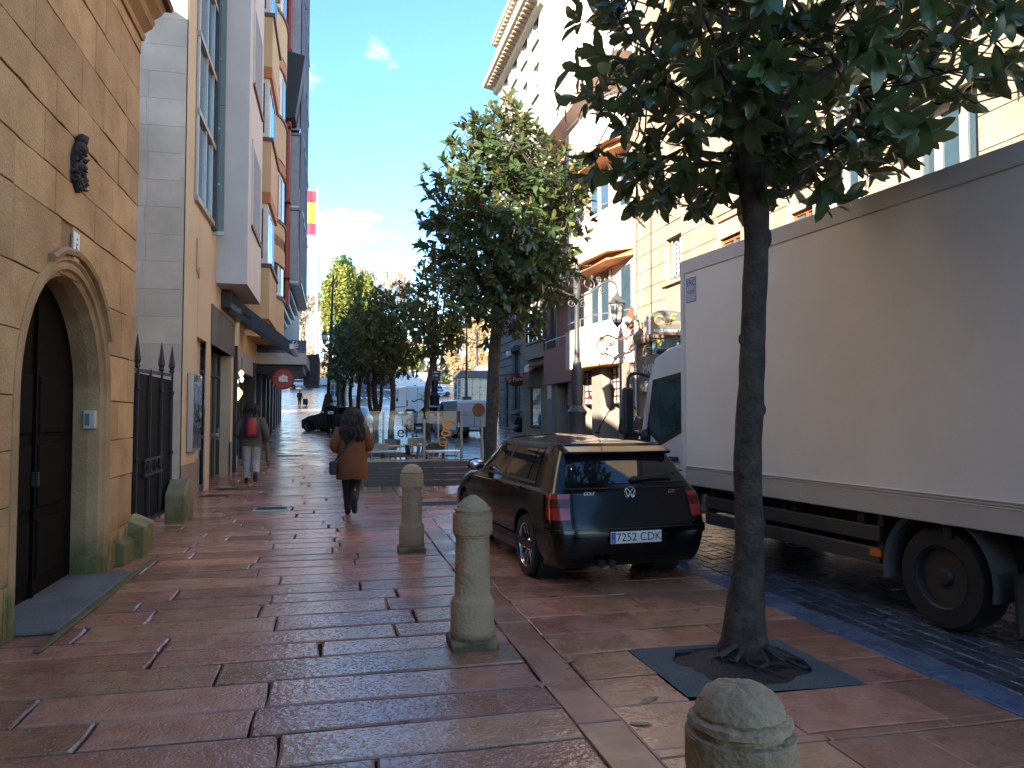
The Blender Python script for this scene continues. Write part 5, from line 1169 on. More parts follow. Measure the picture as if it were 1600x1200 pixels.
for s, x in ((-1, .20), (1, 2.25)):
    for y in (-3.48, .75):
        w = wheel(t, x, y, .385, .27, mat('steel_rim', (.035, .035, .035), .5, .2, metal=.3), s, detail=False, rimr=.60)
        R2 = Matrix.Translation((x, y, .385)) @ Matrix.Rotation(math.pi/2, 4, 'Y') @ Matrix.Scale(s, 4, (0, 0, 1))
        MB().lathe([(.06, .06), (.10, .05), (.11, .02), (.19, -.02), (.24, .05), (.25, .08)], 24, m=R2).build('wheel_disc', mat('steel_disc', (.045, .043, .04), .5, .25, metal=.3), w, smooth=True)
        for k in range(8): a = k*math.pi/4; MB().lathe([(.014, .0), (.014, .06)], 6, m=R2 @ Matrix.Translation((.145*math.cos(a), .145*math.sin(a), 0))).build('wheel_nut', M['alu'], w)
rings = []
for a in np.linspace(R(-12), R(192), 18): rings.append([(xx, -3.48+rr*math.cos(a), .40+rr*math.sin(a)) for rr, xx in ((.46, .03), (.49, .0), (.49, .45), (.46, .45))])
MB().loft(rings).build('mudguard', mat('mudguard_grey', (.055, .053, .05), .6, .2), t)
MB().box((.04, -4.12, .12), (.42, -4.09, .52)).build('mud_flap', M['rubber'], t)
MB().box((.2, -2.9, .45), (.75, -1.2, .78)).build('fuel_tank', M['plastic'], t, bevel=.04)
MB().box((.1, -7.2, .5), (2.35, -7.1, .62)).build('underrun_bar', gr, t)
# cab
cx0, cx1 = .12, 2.33
CS = .80
prof = [(u*CS, v) for u, v in [(.10, .42), (1.55, .42), (1.62, .62), (1.60, 1.38), (1.32, 2.10), (1.12, 2.36), (.7, 2.46), (.10, 2.50)]]
cw = mat('cab_white', (.56, .56, .56), .3, .04, coat=.5)
cb = MB().prism(prof, lambda u, v, w: (w, u, v), cx0, cx1).build('cab', cw, t, bevel=.05, seg=3)
MB().prism([(u*CS, v) for u, v in [(.20, 1.42), (.95, 1.22), (1.36, 1.42), (1.15, 2.07), (.24, 2.14)]], lambda u, v, w: (w, u, v), cx0-.006, cx0+.02).build('window_seal', M['plastic'], cb)
MB().prism([(u*CS, v) for u, v in [(.26, 1.48), (.92, 1.30), (1.26, 1.46), (1.09, 2.02), (.29, 2.08)]], lambda u, v, w: (w, u, v), cx0-.010, cx0-.006).build('side_window', mat('cab_glass', (.03, .06, .06), .04, .6, 2, spec=.9), cb)
MB().prism([(u*CS, v) for u, v in [(.20, 1.42), (.95, 1.22), (1.36, 1.42), (1.15, 2.07), (.24, 2.14)]], lambda u, v, w: (w, u, v), cx1-.02, cx1+.006).build('far_window', M['carglass'], cb)
MB().add([(cx0+.15, 1.612*CS, 1.40), (cx1-.15, 1.612*CS, 1.40), (cx1-.2, 1.345*CS, 2.08), (cx0+.2, 1.345*CS, 2.08)], [(0,1,2,3)]).build('windscreen', M['carglass'], cb)
for u in (.12, 1.10): MB().box((cx0-.004, u, .55), (cx0-.001, u+.012, 1.4)).build('door_gap', M['dark'], cb)
MB().box((cx0-.004, .14, .93), (cx0-.001, 1.11, .95)).build('door_line', M['dark'], cb)
MB().box((cx0-.04, .30, 1.05), (cx0-.005, .50, 1.10)).build('door_handle', M['plastic'], cb, bevel=.012)
MB().box((cx0-.03, .09, .44), (cx0+.2, .8, .80)).build('step', M['plastic'], cb, bevel=.03)
MB().ell((cx0+.12, .84, 2.44), (.1, .13, .05)).build('roof_marker', M['plastic'], cb, smooth=True)
mr = MB().tube(catmull([(cx0+.05, 1.02, 2.10), (cx0-.12, 1.1, 2.16), (cx0-.22, 1.17, 2.12), (cx0-.23, 1.18, 1.9)], 5), .022, 6).build('mirror_arm', M['plastic'], t, smooth=True)
MB().tube(catmull([(cx0+.02, 1.06, 1.36), (cx0-.1, 1.12, 1.36), (cx0-.21, 1.18, 1.42)], 4), .022, 6).build('mirror_arm', M['plastic'], t, smooth=True)
MB().box((cx0-.32, 1.13, 1.36), (cx0-.16, 1.21, 1.98)).build('wing_mirror', M['plastic'], t, bevel=.04, seg=3)
MB().ell((cx0-.03, 1.08, 1.33), (.07, .09, .1)).build('mirror_joint', M['plastic'], t, smooth=True)
# ---- smaller cars further off
def put(px, Y): return (xat(px, Y), Y, ground(Y))
car('parked_car', 'dark grey hatchback parked across the pavement edge beyond the coated pedestrian', (xat(558, 43.6), 43.6, ground(43.6)), R(62), M['greypaint'], cargrid(.80, 3.1, .98), detail=False)
car('parked_car', 'white hatchback on the road beside the small van with the orange ball', (xat(702, 44.5), 44.5, ground(44.5)), R(38), M['whitepaint'], cargrid(.83, 3.3, 1.0), detail=False)
t, _ = car('passing_car', 'small white car far off on the cross street at the left', (xat(458, 131), 131, ground(131)), R(-88), M['whitepaint'], cargrid(.7, 3.2, 1.02), detail=False)
t, C2 = car('police_car', 'white car with a blue side panel on the far road', (xat(671, 112), 112, ground(112)), R(-86), M['whitepaint'], cargrid(.83, 3.3, 1.05), detail=False)
blue = mat('panel_blue', (.02, .12, .5), .3)
for s in (1, -1): C2.patch(s*4.6, s*8.3, 3.4, 5.2, .012, 16, 4).build('blue_panel', blue, t, smooth=True)
# ---- vans
def van(name, label, loc, rz, L, Wd, H, paint, hoodz, lamps=True):
    t = thing(name, label, 'van', loc, rz)
    prof = [(0, .35), (L-.15, .35), (L, .5), (L-.02, hoodz*.85), (L-.55, hoodz), (L-1.25, H*.93), (L-1.7, H), (.12, H), (.0, H-.15)]
    bo = MB().prism(prof, lambda u, v, w: (w, u, v), -Wd/2, Wd/2).build('body', paint, t, bevel=.09, seg=3)
    MB().box((-Wd/2-.01, -.03, .32), (Wd/2+.01, .25, .55)).build('rear_bumper', M['plastic'], t, bevel=.03)
    for s in (-1, 1):
        MB().prism([(L-1.15, hoodz+.02), (L-2.0, hoodz+.02), (L-2.0, H-.2), (L-1.55, H-.2)], lambda u, v, w: (w, u, v), s*(Wd/2), s*(Wd/2+.012)).build('cab_window', M['carglass'], t)
        MB().box((s*(Wd/2-.13), -.025, .75), (s*(Wd/2-.02), .03, 1.3)).build('rear_lamp', M['red'], t)
        for y in (.75, L-.8): wheel(t, s*(Wd/2-.11), y, .33, .2, M['alu'], s, detail=False)
        MB().ell((s*(Wd/2+.12), L-1.1, hoodz+.15), (.1, .07, .16)).build('wing_mirror', M['plastic'], t, smooth=True)
        MB().box((s*(Wd/2), .3, .7), (s*(Wd/2+.015), L-.6, .8)).build('rub_strip', M['plastic'], t)
        MB().box((s*(Wd/2), L-2.1, .5), (s*(Wd/2+.006), L-2.085, H-.2)).build('door_gap', M['dark'], t)
    MB().box((-.008, -.012, .55), (.008, .0, H-.15)).build('door_gap', M['dark'], t)
    MB().add([(-Wd/2+.15, L-.60, hoodz+.04), (Wd/2-.15, L-.60, hoodz+.04), (Wd/2-.2, L-1.23, H*.92), (-Wd/2+.2, L-1.23, H*.92)], [(0,1,2,3)]).build('windscreen', M['carglass'], t)
    MB().box((-.26, -.045, .42), (.26, -.035, .53)).build('number_plate', M['white'], t)
    return t
t = van('delivery_van', 'tall white delivery van with a leaping figure printed on its back', put(652, 66), R(7), 5.4, 1.95, 2.55, M['whitepaint'], 1.25)
dkb = mat('print_navy', (.02, .03, .07), .5); yel = mat('print_yellow', (.55, .5, .08), .5)
# leaping figure print: legs, torso, arms as flat shapes on the doors
for nm, pts, w, m_ in (('printed_leg', [(.62, 1.15), (.35, 1.42), (.02, 1.36)], .10, dkb), ('printed_leg', [(.02, 1.36), (-.25, 1.18), (-.5, 1.28)], .09, dkb), ('printed_body', [(.35, 1.45), (.55, 1.75)], .2, mat('print_cyan', (.2, .4, .55), .5)), ('printed_arm', [(.5, 1.75), (.1, 1.85)], .09, yel), ('printed_arm', [(.5, 1.8), (.3, 1.6)], .08, yel)):
    for a, c in zip(pts[:-1], pts[1:]): MB().bar((a[0], -.014, a[1]), (c[0], -.014, c[1]), w, .004, (0, 1, 0)).build(nm, m_, t)
MB().lathe([(.09, 0), (.09, .004)], 14, m=Matrix.Translation((.6, -.012, 1.95)) @ Matrix.Rotation(math.pi/2, 4, 'X')).build('printed_head', mat('print_red', (.35, .08, .08), .5), t)
t = van('small_van', 'small white van with a big orange ball printed on its rear door', put(741, 36.5), R(9), 4.3, 1.72, 1.85, M['whitepaint'], 1.05)
MB().lathe([(.33, 0), (.33, .005)], 28, m=Matrix.Translation((.22, -.012, 1.36)) @ Matrix.Rotation(math.pi/2, 4, 'X')).build('printed_ball', mat('print_orange', (.50, .16, .05), .5, .25, 3), t)
for z in (1.15, 1.08): MB().box((-.7, -.013, z), (-.35, -.01, z+.025)).build('printed_line', mat('print_grey', (.35, .3, .28), .5), t)
# ---- bus
t = thing('city_bus', 'blue and white city bus crossing at the end of the street', 'bus', put(612, 126), R(-88))
MB().box((-1.25, -5.6, .35), (1.25, .2, 3.0)).build('front_body', mat('bus_blue', (.03, .06, .20), .3), t, bevel=.08); MB().box((-1.25, .2, .35), (1.25, 5.6, 3.0)).build('rear_body', M['whitepaint'], t, bevel=.08)
for k in range(4): MB().box((1.25, -5.3+k*1.35, 1.25), (1.262, -4.1+k*1.35, 2.55)).build('window', M['carglass'], t)
for k in range(3): MB().box((1.25, .5+k*1.7, 1.2), (1.262, 2.0+k*1.7, 2.6)).build('panel', M['white'], t)
for y in (-3.6, 3.6):
    for s in (-1, 1): wheel(t, s*1.12, y, .48, .28, M['alu'], s, detail=False)
MB().box((-.9, -3.5, 3.0), (.9, 3.0, 3.3)).build('roof_unit', M['white'], t, bevel=.05)
# ================================================================== TREES
M['bark'] = mat('magnolia_bark', (.026, .019, .014), .85, .4, 9, c2=(.075, .056, .040), bump=1.0, bscale=30, detail=7)
M['leafrow'] = leaf_mat('magnolia_row_leaf', (.062, .105, .034), (.16, .15, .06), .26, .28)
M['leaf'] = leaf_mat('magnolia_leaf', (.045, .078, .028), (.13, .12, .05), .24, .22)
LEAFV = np.array([(0, 0, 0), (-.16, .26, .045), (.16, .26, .045), (0, .28, 0), (-.215, .58, .035), (.215, .58, .035), (0, .6, -.035), (-.12, .86, -.06), (.12, .86, -.06), (0, 1, -.15)], float)
LEAFF = [(0, 3, 1), (0, 2, 3), (1, 3, 6, 4), (3, 2, 5, 6), (4, 6, 9, 7), (6, 5, 8, 9)]
def rotm(d, up):                      # columns: side, along, normal
    y = d/np.linalg.norm(d); x = np.cross(y, up); n = np.linalg.norm(x); x = x/n if n > 1e-6 else np.array((1., 0, 0)); z = np.cross(x, y); return np.stack([x, y, z], 1)
def magnolia(label, base, path, rad, cc, rr, nros, ls, limbs=9, objl=0, seed=1, inner=.35, group='magnolia trees in a row', fork=None, low=None, lmat=None):
    rng = np.random.RandomState(seed); t = thing('magnolia_tree', label, 'tree', base, 0, group); B = np.array(base)
    P = catmull(path, 4); Rr = np.interp(np.linspace(0, 1, len(P)), np.linspace(0, 1, len(rad)), rad)*(1+rng.uniform(-.06, .06, len(P)))
    tk = MB().tube(P-B, Rr, 12).build('trunk', M['bark'], t, smooth=True)
    top = P[-1]; cc = np.array(cc); rr = np.array(rr); segs = []
    lm = MB()
    for i in range(limbs):
        a = 2*math.pi*(i+rng.uniform(-.3, .3))/limbs*1.0+seed; el = rng.uniform(-.35, 1.2) if i > 1 else 1.35
        end = cc+rr*.78*np.array((math.cos(a)*math.cos(el), math.sin(a)*math.cos(el), math.sin(el)))
        if low is not None: end[2] = max(end[2], low(end)+.15)
        st = P[-1-rng.randint(0, max(2, len(P)//5))]; mid = st*.5+end*.5+np.array((rng.uniform(-.12, .12), rng.uniform(-.12, .12), rng.uniform(-.18, .05)))*rr[0]
        Q = catmull([st, st*.72+mid*.28+rng.uniform(-.04, .04, 3), mid, end], 5); r0 = rad[-1]*rng.uniform(.45, .75)
        lm.tube(Q-B, np.linspace(r0, r0*.22, len(Q)), 6, cap=False); segs += [q for q in Q[4:]]
        for b in range(3):             # side boughs
            s = Q[rng.randint(5, len(Q)-2)]; e = s+rng.uniform(-.5, .5, 3)*rr*1.0
            if low is not None and e[2] < low(e)+.12: continue
            lm.tube(catmull([s, (s+e)/2+rng.uniform(-.06, .06, 3), e], 3)-B, np.linspace(r0*.4, r0*.15, 7), 5, cap=False); segs += [e, (s+e)/2]
    tag(lm.build('limb', M['bark'], t, smooth=True), kind='stuff')
    segs = np.array(segs); tips = []; tw = MB()
    while len(tips) < nros:
        d = rng.normal(size=3); d /= np.linalg.norm(d); r = rng.uniform(inner, 1.0)**.55
        w = 1+.13*math.sin(3.1*d[0]+seed)*math.cos(2.7*d[1]+2*d[2])+.08*math.sin(9*d[0]+5*d[2]+seed*2)
        p = cc+rr*d*r*w
        if low is not None and p[2] < low(p): continue
        tips.append((p, d, r))
    V = []; F = []; nv = 0; mats = []
    for p, d, r in tips:
        k = np.argmin(((segs-p)**2).sum(1)); s = segs[k]
        if rng.rand() < .75: tw.tube([s-B, (s+p)/2-B+rng.uniform(-.12, .12, 3)*np.linalg.norm(p-s)-np.array((0, 0, .12*np.linalg.norm(p-s))), p-B], [ls*.045, ls*.035, ls*.025], 3, cap=False)
        ax = d*.5+np.array((0, 0, .55))+rng.uniform(-.5, .5, 3); ax /= np.linalg.norm(ax)
        if r > .8 and d[2] < -.1: ax = d*.7+np.array((0, 0, -.25))+rng.uniform(-.3, .3, 3); ax /= np.linalg.norm(ax)
        n = rng.randint(5, 9); a0 = rng.uniform(0, 6.28); e1 = np.cross(ax, (0, 0, 1.)); e1 = e1/np.linalg.norm(e1) if np.linalg.norm(e1) > .05 else np.array((1., 0, 0)); e2 = np.cross(ax, e1)
        for j in range(n):
            a = a0+j*2.4; o = rng.uniform(.2, 1.35); ld = ax*math.cos(o)+(e1*math.cos(a)+e2*math.sin(a))*math.sin(o); ld = ld+np.array((0, 0, -.16)); sc = ls*rng.uniform(.65, 1.15)
            Rm = rotm(ld, ax+rng.uniform(-.25, .25, 3))*sc; mats.append((p-ax*ls*.75*rng.rand(), Rm))
    sel = set()
    if objl:
        dd = [np.linalg.norm(q-np.array((0, 0, HC)))+(3 if q[2] > cc[2]+rr[2]*.4 else 0) for q, _ in mats]; sel = set(np.argsort(dd)[:objl].tolist())
        lmsh = MB().add(LEAFV, LEAFF).mesh('leaf'); lmsh.materials.append(M['leaf'])
        for q in lmsh.polygons: q.use_smooth = True
    for i, (q, Rm) in enumerate(mats):
        if i in sel:
            m4 = Matrix([[*Rm[0], 0], [*Rm[1], 0], [*Rm[2], 0], [0, 0, 0, 1]]); m4.translation = Vector(q-B); inst(lmsh, 'leaf', m4, t)
        else:
            V.append(LEAFV @ Rm.T+(q-B)); F += [tuple(k+nv for k in f) for f in LEAFF]; nv += 10
    me = bpy.data.meshes.new('foliage'); me.from_pydata(np.concatenate(V).tolist(), [], F); o = finish(me, 'crown', lmat or M['leaf'], t, smooth=True, fix=False); o['kind'] = 'stuff'
    tag(tw.build('twig', M['bark'], t, fix=False), kind='stuff')
    return t
def PT(px, py, Y): return np.array(atY(px, py, Y))
Y1 = 4.72
path = [PT(1163, 1022, Y1), PT(1164, 960, Y1), PT(1171, 850, Y1), PT(1168, 720, Y1), PT(1174, 600, Y1), PT(1178, 480, Y1), PT(1182, 360, Y1), PT(1174, 270, Y1), PT(1166, 190, Y1)]
def low1(p):
    px = 800+FPX*(Vector(p)-Vector((0, 0, HC))).dot(_r)/(Vector(p)-Vector((0, 0, HC))).dot(_f); dep = (Vector(p)-Vector((0, 0, HC))).dot(_f)
    lim = np.interp(px, [860, 900, 960, 1100, 1250, 1330, 1420, 1460, 1600], [175, 290, 342, 340, 325, 318, 255, 215, 145])
    return HC+(650-lim)/FPX*dep+.05
t1 = magnolia('large near magnolia with a gnarled trunk in the gravel pit beside the lorry', (2.73, 4.72, 0), path, [.185, .125, .100, .092, .088, .082, .083, .10, .09], (3.12, 4.8, 4.22), (1.68, 1.5, 1.62), 620, .195, 12, 300, 3, .30, low=low1)
kb_ = MB()
for px, py, dx, r in ((1196, 372, .06, .045), (1158, 530, -.07, .02), (1192, 640, .06, .022), (1156, 690, -.05, .02), (1190, 505, .05, .02)):
    p = Vector(PT(px, py, Y1-.02))-Vector((2.73, 4.72, 0)); MB().ell(p, (r, r*.8, r*1.9), 10, 7).build('burr', M['bark'], t1, smooth=True)
M['rootbark'] = mat('wet_root', (.018, .013, .010), .6, .4, 20)
for i in range(18):                      # surface roots in the pit
    a = random.uniform(0, 6.28); l = random.uniform(.22, .46); p0 = Vector((.11*math.cos(a), .11*math.sin(a), .10)); e = a+random.uniform(-.5, .5)
    pts = [p0, Vector((.22*math.cos(a), .2*math.sin(a), .045)), Vector((l*.8*math.cos(e), l*.75*math.sin(e), random.uniform(.015, .04))), Vector((l*math.cos(e+.3), l*.9*math.sin(e+.3), -.02))]
    MB().tube(catmull(pts, 4)+np.array((-.05, -.1, 0)), np.linspace(random.uniform(.010, .02), .005, 13), 6).build('root', M['rootbark'], t1, smooth=True)
def simple_mag(label, px, Y, cpx, cpy, wpx, hpx, nros, ls, seed, rtrunk, cbot, objl=0, fork=False):
    g = ground(Y); x = xat(px, Y); D = (Vector((x, Y, HC))-Vector((0, 0, HC))).dot(_f); c = PT(cpx, cpy, Y); rx = wpx/FPX*D; rz = hpx/FPX*D; zt = HC+(650-cbot)/FPX*D
    rng = np.random.RandomState(seed); pth = [np.array((x+rng.uniform(-.05, .05)*(k > 0), Y, g-.05+(zt+.5-g)*k/4)) for k in range(5)]
    pth[-1][0] = x*.6+c[0]*.4
    t = magnolia(label, (x, Y, g), pth, [rtrunk*1.25, rtrunk, rtrunk*.95, rtrunk*.9, rtrunk*.9], c, (rx, rx*.95, rz), nros, ls, 8, objl, seed, .25, lmat=M['leafrow'] if Y > 20 else None)
    if fork:
        for s in (-1, 1): MB().tube(catmull([(0, 0, (zt-g)*.45), (s*.22, 0, (zt-g)*.62), (s*.3, 0, zt-g+.5)], 4), np.linspace(rtrunk*.75, rtrunk*.5, 9), 8).build('trunk_fork', M['bark'], t, smooth=True)
    return t
simple_mag('second magnolia in front of the black hatchback, tall oval crown against the sky', 770, 14.2, 793, 345, 128, 192, 1350, .20, 11, .125, 520, 300)
simple_mag('slender magnolia rising inside the terrace, sparse crown', 668, 24.5, 690, 480, 52, 95, 470, .21, 12, .10, 590)
simple_mag('magnolia just left of the terrace tree, round dark crown', 612, 29.5, 612, 520, 64, 80, 560, .22, 13, .11, 600)
simple_mag('magnolia with a forked sunlit trunk behind the coated pedestrian', 586, 33.5, 590, 528, 56, 76, 480, .22, 14, .13, 600, 0, True)
simple_mag('magnolia behind the forked one, fifth from the front', 561, 40.5, 566, 535, 44, 66, 380, .24, 15, .12, 604)
simple_mag('magnolia sixth from the front beside the dark tall pole', 548, 46.5, 552, 543, 36, 60, 320, .25, 16, .12, 606)
simple_mag('magnolia seventh from the front in the tree row', 537, 52.5, 541, 550, 32, 54, 340, .26, 17, .12, 608)
simple_mag('last and smallest magnolia of the tree row', 528, 58.5, 532, 556, 28, 50, 300, .27, 18, .12, 609)
# ---- park beyond the cross street
M['park'] = leaf_mat('park_leaf', (.16, .19, .035), (.17, .18, .05), .7, .3); M['park2'] = leaf_mat('park_leaf_dark', (.045, .075, .02), (.07, .08, .03), .6, .2)
M['twiggy'] = mat('pale_winter_bark', (.34, .27, .19), .9, .2, 1); M['tan'] = leaf_mat('dry_winter_leaf', (.34, .27, .15), (.30, .24, .14), .8, .3)
def leafy(name, label, px, Y, top, wpx, m, n=5000, ls=.5, seed=1, base=None, lobes=7, group='trees in the park', bark=None, bottom=.25):
    rng = np.random.RandomState(seed); x = xat(px, Y); g = ground(Y)-.1; D = math.hypot(x, Y); zt = HC+(650-top)/FPX*D; W_ = wpx/FPX*D; H = zt-g
    t = thing(name, label, 'tree', (x, Y, g), 0, group)
    MB().tube([(0, 0, 0), (.1, 0, H*.3), (0, 0, H*.75)], [H*.022, H*.016, H*.006], 8).build('trunk', bark or M['bark'], t, smooth=True)
    V = []; F = []; nv = 0; quad = np.array([(-.5, 0, 0), (0, -.3, .1), (.5, 0, 0), (0, .3, -.05)])
    lb = [(np.array((rng.uniform(-.5, .5)*W_, rng.uniform(-.4, .4)*W_, H*rng.uniform(bottom+.1, .88))), np.array((W_*rng.uniform(.4, .65), W_*rng.uniform(.4, .65), H*rng.uniform(.10, .17)))) for _ in range(lobes)]+[(np.array((0, 0, H*.86)), np.array((W_*.55, W_*.55, H*.14)))]
    lm = MB()
    for c, r in lb: lm.tube([(0, 0, H*.3), tuple(c*np.array((.5, .5, .75))), tuple(c)], [H*.009, H*.006, H*.003], 5)
    tag(lm.build('limb', bark or M['bark'], t), kind='stuff')
    for i in range(n):
        c, r = lb[rng.randint(len(lb))]; d = rng.normal(size=3); d /= np.linalg.norm(d); p = c+r*d*rng.uniform(.5, 1.05)
        Rm = rotm(rng.normal(size=3), rng.normal(size=3))*ls*rng.uniform(.5, 1.3); V.append(quad @ Rm.T+p); F.append((nv, nv+1, nv+2, nv+3)); nv += 4
    me = bpy.data.meshes.new('crown'); me.from_pydata(np.concatenate(V).tolist(), [], F); o = finish(me, 'crown', m, t, fix=False); o['kind'] = 'stuff'; return t
def bare(label, px, Y, top, wpx, seed, m, depth=6, group='bare winter trees in the park', trunk_r=.02):
    rng = np.random.RandomState(seed); x = xat(px, Y); g = ground(Y)-.1; D = math.hypot(x, Y); H = HC+(650-top)/FPX*D-g; W_ = wpx/FPX*D
    t = thing('bare_tree', label, 'tree', (x, Y, g), 0, group); b = MB(); tr = MB()
    tr.tube([(0, 0, 0), (0, 0, H*.18), (.1, 0, H*.32)], [H*trunk_r*1.2, H*trunk_r, H*trunk_r*.8], 8)
    def grow(p, d, l, r, k):
        e = p+d*l+rng.uniform(-.06, .06, 3)*l; b.tube([p, (p+e)/2+rng.uniform(-.05, .05, 3)*l, e], [r, r*.85, r*.7], 3 if k < 4 else 5, cap=False)
        if k == 0: return
        for i in range(3 if k > 1 else 4):
            n = d+rng.normal(size=3)*.48*np.array((W_/H*2.2, W_/H*2.2, .8)); n[2] += .12; n /= np.linalg.norm(n); grow(p+(e-p)*rng.uniform(.55, 1), n, l*rng.uniform(.62, .82), max(r*.6, .035), k-1)
    grow(np.array((.1, 0, H*.3)), np.array((0, 0, 1.)), H*.20, H*trunk_r*.75, depth)
    tr.build('trunk', m, t, smooth=True); tag(b.build('branches', m, t, fix=False), kind='stuff'); return t
leafy('park_tree', 'tall yellow green sunlit tree at the left of the park', 528, 150, 402, 30, M['park'], 9000, .8, 21, lobes=14)
leafy('park_tree', 'yellow green sunlit tree right of the tallest one', 566, 152, 425, 26, M['park'], 8000, .75, 22, lobes=14)
leafy('park_tree', 'darker green park tree between the flagpole and the tree row', 546, 158, 425, 26, M['park2'], 4500, .7, 23)
leafy('park_tree', 'low green park tree beyond the bus', 640, 150, 545, 30, M['park'], 4000, .6, 24, bottom=.05)
leafy('park_tree', 'dense dry golden tree right of the tree row', 742, 150, 470, 26, M['tan'], 9000, .6, 25, bottom=.05, lobes=12, bark=M['twiggy'])
leafy('park_tree', 'golden tree beside the glass kiosk', 772, 148, 478, 18, M['tan'], 7000, .6, 27, bottom=.05, lobes=12, bark=M['twiggy'])
leafy('park_tree', 'golden winter tree beyond the delivery van', 706, 155, 490, 22, M['tan'], 6000, .6, 28, bottom=.05, lobes=12, bark=M['twiggy'])
leafy('park_tree', 'pale golden tree behind the flagpole', 472, 156, 452, 22, M['tan'], 3500, .45, 29, bottom=.08, lobes=12, bark=M['twiggy'])
for i, (px, Y, top, w) in enumerate([(468, 150, 445, 26), (490, 165, 432, 24), (592, 168, 385, 36), (630, 172, 392, 34), (566, 180, 398, 30), (660, 165, 455, 24)]):
    bare(['pale bare tree left of the flagpole', 'bare tree right behind the flagpole', 'tallest bare tree over the row of magnolias', 'wide bare tree right of the tallest bare one', 'bare tree above the yellow green trees', 'low bare tree beyond the bus'][i], px, Y, top, w, 40+i, M['twiggy'])
hd = MB(); 
for i in range(2600):
    x, y = random.uniform(-40, 60), random.uniform(141, 143.5); z = ground(150)+random.uniform(0, 1.5); Rm = rotm(np.random.normal(size=3), np.random.normal(size=3))*.7; hd.add((np.array([(-.5, 0, 0), (0, -.3, .1), (.5, 0, 0), (0, .3, -.05)]) @ Rm.T)+np.array((x, y, z)), [(0,1,2,3)])
tag(hd.build('hedge', M['park2'], fix=False), 'clipped dark hedge along the park edge', 'hedge', kind='stuff')
MB_wood = MB()
for i in range(9000):
    x, y = random.uniform(-90, 130), random.uniform(178, 205); z = ground(150)+random.uniform(0, 1)**1.3*(9+3*math.sin(x*.13)+2*math.sin(x*.41)); Rm = rotm(np.random.normal(size=3), np.random.normal(size=3))*random.uniform(1.4, 2.6); MB_wood.add((np.array([(-.5, 0, 0), (0, -.3, .1), (.5, 0, 0), (0, .3, -.05)]) @ Rm.T)+np.array((x, y, z)), [(0,1,2,3)])
tag(MB_wood.build('woodland', M['tan'], fix=False), 'far golden winter woodland behind the park trees', 'woodland', kind='stuff')
# ================================================================== STONE BOLLARDS
M['bollard'] = stone_block_mat('weathered_bollard_stone', (.29, .195, .105), (.40, .29, .175), stain=(.11, .072, .038), rnd=.10, bump=.8, moss=(.045, .036, .014), mossz=.15)
def bollard(label, loc, H, top, seed, rk=1.0):
    rng = np.random.RandomState(seed); t = thing('bollard', label, 'bollard', loc, rng.uniform(-.1, .1), 'stone bollards along the pavement edge'); k = H/1.04
    b = MB().lathe([(.148, .06), (.152, .10), (.152, .30), (.142, .325), (.130, .335), (.124, .345), (.124, .40), (.118, .745), (.126, .755), (.126, .765), (.138, .775), (.139, .80), (.139, .90)], 40)
    b.v = [(x*k*rk*(1+rng.normal()*.006), y*k*rk*(1+rng.normal()*.006), z*k) for x, y, z in b.v]; b.build('shaft', M['bollard'], t, smooth=True)
    h = MB().lathe(top, 40); h.v = [(x*k*rk*(1+rng.normal()*.012), y*k*rk*(1+rng.normal()*.012), z*k+rng.normal()*.002) for x, y, z in h.v]; h.build('head', M['bollard'], t, smooth=True)
    MB().box((-.165*k, -.165*k, -.03), (.165*k, .165*k, .062)).build('plinth', M['bollard'], t, bevel=.015)
    for i in range(0):
        a = rng.uniform(3.6, 5.8); z = rng.uniform(.8, .92)*k; MB().ell((.137*k*rk*math.cos(a), .137*k*rk*math.sin(a), z), (.014, .0025, .008), 7, 5).build('lichen_spot', M['white'] if i < 2 and seed == 3 else M['bollard'], t, smooth=True)
    return t
top1 = [(.139, .90), (.139, .912), (.117, .918), (.117, .930), (.130, .936), (.128, .948), (.108, .953), (.108, .966), (.085, .992), (.05, 1.02), (.02, 1.037), (.004, 1.04)]
p = G(738, 1008); bollard('middle stone bollard with a pointed cap beside the black hatchback', (p.x, p.y, 0), 1.045, top1, 1)
p = G(643, 861); bollard('farthest stone bollard with a rounded cap in front of the terrace screen', (p.x, p.y, 0), 1.02, [(.139, .90), (.139, .925), (.117, .93), (.117, .942), (.130, .948), (.124, .97), (.108, 1.0), (.085, 1.025), (.05, 1.042), (.01, 1.05)], 2)
yb = 1.85; bollard('nearest chipped stone bollard cut off by the bottom edge', (xat(1150, yb), yb, 0), .905, [(.139, .88), (.139, .895), (.117, .903), (.117, .916), (.132, .923), (.130, .94), (.110, .947), (.115, .958), (.106, .985), (.09, 1.01), (.07, 1.026), (.04, 1.035), (.01, 1.031)], 3, 1.16)
# ================================================================== TERRACE
TY = 15.7; tx0, tx1 = .62, 3.02; g = ground(TY)
slm = mat('grey_brown_slat', (.085, .076, .066), .5, .15, 4); stl = mat('steel_post', (.30, .28, .25), .4, .1, metal=.6)
scr = thing('terrace_screen', 'grey slatted terrace windbreak with glass on top behind the bollards', 'windbreak', (tx0, TY, g))
W_ = tx1-tx0
for k in range(4): MB().box((0, -.025, .10+k*.125), (W_, .02, .218+k*.125)).build('slat', slm, scr, bevel=.006)
for x in (.02, W_*.5, W_*.82, W_): MB().box((x-.025, -.02, .0), (x+.025, .03, 1.45 if x > .5 else 1.3)).build('post', stl, scr, bevel=.004)
for x in (.3, .9, 1.5, 2.1): MB().box((x, -.04, .02), (x+.03, .04, .10)).build('foot', stl, scr)
for a, c in ((.05, W_*.49), (W_*.51, W_*.81), (W_*.83, W_-.03)): MB().box((a, -.004, .62), (c, .004, 1.62)).build('glass_pane', M['clear'], scr)
MB().box((0, -.03, .60), (W_, .03, .635)).build('rail', stl, scr)
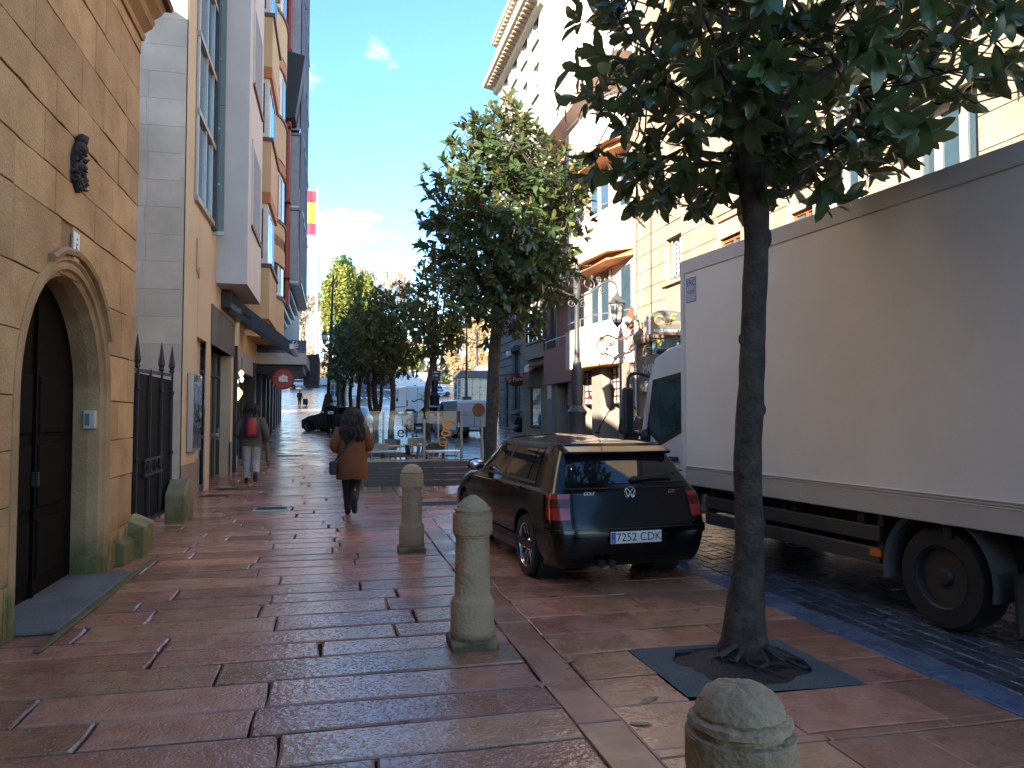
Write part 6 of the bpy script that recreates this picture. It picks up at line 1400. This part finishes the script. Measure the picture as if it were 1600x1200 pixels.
org = mat('orange_print', (.75, .30, .02), .5); blk = mat('black_print', (.02, .02, .02), .5)
def scx(px): return xat(px, TY)-tx0
def scz(py): return atY(700, py, TY).z-g
text('era', .34, blk, scr, (scx(637), -.008, scz(675)), (1, 0, 0), (0, 0, 1), 'glass_lettering', .0008)
text('g', .5, org, scr, (scx(697), -.008, scz(662)), (1, 0, 0), (0, 0, 1), 'orange_letter', .001)
MB().tube([(scx(692)+.085*math.cos(a), -.008, scz(690)+.085*math.sin(a)) for a in np.linspace(0, 6.283, 20)], .013, 5, cap=False).build('orange_ring', org, scr)
sid = thing('side_screen', 'low glass side screen along the terrace edge by the pavement', 'windbreak', (tx0, 16, g))
for k in range(3):
    MB().box((-.02, k*2.6, .0), (.02, k*2.6+.04, 1.3)).build('post', stl, sid); MB().box((-.004, k*2.6+.06, .55), (.004, k*2.6+2.55, 1.3)).build('glass_pane', M['clear'], sid)
    for j in range(4): MB().box((-.02, k*2.6+.05, .05+j*.125), (.02, k*2.6+2.58, .168+j*.125)).build('slat', slm, sid)
bk = thing('back_screen', 'steel and glass screen at the far end of the terrace', 'windbreak', (tx0, 24, ground(24)))
for x in (0, .9, 1.8, 2.6): MB().box((x-.03, -.03, 0), (x+.03, .03, 1.5)).build('post', stl, bk)
for x in (.03, .93, 1.83): MB().box((x, -.004, .2), (x+.84 if x < 1.8 else x+.74, .004, 1.4)).build('glass_pane', M['clear'], bk)
MB().box((0, -.03, .1), (2.6, .03, .25)).build('rail', slm, bk)
M['tabletop'] = mat('pale_tabletop', (.42, .43, .44), .25, .06); beige = mat('beige_chair', (.36, .27, .17), .5, .1)
def table(label, x, y, m):
    t = thing('cafe_table', label, 'table', (x, y, ground(y)), 0, 'terrace tables')
    MB().box((-.38, -.38, .72), (.38, .38, .75)).build('table_top', m, t, bevel=.006); MB().tube([(0, 0, .02), (0, 0, .72)], .03, 8).build('pedestal', stl, t)
    for a in (0, math.pi/2): MB().bar((-.3*math.cos(a), -.3*math.sin(a), .02), (.3*math.cos(a), .3*math.sin(a), .02), .05, .03).build('foot', stl, t)
def chair(label, x, y, rz, m):
    t = thing('cafe_chair', label, 'chair', (x, y, ground(y)), rz, 'terrace chairs')
    MB().box((-.2, -.2, .43), (.2, .2, .46)).build('seat', m, t, bevel=.01)
    for sx in (-1, 1):
        MB().tube([(sx*.2, .22, 0), (sx*.18, .18, .44)], .013, 6).build('leg', stl, t); MB().tube([(sx*.21, -.25, 0), (sx*.19, -.19, .45), (sx*.19, -.25, .86)], .013, 6).build('leg', stl, t)
    b = MB(); b.loft([[(x_, -.235-.03*(1-(x_/.2)**2)+dy, z) for x_, dy in [(-.2, 0), (-.1, 0), (0, 0), (.1, 0), (.2, 0), (.2, .015), (.1, .015), (0, .015), (-.1, .015), (-.2, .015)]] for z in (.64, .75, .86)]); b.build('backrest', m, t)
dkc = mat('dark_chair', (.05, .04, .032), .5)
table('white topped table right behind the slatted screen', 2.35, 16.7, mat('white_table', (.62, .66, .70), .2)); table('grey table at the left front of the terrace', 1.05, 16.8, M['tabletop'])
table('table in the middle of the terrace', 1.5, 18.9, mat('wood_table', (.36, .22, .10), .4)); table('rear table at the right of the terrace', 2.5, 19.6, M['tabletop'])
for i, (x, y, a, m) in enumerate([(1.6, 16.9, 90, beige), (1.85, 17.1, -80, dkc), (1.05, 17.6, 180, beige), (2.35, 17.5, 185, dkc), (1.95, 18.8, 95, beige), (1.1, 19.0, -90, beige), (1.5, 19.7, 180, dkc), (2.5, 18.8, 10, beige), (2.9, 19.6, 90, dkc), (2.1, 20.3, 170, beige)]):
    chair(['beige chair between the two front terrace tables', 'dark backed chair left of the white topped table', 'beige chair behind the grey front table', 'dark chair behind the white topped table', 'beige chair right of the middle terrace table', 'beige chair left of the middle terrace table', 'dark chair behind the middle terrace table', 'beige chair in front of the rear right table', 'dark chair right of the rear right table', 'beige chair at the back of the terrace'][i], x, y, R(a), m)
# ================================================================== FAR STREET FURNITURE
t = thing('tapered_pole', 'tall black tapering pole on a bulky base left of the tree row', 'pole', put(512, 60))
MB().prism([(-.62, 0), (.5, 0), (.32, 1.9), (-.2, 1.9)], lambda u, v, w: (u, w, v), -.45, .45).build('base', M['black'], t, bevel=.05)
MB().tube([(.06, 0, 1.8), (.32, 0, 11.0)], [.17, .07], 8).build('shaft', M['black'], t, smooth=True)
t = thing('black_pole', 'slim black pole with a squat base beyond the glass kiosk side', 'pole', put(729, 72))
MB().prism([(-.55, 0), (.55, 0), (.4, 1.5), (-.4, 1.5)], lambda u, v, w: (u, w, v), -.4, .4).build('base', M['black'], t, bevel=.05); MB().tube([(0, 0, 1.4), (0, 0, 8.5)], [.15, .07], 8).build('shaft', M['black'], t)
t = post_lamp('black_lamp_post', 'black lamp post with a small blue sign beside the parked vans', put(679, 46), 6.8, (), M['black'], False)
MB().box((-.32, -.3, 2.9), (.3, -.26, 3.5)).build('sign_plate', mat('sign_navy', (.02, .04, .12), .4), t); MB().bar((-.18, -.31, 3.2), (.15, -.31, 3.2), .07, .01, (0, 1, 0)).build('arrow', M['white'], t); MB().box((-.22, -.31, 3.36), (.2, -.305, 3.42)).build('sign_stripe', M['white'], t)
post_lamp('park_lamp', 'distant black lamp post with two lanterns over the glass kiosk', put(745, 95), 8.6, (1, -1), M['black'], False)
post_lamp('park_lamp', 'distant lamp post with a lantern left of the tree row', put(535, 88), 9.0, (1, -1), M['black'], False)
t = thing('flagpole', 'tall white flagpole with a red and yellow flag', 'flagpole', put(493, 141))
D = 141; z0 = ground(141); zt = HC+(650-298)/FPX*D-z0
MB().tube([(0, 0, 0), (0, 0, zt*.5), (0, 0, zt)], [.36, .28, .16], 12).build('pole', mat('pole_grey', (.33, .34, .36), .5), t, smooth=True); MB().ell((0, 0, zt), (.2, .2, .2)).build('ball', M['chrome'], t, smooth=True)
MB().box((-2.2, -2, -.1), (2.2, 2, 1.2)).build('plinth', mat('plinth_pale', (.45, .45, .45), .7), t, bevel=.1)
fz1, fz0 = HC+(650-306)/FPX*D-z0, HC+(650-374)/FPX*D-z0; fw = 19/FPX*D
for k, (a, c, m) in enumerate([(0, .27, (.55, .02, .05)), (.27, .73, (.75, .55, .03)), (.73, 1, (.5, .02, .05))]):
    b = MB(); nx = 10
    for i in range(nx+1):
        f = i/nx
        for q in (a, c): b.v.append((-.25-f*fw, .35*math.sin(f*7+q*2)*f, fz1-(fz1-fz0)*q-f*.1*math.sin(f*3)))
    b.f += [(2*i, 2*i+2, 2*i+3, 2*i+1) for i in range(nx)]; b.build('flag_stripe', mat('flag_cloth', m, .8, .06), t, smooth=True, fix=False)
def kiosk(label, px, Y, W_, H, roofm, dome):
    t = thing('kiosk', label, 'kiosk', put(px, Y)); fm = mat('kiosk_frame', (.35, .40, .42), .4)
    MB().box((-W_/2, -1.4, 0), (W_/2, 1.4, .5)).build('base', fm, t); gl = MB().box((-W_/2+.05, -1.35, .5), (W_/2-.05, 1.35, H)).build('glazing', M['bglass'], t); n = max(3, int(W_/.8))
    for i in range(n+1): x = -W_/2+W_*i/n; MB().box((x-.06, -1.42, 0), (x+.06, -1.34, H)).build('frame_post', fm, gl)
    for z in (1.2, 2.0, H-.2): MB().box((-W_/2, -1.42, z), (W_/2, -1.35, z+.08)).build('frame_rail', fm, gl)
    MB().prism([(-W_/2-.25, 0), (W_/2+.25, 0), (W_/2-.4, .9), (-W_/2+.4, .9)], lambda u, v, w: (u, w, H+v), -1.7, 1.7).build('roof', roofm, t, bevel=.04)
    if dome: MB().ell((W_*.2, -.6, H+.55), (W_*.28, 1.1, .95), 18, 8).build('dome', mat('dome_glass', (.35, .45, .52), .25), t, smooth=True)
kiosk('glazed kiosk with a pale dome before the corner building', 741, 88, 4.4, 3.1, mat('kiosk_roof', (.08, .07, .075), .6), True)
kiosk('small dark roofed kiosk beside the tall tapering pole', 527, 98, 2.2, 3.0, mat('kiosk_green', (.03, .05, .045), .6), False)
t = thing('signboard', 'white curved signboard beyond the tree trunks', 'signboard', put(556, 112)); MB().prism([(-.6, 0), (.7, 0), (.5, 1.2), (-.1, 2.6), (-.6, 2.9)], lambda u, v, w: (u, w, v), -.1, .1).build('panel', M['white'], t); MB().lathe([(.3, 0), (.3, .03)], 16, m=Matrix.Translation((-.5, -.12, 1.9)) @ Matrix.Rotation(math.pi/2, 4, 'X')).build('red_disc', M['red'], t)
# ================================================================== PEOPLE (local frame: facing +Y)
def ring(c, rx, ry, n=16, ax=None):
    return [(c[0]+rx*math.cos(2*math.pi*i/n), c[1]+ry*math.sin(2*math.pi*i/n), c[2]) for i in range(n)]
skin = mat('skin', (.36, .20, .13), .5, .08); hairm = mat('dark_hair', (.014, .008, .005), .75, .4, 30, bump=.5)
def person(name, label, loc, rz, H, J, group=None):
    """J: joint positions for a 1.7 m figure; the body is one skinned mesh"""
    t = thing(name, label, 'person', loc, rz, group); k = H/1.7; t.scale = (k, k, k)
    bm = bmesh.new(); sl = bm.verts.layers.skin.verify(); V = {}
    def v(nm, p, r): q = bm.verts.new(p); q[sl].radius = (r, r); V[nm] = q; return q
    P = dict(pel=(0, 0, .93), wst=(0, 0, 1.08), chs=(0, .0, 1.27), nck=(0, .0, 1.44), hd1=(0, .02, 1.53), hd2=(0, .025, 1.62), nose=(0, .115, 1.56), hip0=(-.09, 0, .88), hip1=(.09, 0, .88), sh0=(-.18, 0, 1.38), sh1=(.18, 0, 1.38)); P.update(J)
    rad = dict(pel=.13, wst=.115, chs=.125, nck=.055, hd1=.075, hd2=.085, nose=.012)
    for q in ('pel', 'wst', 'chs', 'nck', 'hd1', 'hd2', 'nose'): v(q, P[q], rad[q])
    V['pel'][sl].use_root = True
    for a, c in (('pel', 'wst'), ('wst', 'chs'), ('chs', 'nck'), ('nck', 'hd1'), ('hd1', 'hd2'), ('hd1', 'nose')): bm.edges.new((V[a], V[c]))
    for s in '01':
        for nm, r in (('hip', .095), ('kn', .06), ('an', .04), ('to', .035), ('sh', .06), ('el', .045), ('wr', .03), ('pm', .032)): v(nm+s, P[nm+s], r)
        for a, c in (('pel', 'hip'+s), ('hip'+s, 'kn'+s), ('kn'+s, 'an'+s), ('an'+s, 'to'+s), ('chs', 'sh'+s), ('sh'+s, 'el'+s), ('el'+s, 'wr'+s), ('wr'+s, 'pm'+s)): bm.edges.new((V[a], V[c]))
        d = (Vector(P['pm'+s])-Vector(P['wr'+s])).normalized(); sd = d.cross(Vector((0, .3, 1))).normalized(); up = sd.cross(d)
        for i in range(4):
            o = Vector(P['pm'+s])+sd*(-.027+.018*i); l = (.06, .075, .07, .055)[i]; a = v('f%d%s' % (i, s), o+d*l*.5, .0085); c = v('g%d%s' % (i, s), o+d*l-up*.02, .0075); bm.edges.new((V['pm'+s], a)); bm.edges.new((a, c))
        a = v('th'+s, Vector(P['wr'+s])+d*.04-sd*.045, .010); c = v('ti'+s, Vector(P['wr'+s])+d*.075-sd*.055, .009); bm.edges.new((V['wr'+s], a)); bm.edges.new((a, c))
    me = bpy.data.meshes.new('body'); bm.to_mesh(me); bm.free(); me.materials.append(skin)
    o = bpy.data.objects.new('body', me); COL.objects.link(o); o.parent = t; o.modifiers.new('skin', 'SKIN').use_smooth_shade = True; q = o.modifiers.new('sub', 'SUBSURF'); q.levels = 1; q.render_levels = 1
    for s in (-1, 1):
        MB().ell((s*.033, .098, 1.59), (.014, .010, .008), 8, 5).build('eye', M['white'], t, smooth=True); MB().ell((s*.078, .01, 1.57), (.015, .025, .035), 8, 6).build('ear', skin, t, smooth=True)
    MB().ell((0, .10, 1.515), (.025, .01, .008), 8, 5).build('mouth', mat('lips', (.25, .09, .07), .5), t, smooth=True)
    return t, P
def limbs(t, P, names, rs, m, nm, n=10):
    pts = [Vector(P[q]) for q in names]; MB().tube(catmull([tuple(p) for p in pts], 5), np.interp(np.linspace(0, 1, 5*(len(pts)-1)+1), np.linspace(0, 1, len(rs)), rs), n).build(nm, m, t, smooth=True)
def shoes(t, P, m):
    for s in '01':
        a, b = Vector(P['an'+s]), Vector(P['to'+s]); d = (b-a).normalized(); h = a-d*.07; rings = []
        ax = Vector((1, 0, 0)); up = ax.cross(d).normalized()
        for f, w, hh in ((0, .028, .03), (.08, .04, .045), (.35, .042, .05), (.7, .048, .035), (.95, .035, .025), (1, .015, .012)):
            c = h.lerp(b+d*.04, f)-up*(.0); rings.append([c+ax*w*math.cos(q)+up*hh*math.sin(q) for q in np.linspace(0, 2*math.pi, 10, endpoint=False)])
        MB().loft(rings).build('shoe', m, t, smooth=True)
def hair(t, c, r, n, m, seed, curl=.045, down=0):
    rng = np.random.RandomState(seed); b = MB().ell(c, r, 16, 10)
    b.v = [(x*1+rng.normal()*.008, y+rng.normal()*.008, z+rng.normal()*.008) for x, y, z in b.v]; hb = b.build('hair', m, t, smooth=True)
    for i in range(n):
        d = rng.normal(size=3); d[1] = -abs(d[1])*.8 if d[2] < .5 else d[1]; d /= np.linalg.norm(d); p = np.array(c)+np.array(r)*d*.95; L_ = rng.uniform(.08, .2)
        pts = [p+np.array((0, 0, .02)), p+np.array((d[0]*.03, d[1]*.03-.01, -L_*.5)), p+np.array((d[0]*.02+rng.uniform(-.02, .02), d[1]*.02, -L_))]
        MB().tube(catmull(pts, 3), [.012, .022, .024, .026, .022, .014, .004], 6).build('curl', m, hb, smooth=True)
# -- coated pedestrian
brown = mat('rust_brown_wool', (.17, .058, .020), .9, .12, 9, bump=.2, bscale=200); blkc = mat('black_cloth', (.008, .008, .009), .8, .2)
q = G(549, 806)
J = dict(kn0=(-.07, .10, .50), an0=(-.05, .04, .09), to0=(-.05, .17, .03), kn1=(.06, .02, .47), an1=(.03, -.26, .26), to1=(.03, -.30, .11), el0=(-.28, -.02, 1.10), wr0=(-.16, .20, 1.02), pm0=(-.11, .25, 1.03), el1=(.28, -.02, 1.10), wr1=(.18, .20, 1.05), pm1=(.12, .25, 1.06))
t, P = person('person', 'person with long dark hair walking away in a rust brown coat with black bag', (q.x, q.y, q.z), R(2), 1.68, J)
limbs(t, P, ('hip0', 'kn0', 'an0'), (.105, .075, .055), blkc, 'trouser_leg'); limbs(t, P, ('hip1', 'kn1', 'an1'), (.105, .08, .055), blkc, 'trouser_leg'); shoes(t, P, blkc)
rg = [ring((0, 0, .585), .245, .17), ring((0, 0, .60), .25, .175), ring((0, -.005, .75), .245, .175), ring((0, -.01, .93), .232, .168), ring((0, -.01, 1.1), .218, .155), ring((0, -.01, 1.25), .222, .145), ring((0, -.0, 1.36), .205, .12), ring((0, 0, 1.42), .13, .09), ring((0, 0, 1.46), .075, .07)]
rn = np.random.RandomState(4); rg = [[(x*(1+.03*math.sin(5*math.atan2(y, x)+i*.6)*(i < 6)), y*(1+.03*math.sin(4*math.atan2(y, x)+i)), z+.008*math.sin(3*math.atan2(y, x)) if i < 2 else z) for x, y, z in r] for i, r in enumerate(rg)]
ct = MB().loft(rg).build('coat', brown, t, smooth=True)
for s in '01': limbs(t, P, ('sh'+s, 'el'+s, 'wr'+s), (.082, .078, .07, .062, .06), brown, 'sleeve')
hair(t, (0, -.02, 1.56), (.150, .14, .15), 90, hairm, 5)
hair(t, (0, -.08, 1.40), (.165, .09, .16), 90, hairm, 6)
bg_ = MB().prism([(-.16, 0), (.12, 0), (.14, .20), (-.12, .22)], lambda u, v, w: (-.30+w, u-.02, .66+v), -.05, .06).build('handbag', mat('black_leather', (.008, .008, .009), .6), t, bevel=.03)
MB().tube(catmull([(-.27, -.08, .86), (-.18, -.165, 1.0), (0, -.17, 1.2), (.13, -.13, 1.38), (.14, -.02, 1.44)], 5), .014, 5).build('bag_strap', M['plastic'], t, smooth=True)
# -- walker with the red backpack
taupe = mat('taupe_jacket', (.105, .078, .062), .85, .15, 8); pale = mat('pale_trousers', (.42, .39, .35), .85, .08)
q = G(392, 754)
J = dict(kn0=(-.09, .08, .49), an0=(-.09, .02, .09), to0=(-.10, .15, .03), kn1=(.09, .06, .47), an1=(.10, -.22, .20), to1=(.10, -.26, .07), el0=(-.30, -.03, 1.10), wr0=(-.25, .17, 1.0), pm0=(-.22, .23, 1.0), el1=(.30, -.04, 1.08), wr1=(.28, .08, .90), pm1=(.28, .12, .85))
t, P = person('person', 'walker in pale trousers and taupe jacket with a red backpack and umbrella', (q.x, q.y, q.z), R(4), 1.74, J)
for s in '01': limbs(t, P, ('hip'+s, 'kn'+s, 'an'+s), (.115, .09, .072), pale, 'trouser_leg')
shoes(t, P, mat('dark_shoe', (.02, .012, .012), .5))
MB().loft([ring((0, 0, .80), .235, .165), ring((0, 0, .95), .23, .165), ring((0, 0, 1.12), .22, .155), ring((0, 0, 1.28), .235, .15), ring((0, 0, 1.38), .215, .125), ring((0, -.02, 1.45), .13, .10), ring((0, -.01, 1.50), .10, .10)]).build('jacket', taupe, t, smooth=True)
for s in '01': limbs(t, P, ('sh'+s, 'el'+s, 'wr'+s), (.09, .085, .075, .068, .06), taupe, 'sleeve')
MB().ell((0, -.09, 1.46), (.14, .08, .07)).build('hood', taupe, t, smooth=True)
hair(t, (0, .0, 1.62), (.145, .14, .10), 60, hairm, 8)
bp = MB().loft([ring((0, -.22, .98), .12, .05), ring((0, -.23, 1.0), .155, .085), ring((0, -.24, 1.15), .16, .10), ring((0, -.235, 1.3), .15, .09), ring((0, -.22, 1.41), .12, .06), ring((0, -.21, 1.43), .06, .03)]).build('backpack', mat('navy_nylon', (.02, .022, .045), .6), t, smooth=True)
MB().loft([ring((.01, -.30, 1.02), .08, .02), ring((.01, -.325, 1.06), .10, .04), ring((.01, -.335, 1.2), .10, .045), ring((.01, -.32, 1.33), .095, .04), ring((.01, -.28, 1.41), .07, .03)]).build('red_pocket', mat('red_nylon', (.42, .02, .022), .5), bp, smooth=True)
for s in (-1, 1): MB().tube(catmull([(s*.12, -.17, 1.40), (s*.14, .0, 1.47), (s*.14, .14, 1.3), (s*.16, .05, 1.05), (s*.14, -.16, 1.02)], 4), .018, 5).build('shoulder_strap', M['plastic'], bp, smooth=True)
um = thing('umbrella', 'folded brown umbrella carried by the backpack walker', 'umbrella', (q.x+.30, q.y+.10, q.z+.88), 0)
MB().tube(catmull([(.0, .10, .12), (.01, .0, .02), (.04, -.1, -.14), (.09, -.36, -.5), (.1, -.4, -.56)], 4), [.012]*4+[.02, .035, .045, .05, .048, .045, .04, .035, .028, .022, .016, .008, .006], 8).build('canopy', mat('umbrella_brown', (.10, .065, .04), .6), um, smooth=True)
# -- generic figures
def dressed(name, label, loc, rz, H, J, top, leg, shoe, hm, tl=.82, coat=False, capm=None, group=None):
    t, P = person(name, label, loc, rz, H, J, group)
    for s in '01': limbs(t, P, ('hip'+s, 'kn'+s, 'an'+s), (.105, .08, .06), leg, 'trouser_leg'); limbs(t, P, ('sh'+s, 'el'+s, 'wr'+s), (.085, .075, .065, .06, .05), top, 'sleeve')
    shoes(t, P, shoe)
    MB().loft([ring((0, 0, tl), .21, .15), ring((0, 0, (tl+1.1)/2), .21, .15), ring((0, 0, 1.12), .20, .145), ring((0, 0, 1.28), .225, .145), ring((0, 0, 1.38), .20, .115), ring((0, 0, 1.44), .10, .08), ring((0, 0, 1.47), .075, .075)]).build('jacket', top, t, smooth=True)
    MB().ell((0, -.005, 1.615), (.10, .115, .10), 14, 8).build('hair', hm, t, smooth=True)
    return t, P
SJ = dict(kn0=(-.10, .04, .49), an0=(-.11, -.02, .09), to0=(-.12, .12, .03), kn1=(.10, .06, .49), an1=(.11, .02, .09), to1=(.13, .16, .03), el0=(-.26, -.02, 1.10), wr0=(-.08, .24, 1.08), pm0=(-.02, .29, 1.09), el1=(.26, -.02, 1.10), wr1=(.08, .24, 1.05), pm1=(.02, .30, 1.06))
q = G(517, 680)
t, P = dressed('person', 'person in black with white papers walking towards the viewer by the grey car', (q.x, q.y, q.z), R(178), 1.78, SJ, blkc, blkc, blkc, hairm, .78)
sc = math.cos(R(178))
pp = thing('papers', 'white papers held by the person in black', 'paper', (q.x-.02, q.y-.32, q.z+1.12)); MB().box((-.14, -.01, -.06), (.14, .01, .10)).build('sheet', M['white'], pp)
p = (xat(988, 17.6), 17.6, ground(17.6))
t, P = dressed('person', 'person in a dark jacket standing behind the lorry mirror', p, R(170), 1.76, SJ, mat('dark_navy', (.012, .013, .02), .8), blkc, blkc, hairm, .75)
MB().prism([(-.05, 0), (.05, 0), (0, -.12)], lambda u, v, w: (u, w, 1.42+v), .11, .13).build('shirt_collar', mat('shirt_blue', (.35, .42, .55), .7), t)
fd = thing('folder', 'pale card held by the person behind the lorry mirror', 'paper', (p[0]-.0, p[1]-.36, p[2]+1.06)); MB().box((.05, -.01, -.1), (.2, .01, .06), Matrix.Rotation(.4, 4, 'Y')).build('card', M['white'], fd)
q = G(468, 634)
WJ = dict(kn0=(-.08, .14, .50), an0=(-.08, .16, .09), to0=(-.08, .3, .04), kn1=(.08, .0, .48), an1=(.08, -.22, .12), to1=(.08, -.12, .03), el0=(-.24, .0, 1.10), wr0=(-.22, .15, .95), pm0=(-.21, .2, .93), el1=(.25, -.06, 1.1), wr1=(.28, -.14, .87), pm1=(.29, -.18, .82))
t, P = dressed('person', 'distant person in a long dark coat pulling a trolley', (q.x, q.y, q.z), R(5), 1.66, WJ, blkc, blkc, blkc, blkc, .6)
tr = thing('shopping_trolley', 'small dark shopping trolley behind the distant person', 'trolley', (q.x+.62, q.y-.35, q.z)); MB().box((-.25, -.15, .12), (.25, .15, .75)).build('bag', blkc, tr, bevel=.05); MB().tube([(-.2, 0, .7), (-.35, .1, .95)], .015, 5).build('handle', M['alu'], tr)
for s in (-1, 1): MB().lathe([(.09, -.02), (.09, .02)], 14, m=Matrix.Translation((.1, s*.17, .09)) @ Matrix.Rotation(math.pi/2, 4, 'X')).build('wheel', M['rubber'], tr)
# kneeling figure by the wall
q = G(813, 675)
KJ = dict(pel=(0, -.12, .34), wst=(0, -.08, .50), chs=(0, .02, .68), nck=(0, .09, .84), hd1=(0, .15, .91), hd2=(0, .17, .99), nose=(0, .25, .93), hip0=(-.09, -.1, .32), hip1=(.09, -.1, .32), kn0=(-.12, .32, .09), an0=(-.1, -.14, .07), to0=(-.1, -.26, .04), kn1=(.12, .32, .09), an1=(.1, -.14, .07), to1=(.1, -.26, .04), sh0=(-.18, .06, .78), sh1=(.18, .06, .78), el0=(-.24, .16, .52), wr0=(-.1, .36, .5), pm0=(-.06, .42, .51), el1=(.24, .16, .52), wr1=(.1, .36, .5), pm1=(.06, .42, .51))
t = thing('person', 'person in dark clothes kneeling on the pavement by the rusticated wall', 'person', (q.x, q.y, q.z), R(100))
bm = bmesh.new(); sl = bm.verts.layers.skin.verify(); V = {}
for nm, r in (('pel', .15), ('wst', .14), ('chs', .15), ('nck', .06), ('hd1', .08), ('hd2', .09), ('nose', .014), *[(a+s, r_) for s in '01' for a, r_ in (('hip', .10), ('kn', .075), ('an', .045), ('to', .04), ('sh', .08), ('el', .06), ('wr', .04), ('pm', .035))]):
    z = bm.verts.new(KJ[nm]); z[sl].radius = (r, r); V[nm] = z
V['pel'][sl].use_root = True
for a, c in [('pel', 'wst'), ('wst', 'chs'), ('chs', 'nck'), ('nck', 'hd1'), ('hd1', 'hd2'), ('hd1', 'nose')]+[(a+(s if a not in ('pel', 'chs') else ''), c+s) for s in '01' for a, c in (('pel', 'hip'), ('hip', 'kn'), ('kn', 'an'), ('an', 'to'), ('chs', 'sh'), ('sh', 'el'), ('el', 'wr'), ('wr', 'pm'))]: bm.edges.new((V[a], V[c]))
me = bpy.data.meshes.new('body'); bm.to_mesh(me); bm.free(); me.materials.append(skin)
o = bpy.data.objects.new('body', me); COL.objects.link(o); o.parent = t; o.modifiers.new('skin', 'SKIN').use_smooth_shade = True; o.modifiers.new('sub', 'SUBSURF').levels = 1
for s in '01':
    limbs(t, KJ, ('hip'+s, 'kn'+s), (.13, .10), blkc, 'trouser_leg'); limbs(t, KJ, ('kn'+s, 'an'+s), (.09, .06), blkc, 'trouser_shin'); limbs(t, KJ, ('sh'+s, 'el'+s, 'wr'+s), (.11, .09, .06), blkc, 'sleeve')
shoes(t, KJ, blkc)
MB().loft([ring((0, -.14, .24), .22, .2), ring((0, -.1, .45), .23, .2), ring((0, .0, .66), .24, .17), ring((0, .06, .8), .20, .13), ring((0, .09, .88), .09, .08)]).build('jacket', blkc, t, smooth=True)
MB().ell((0, .15, .99), (.11, .12, .10)).build('hair', hairm, t, smooth=True)
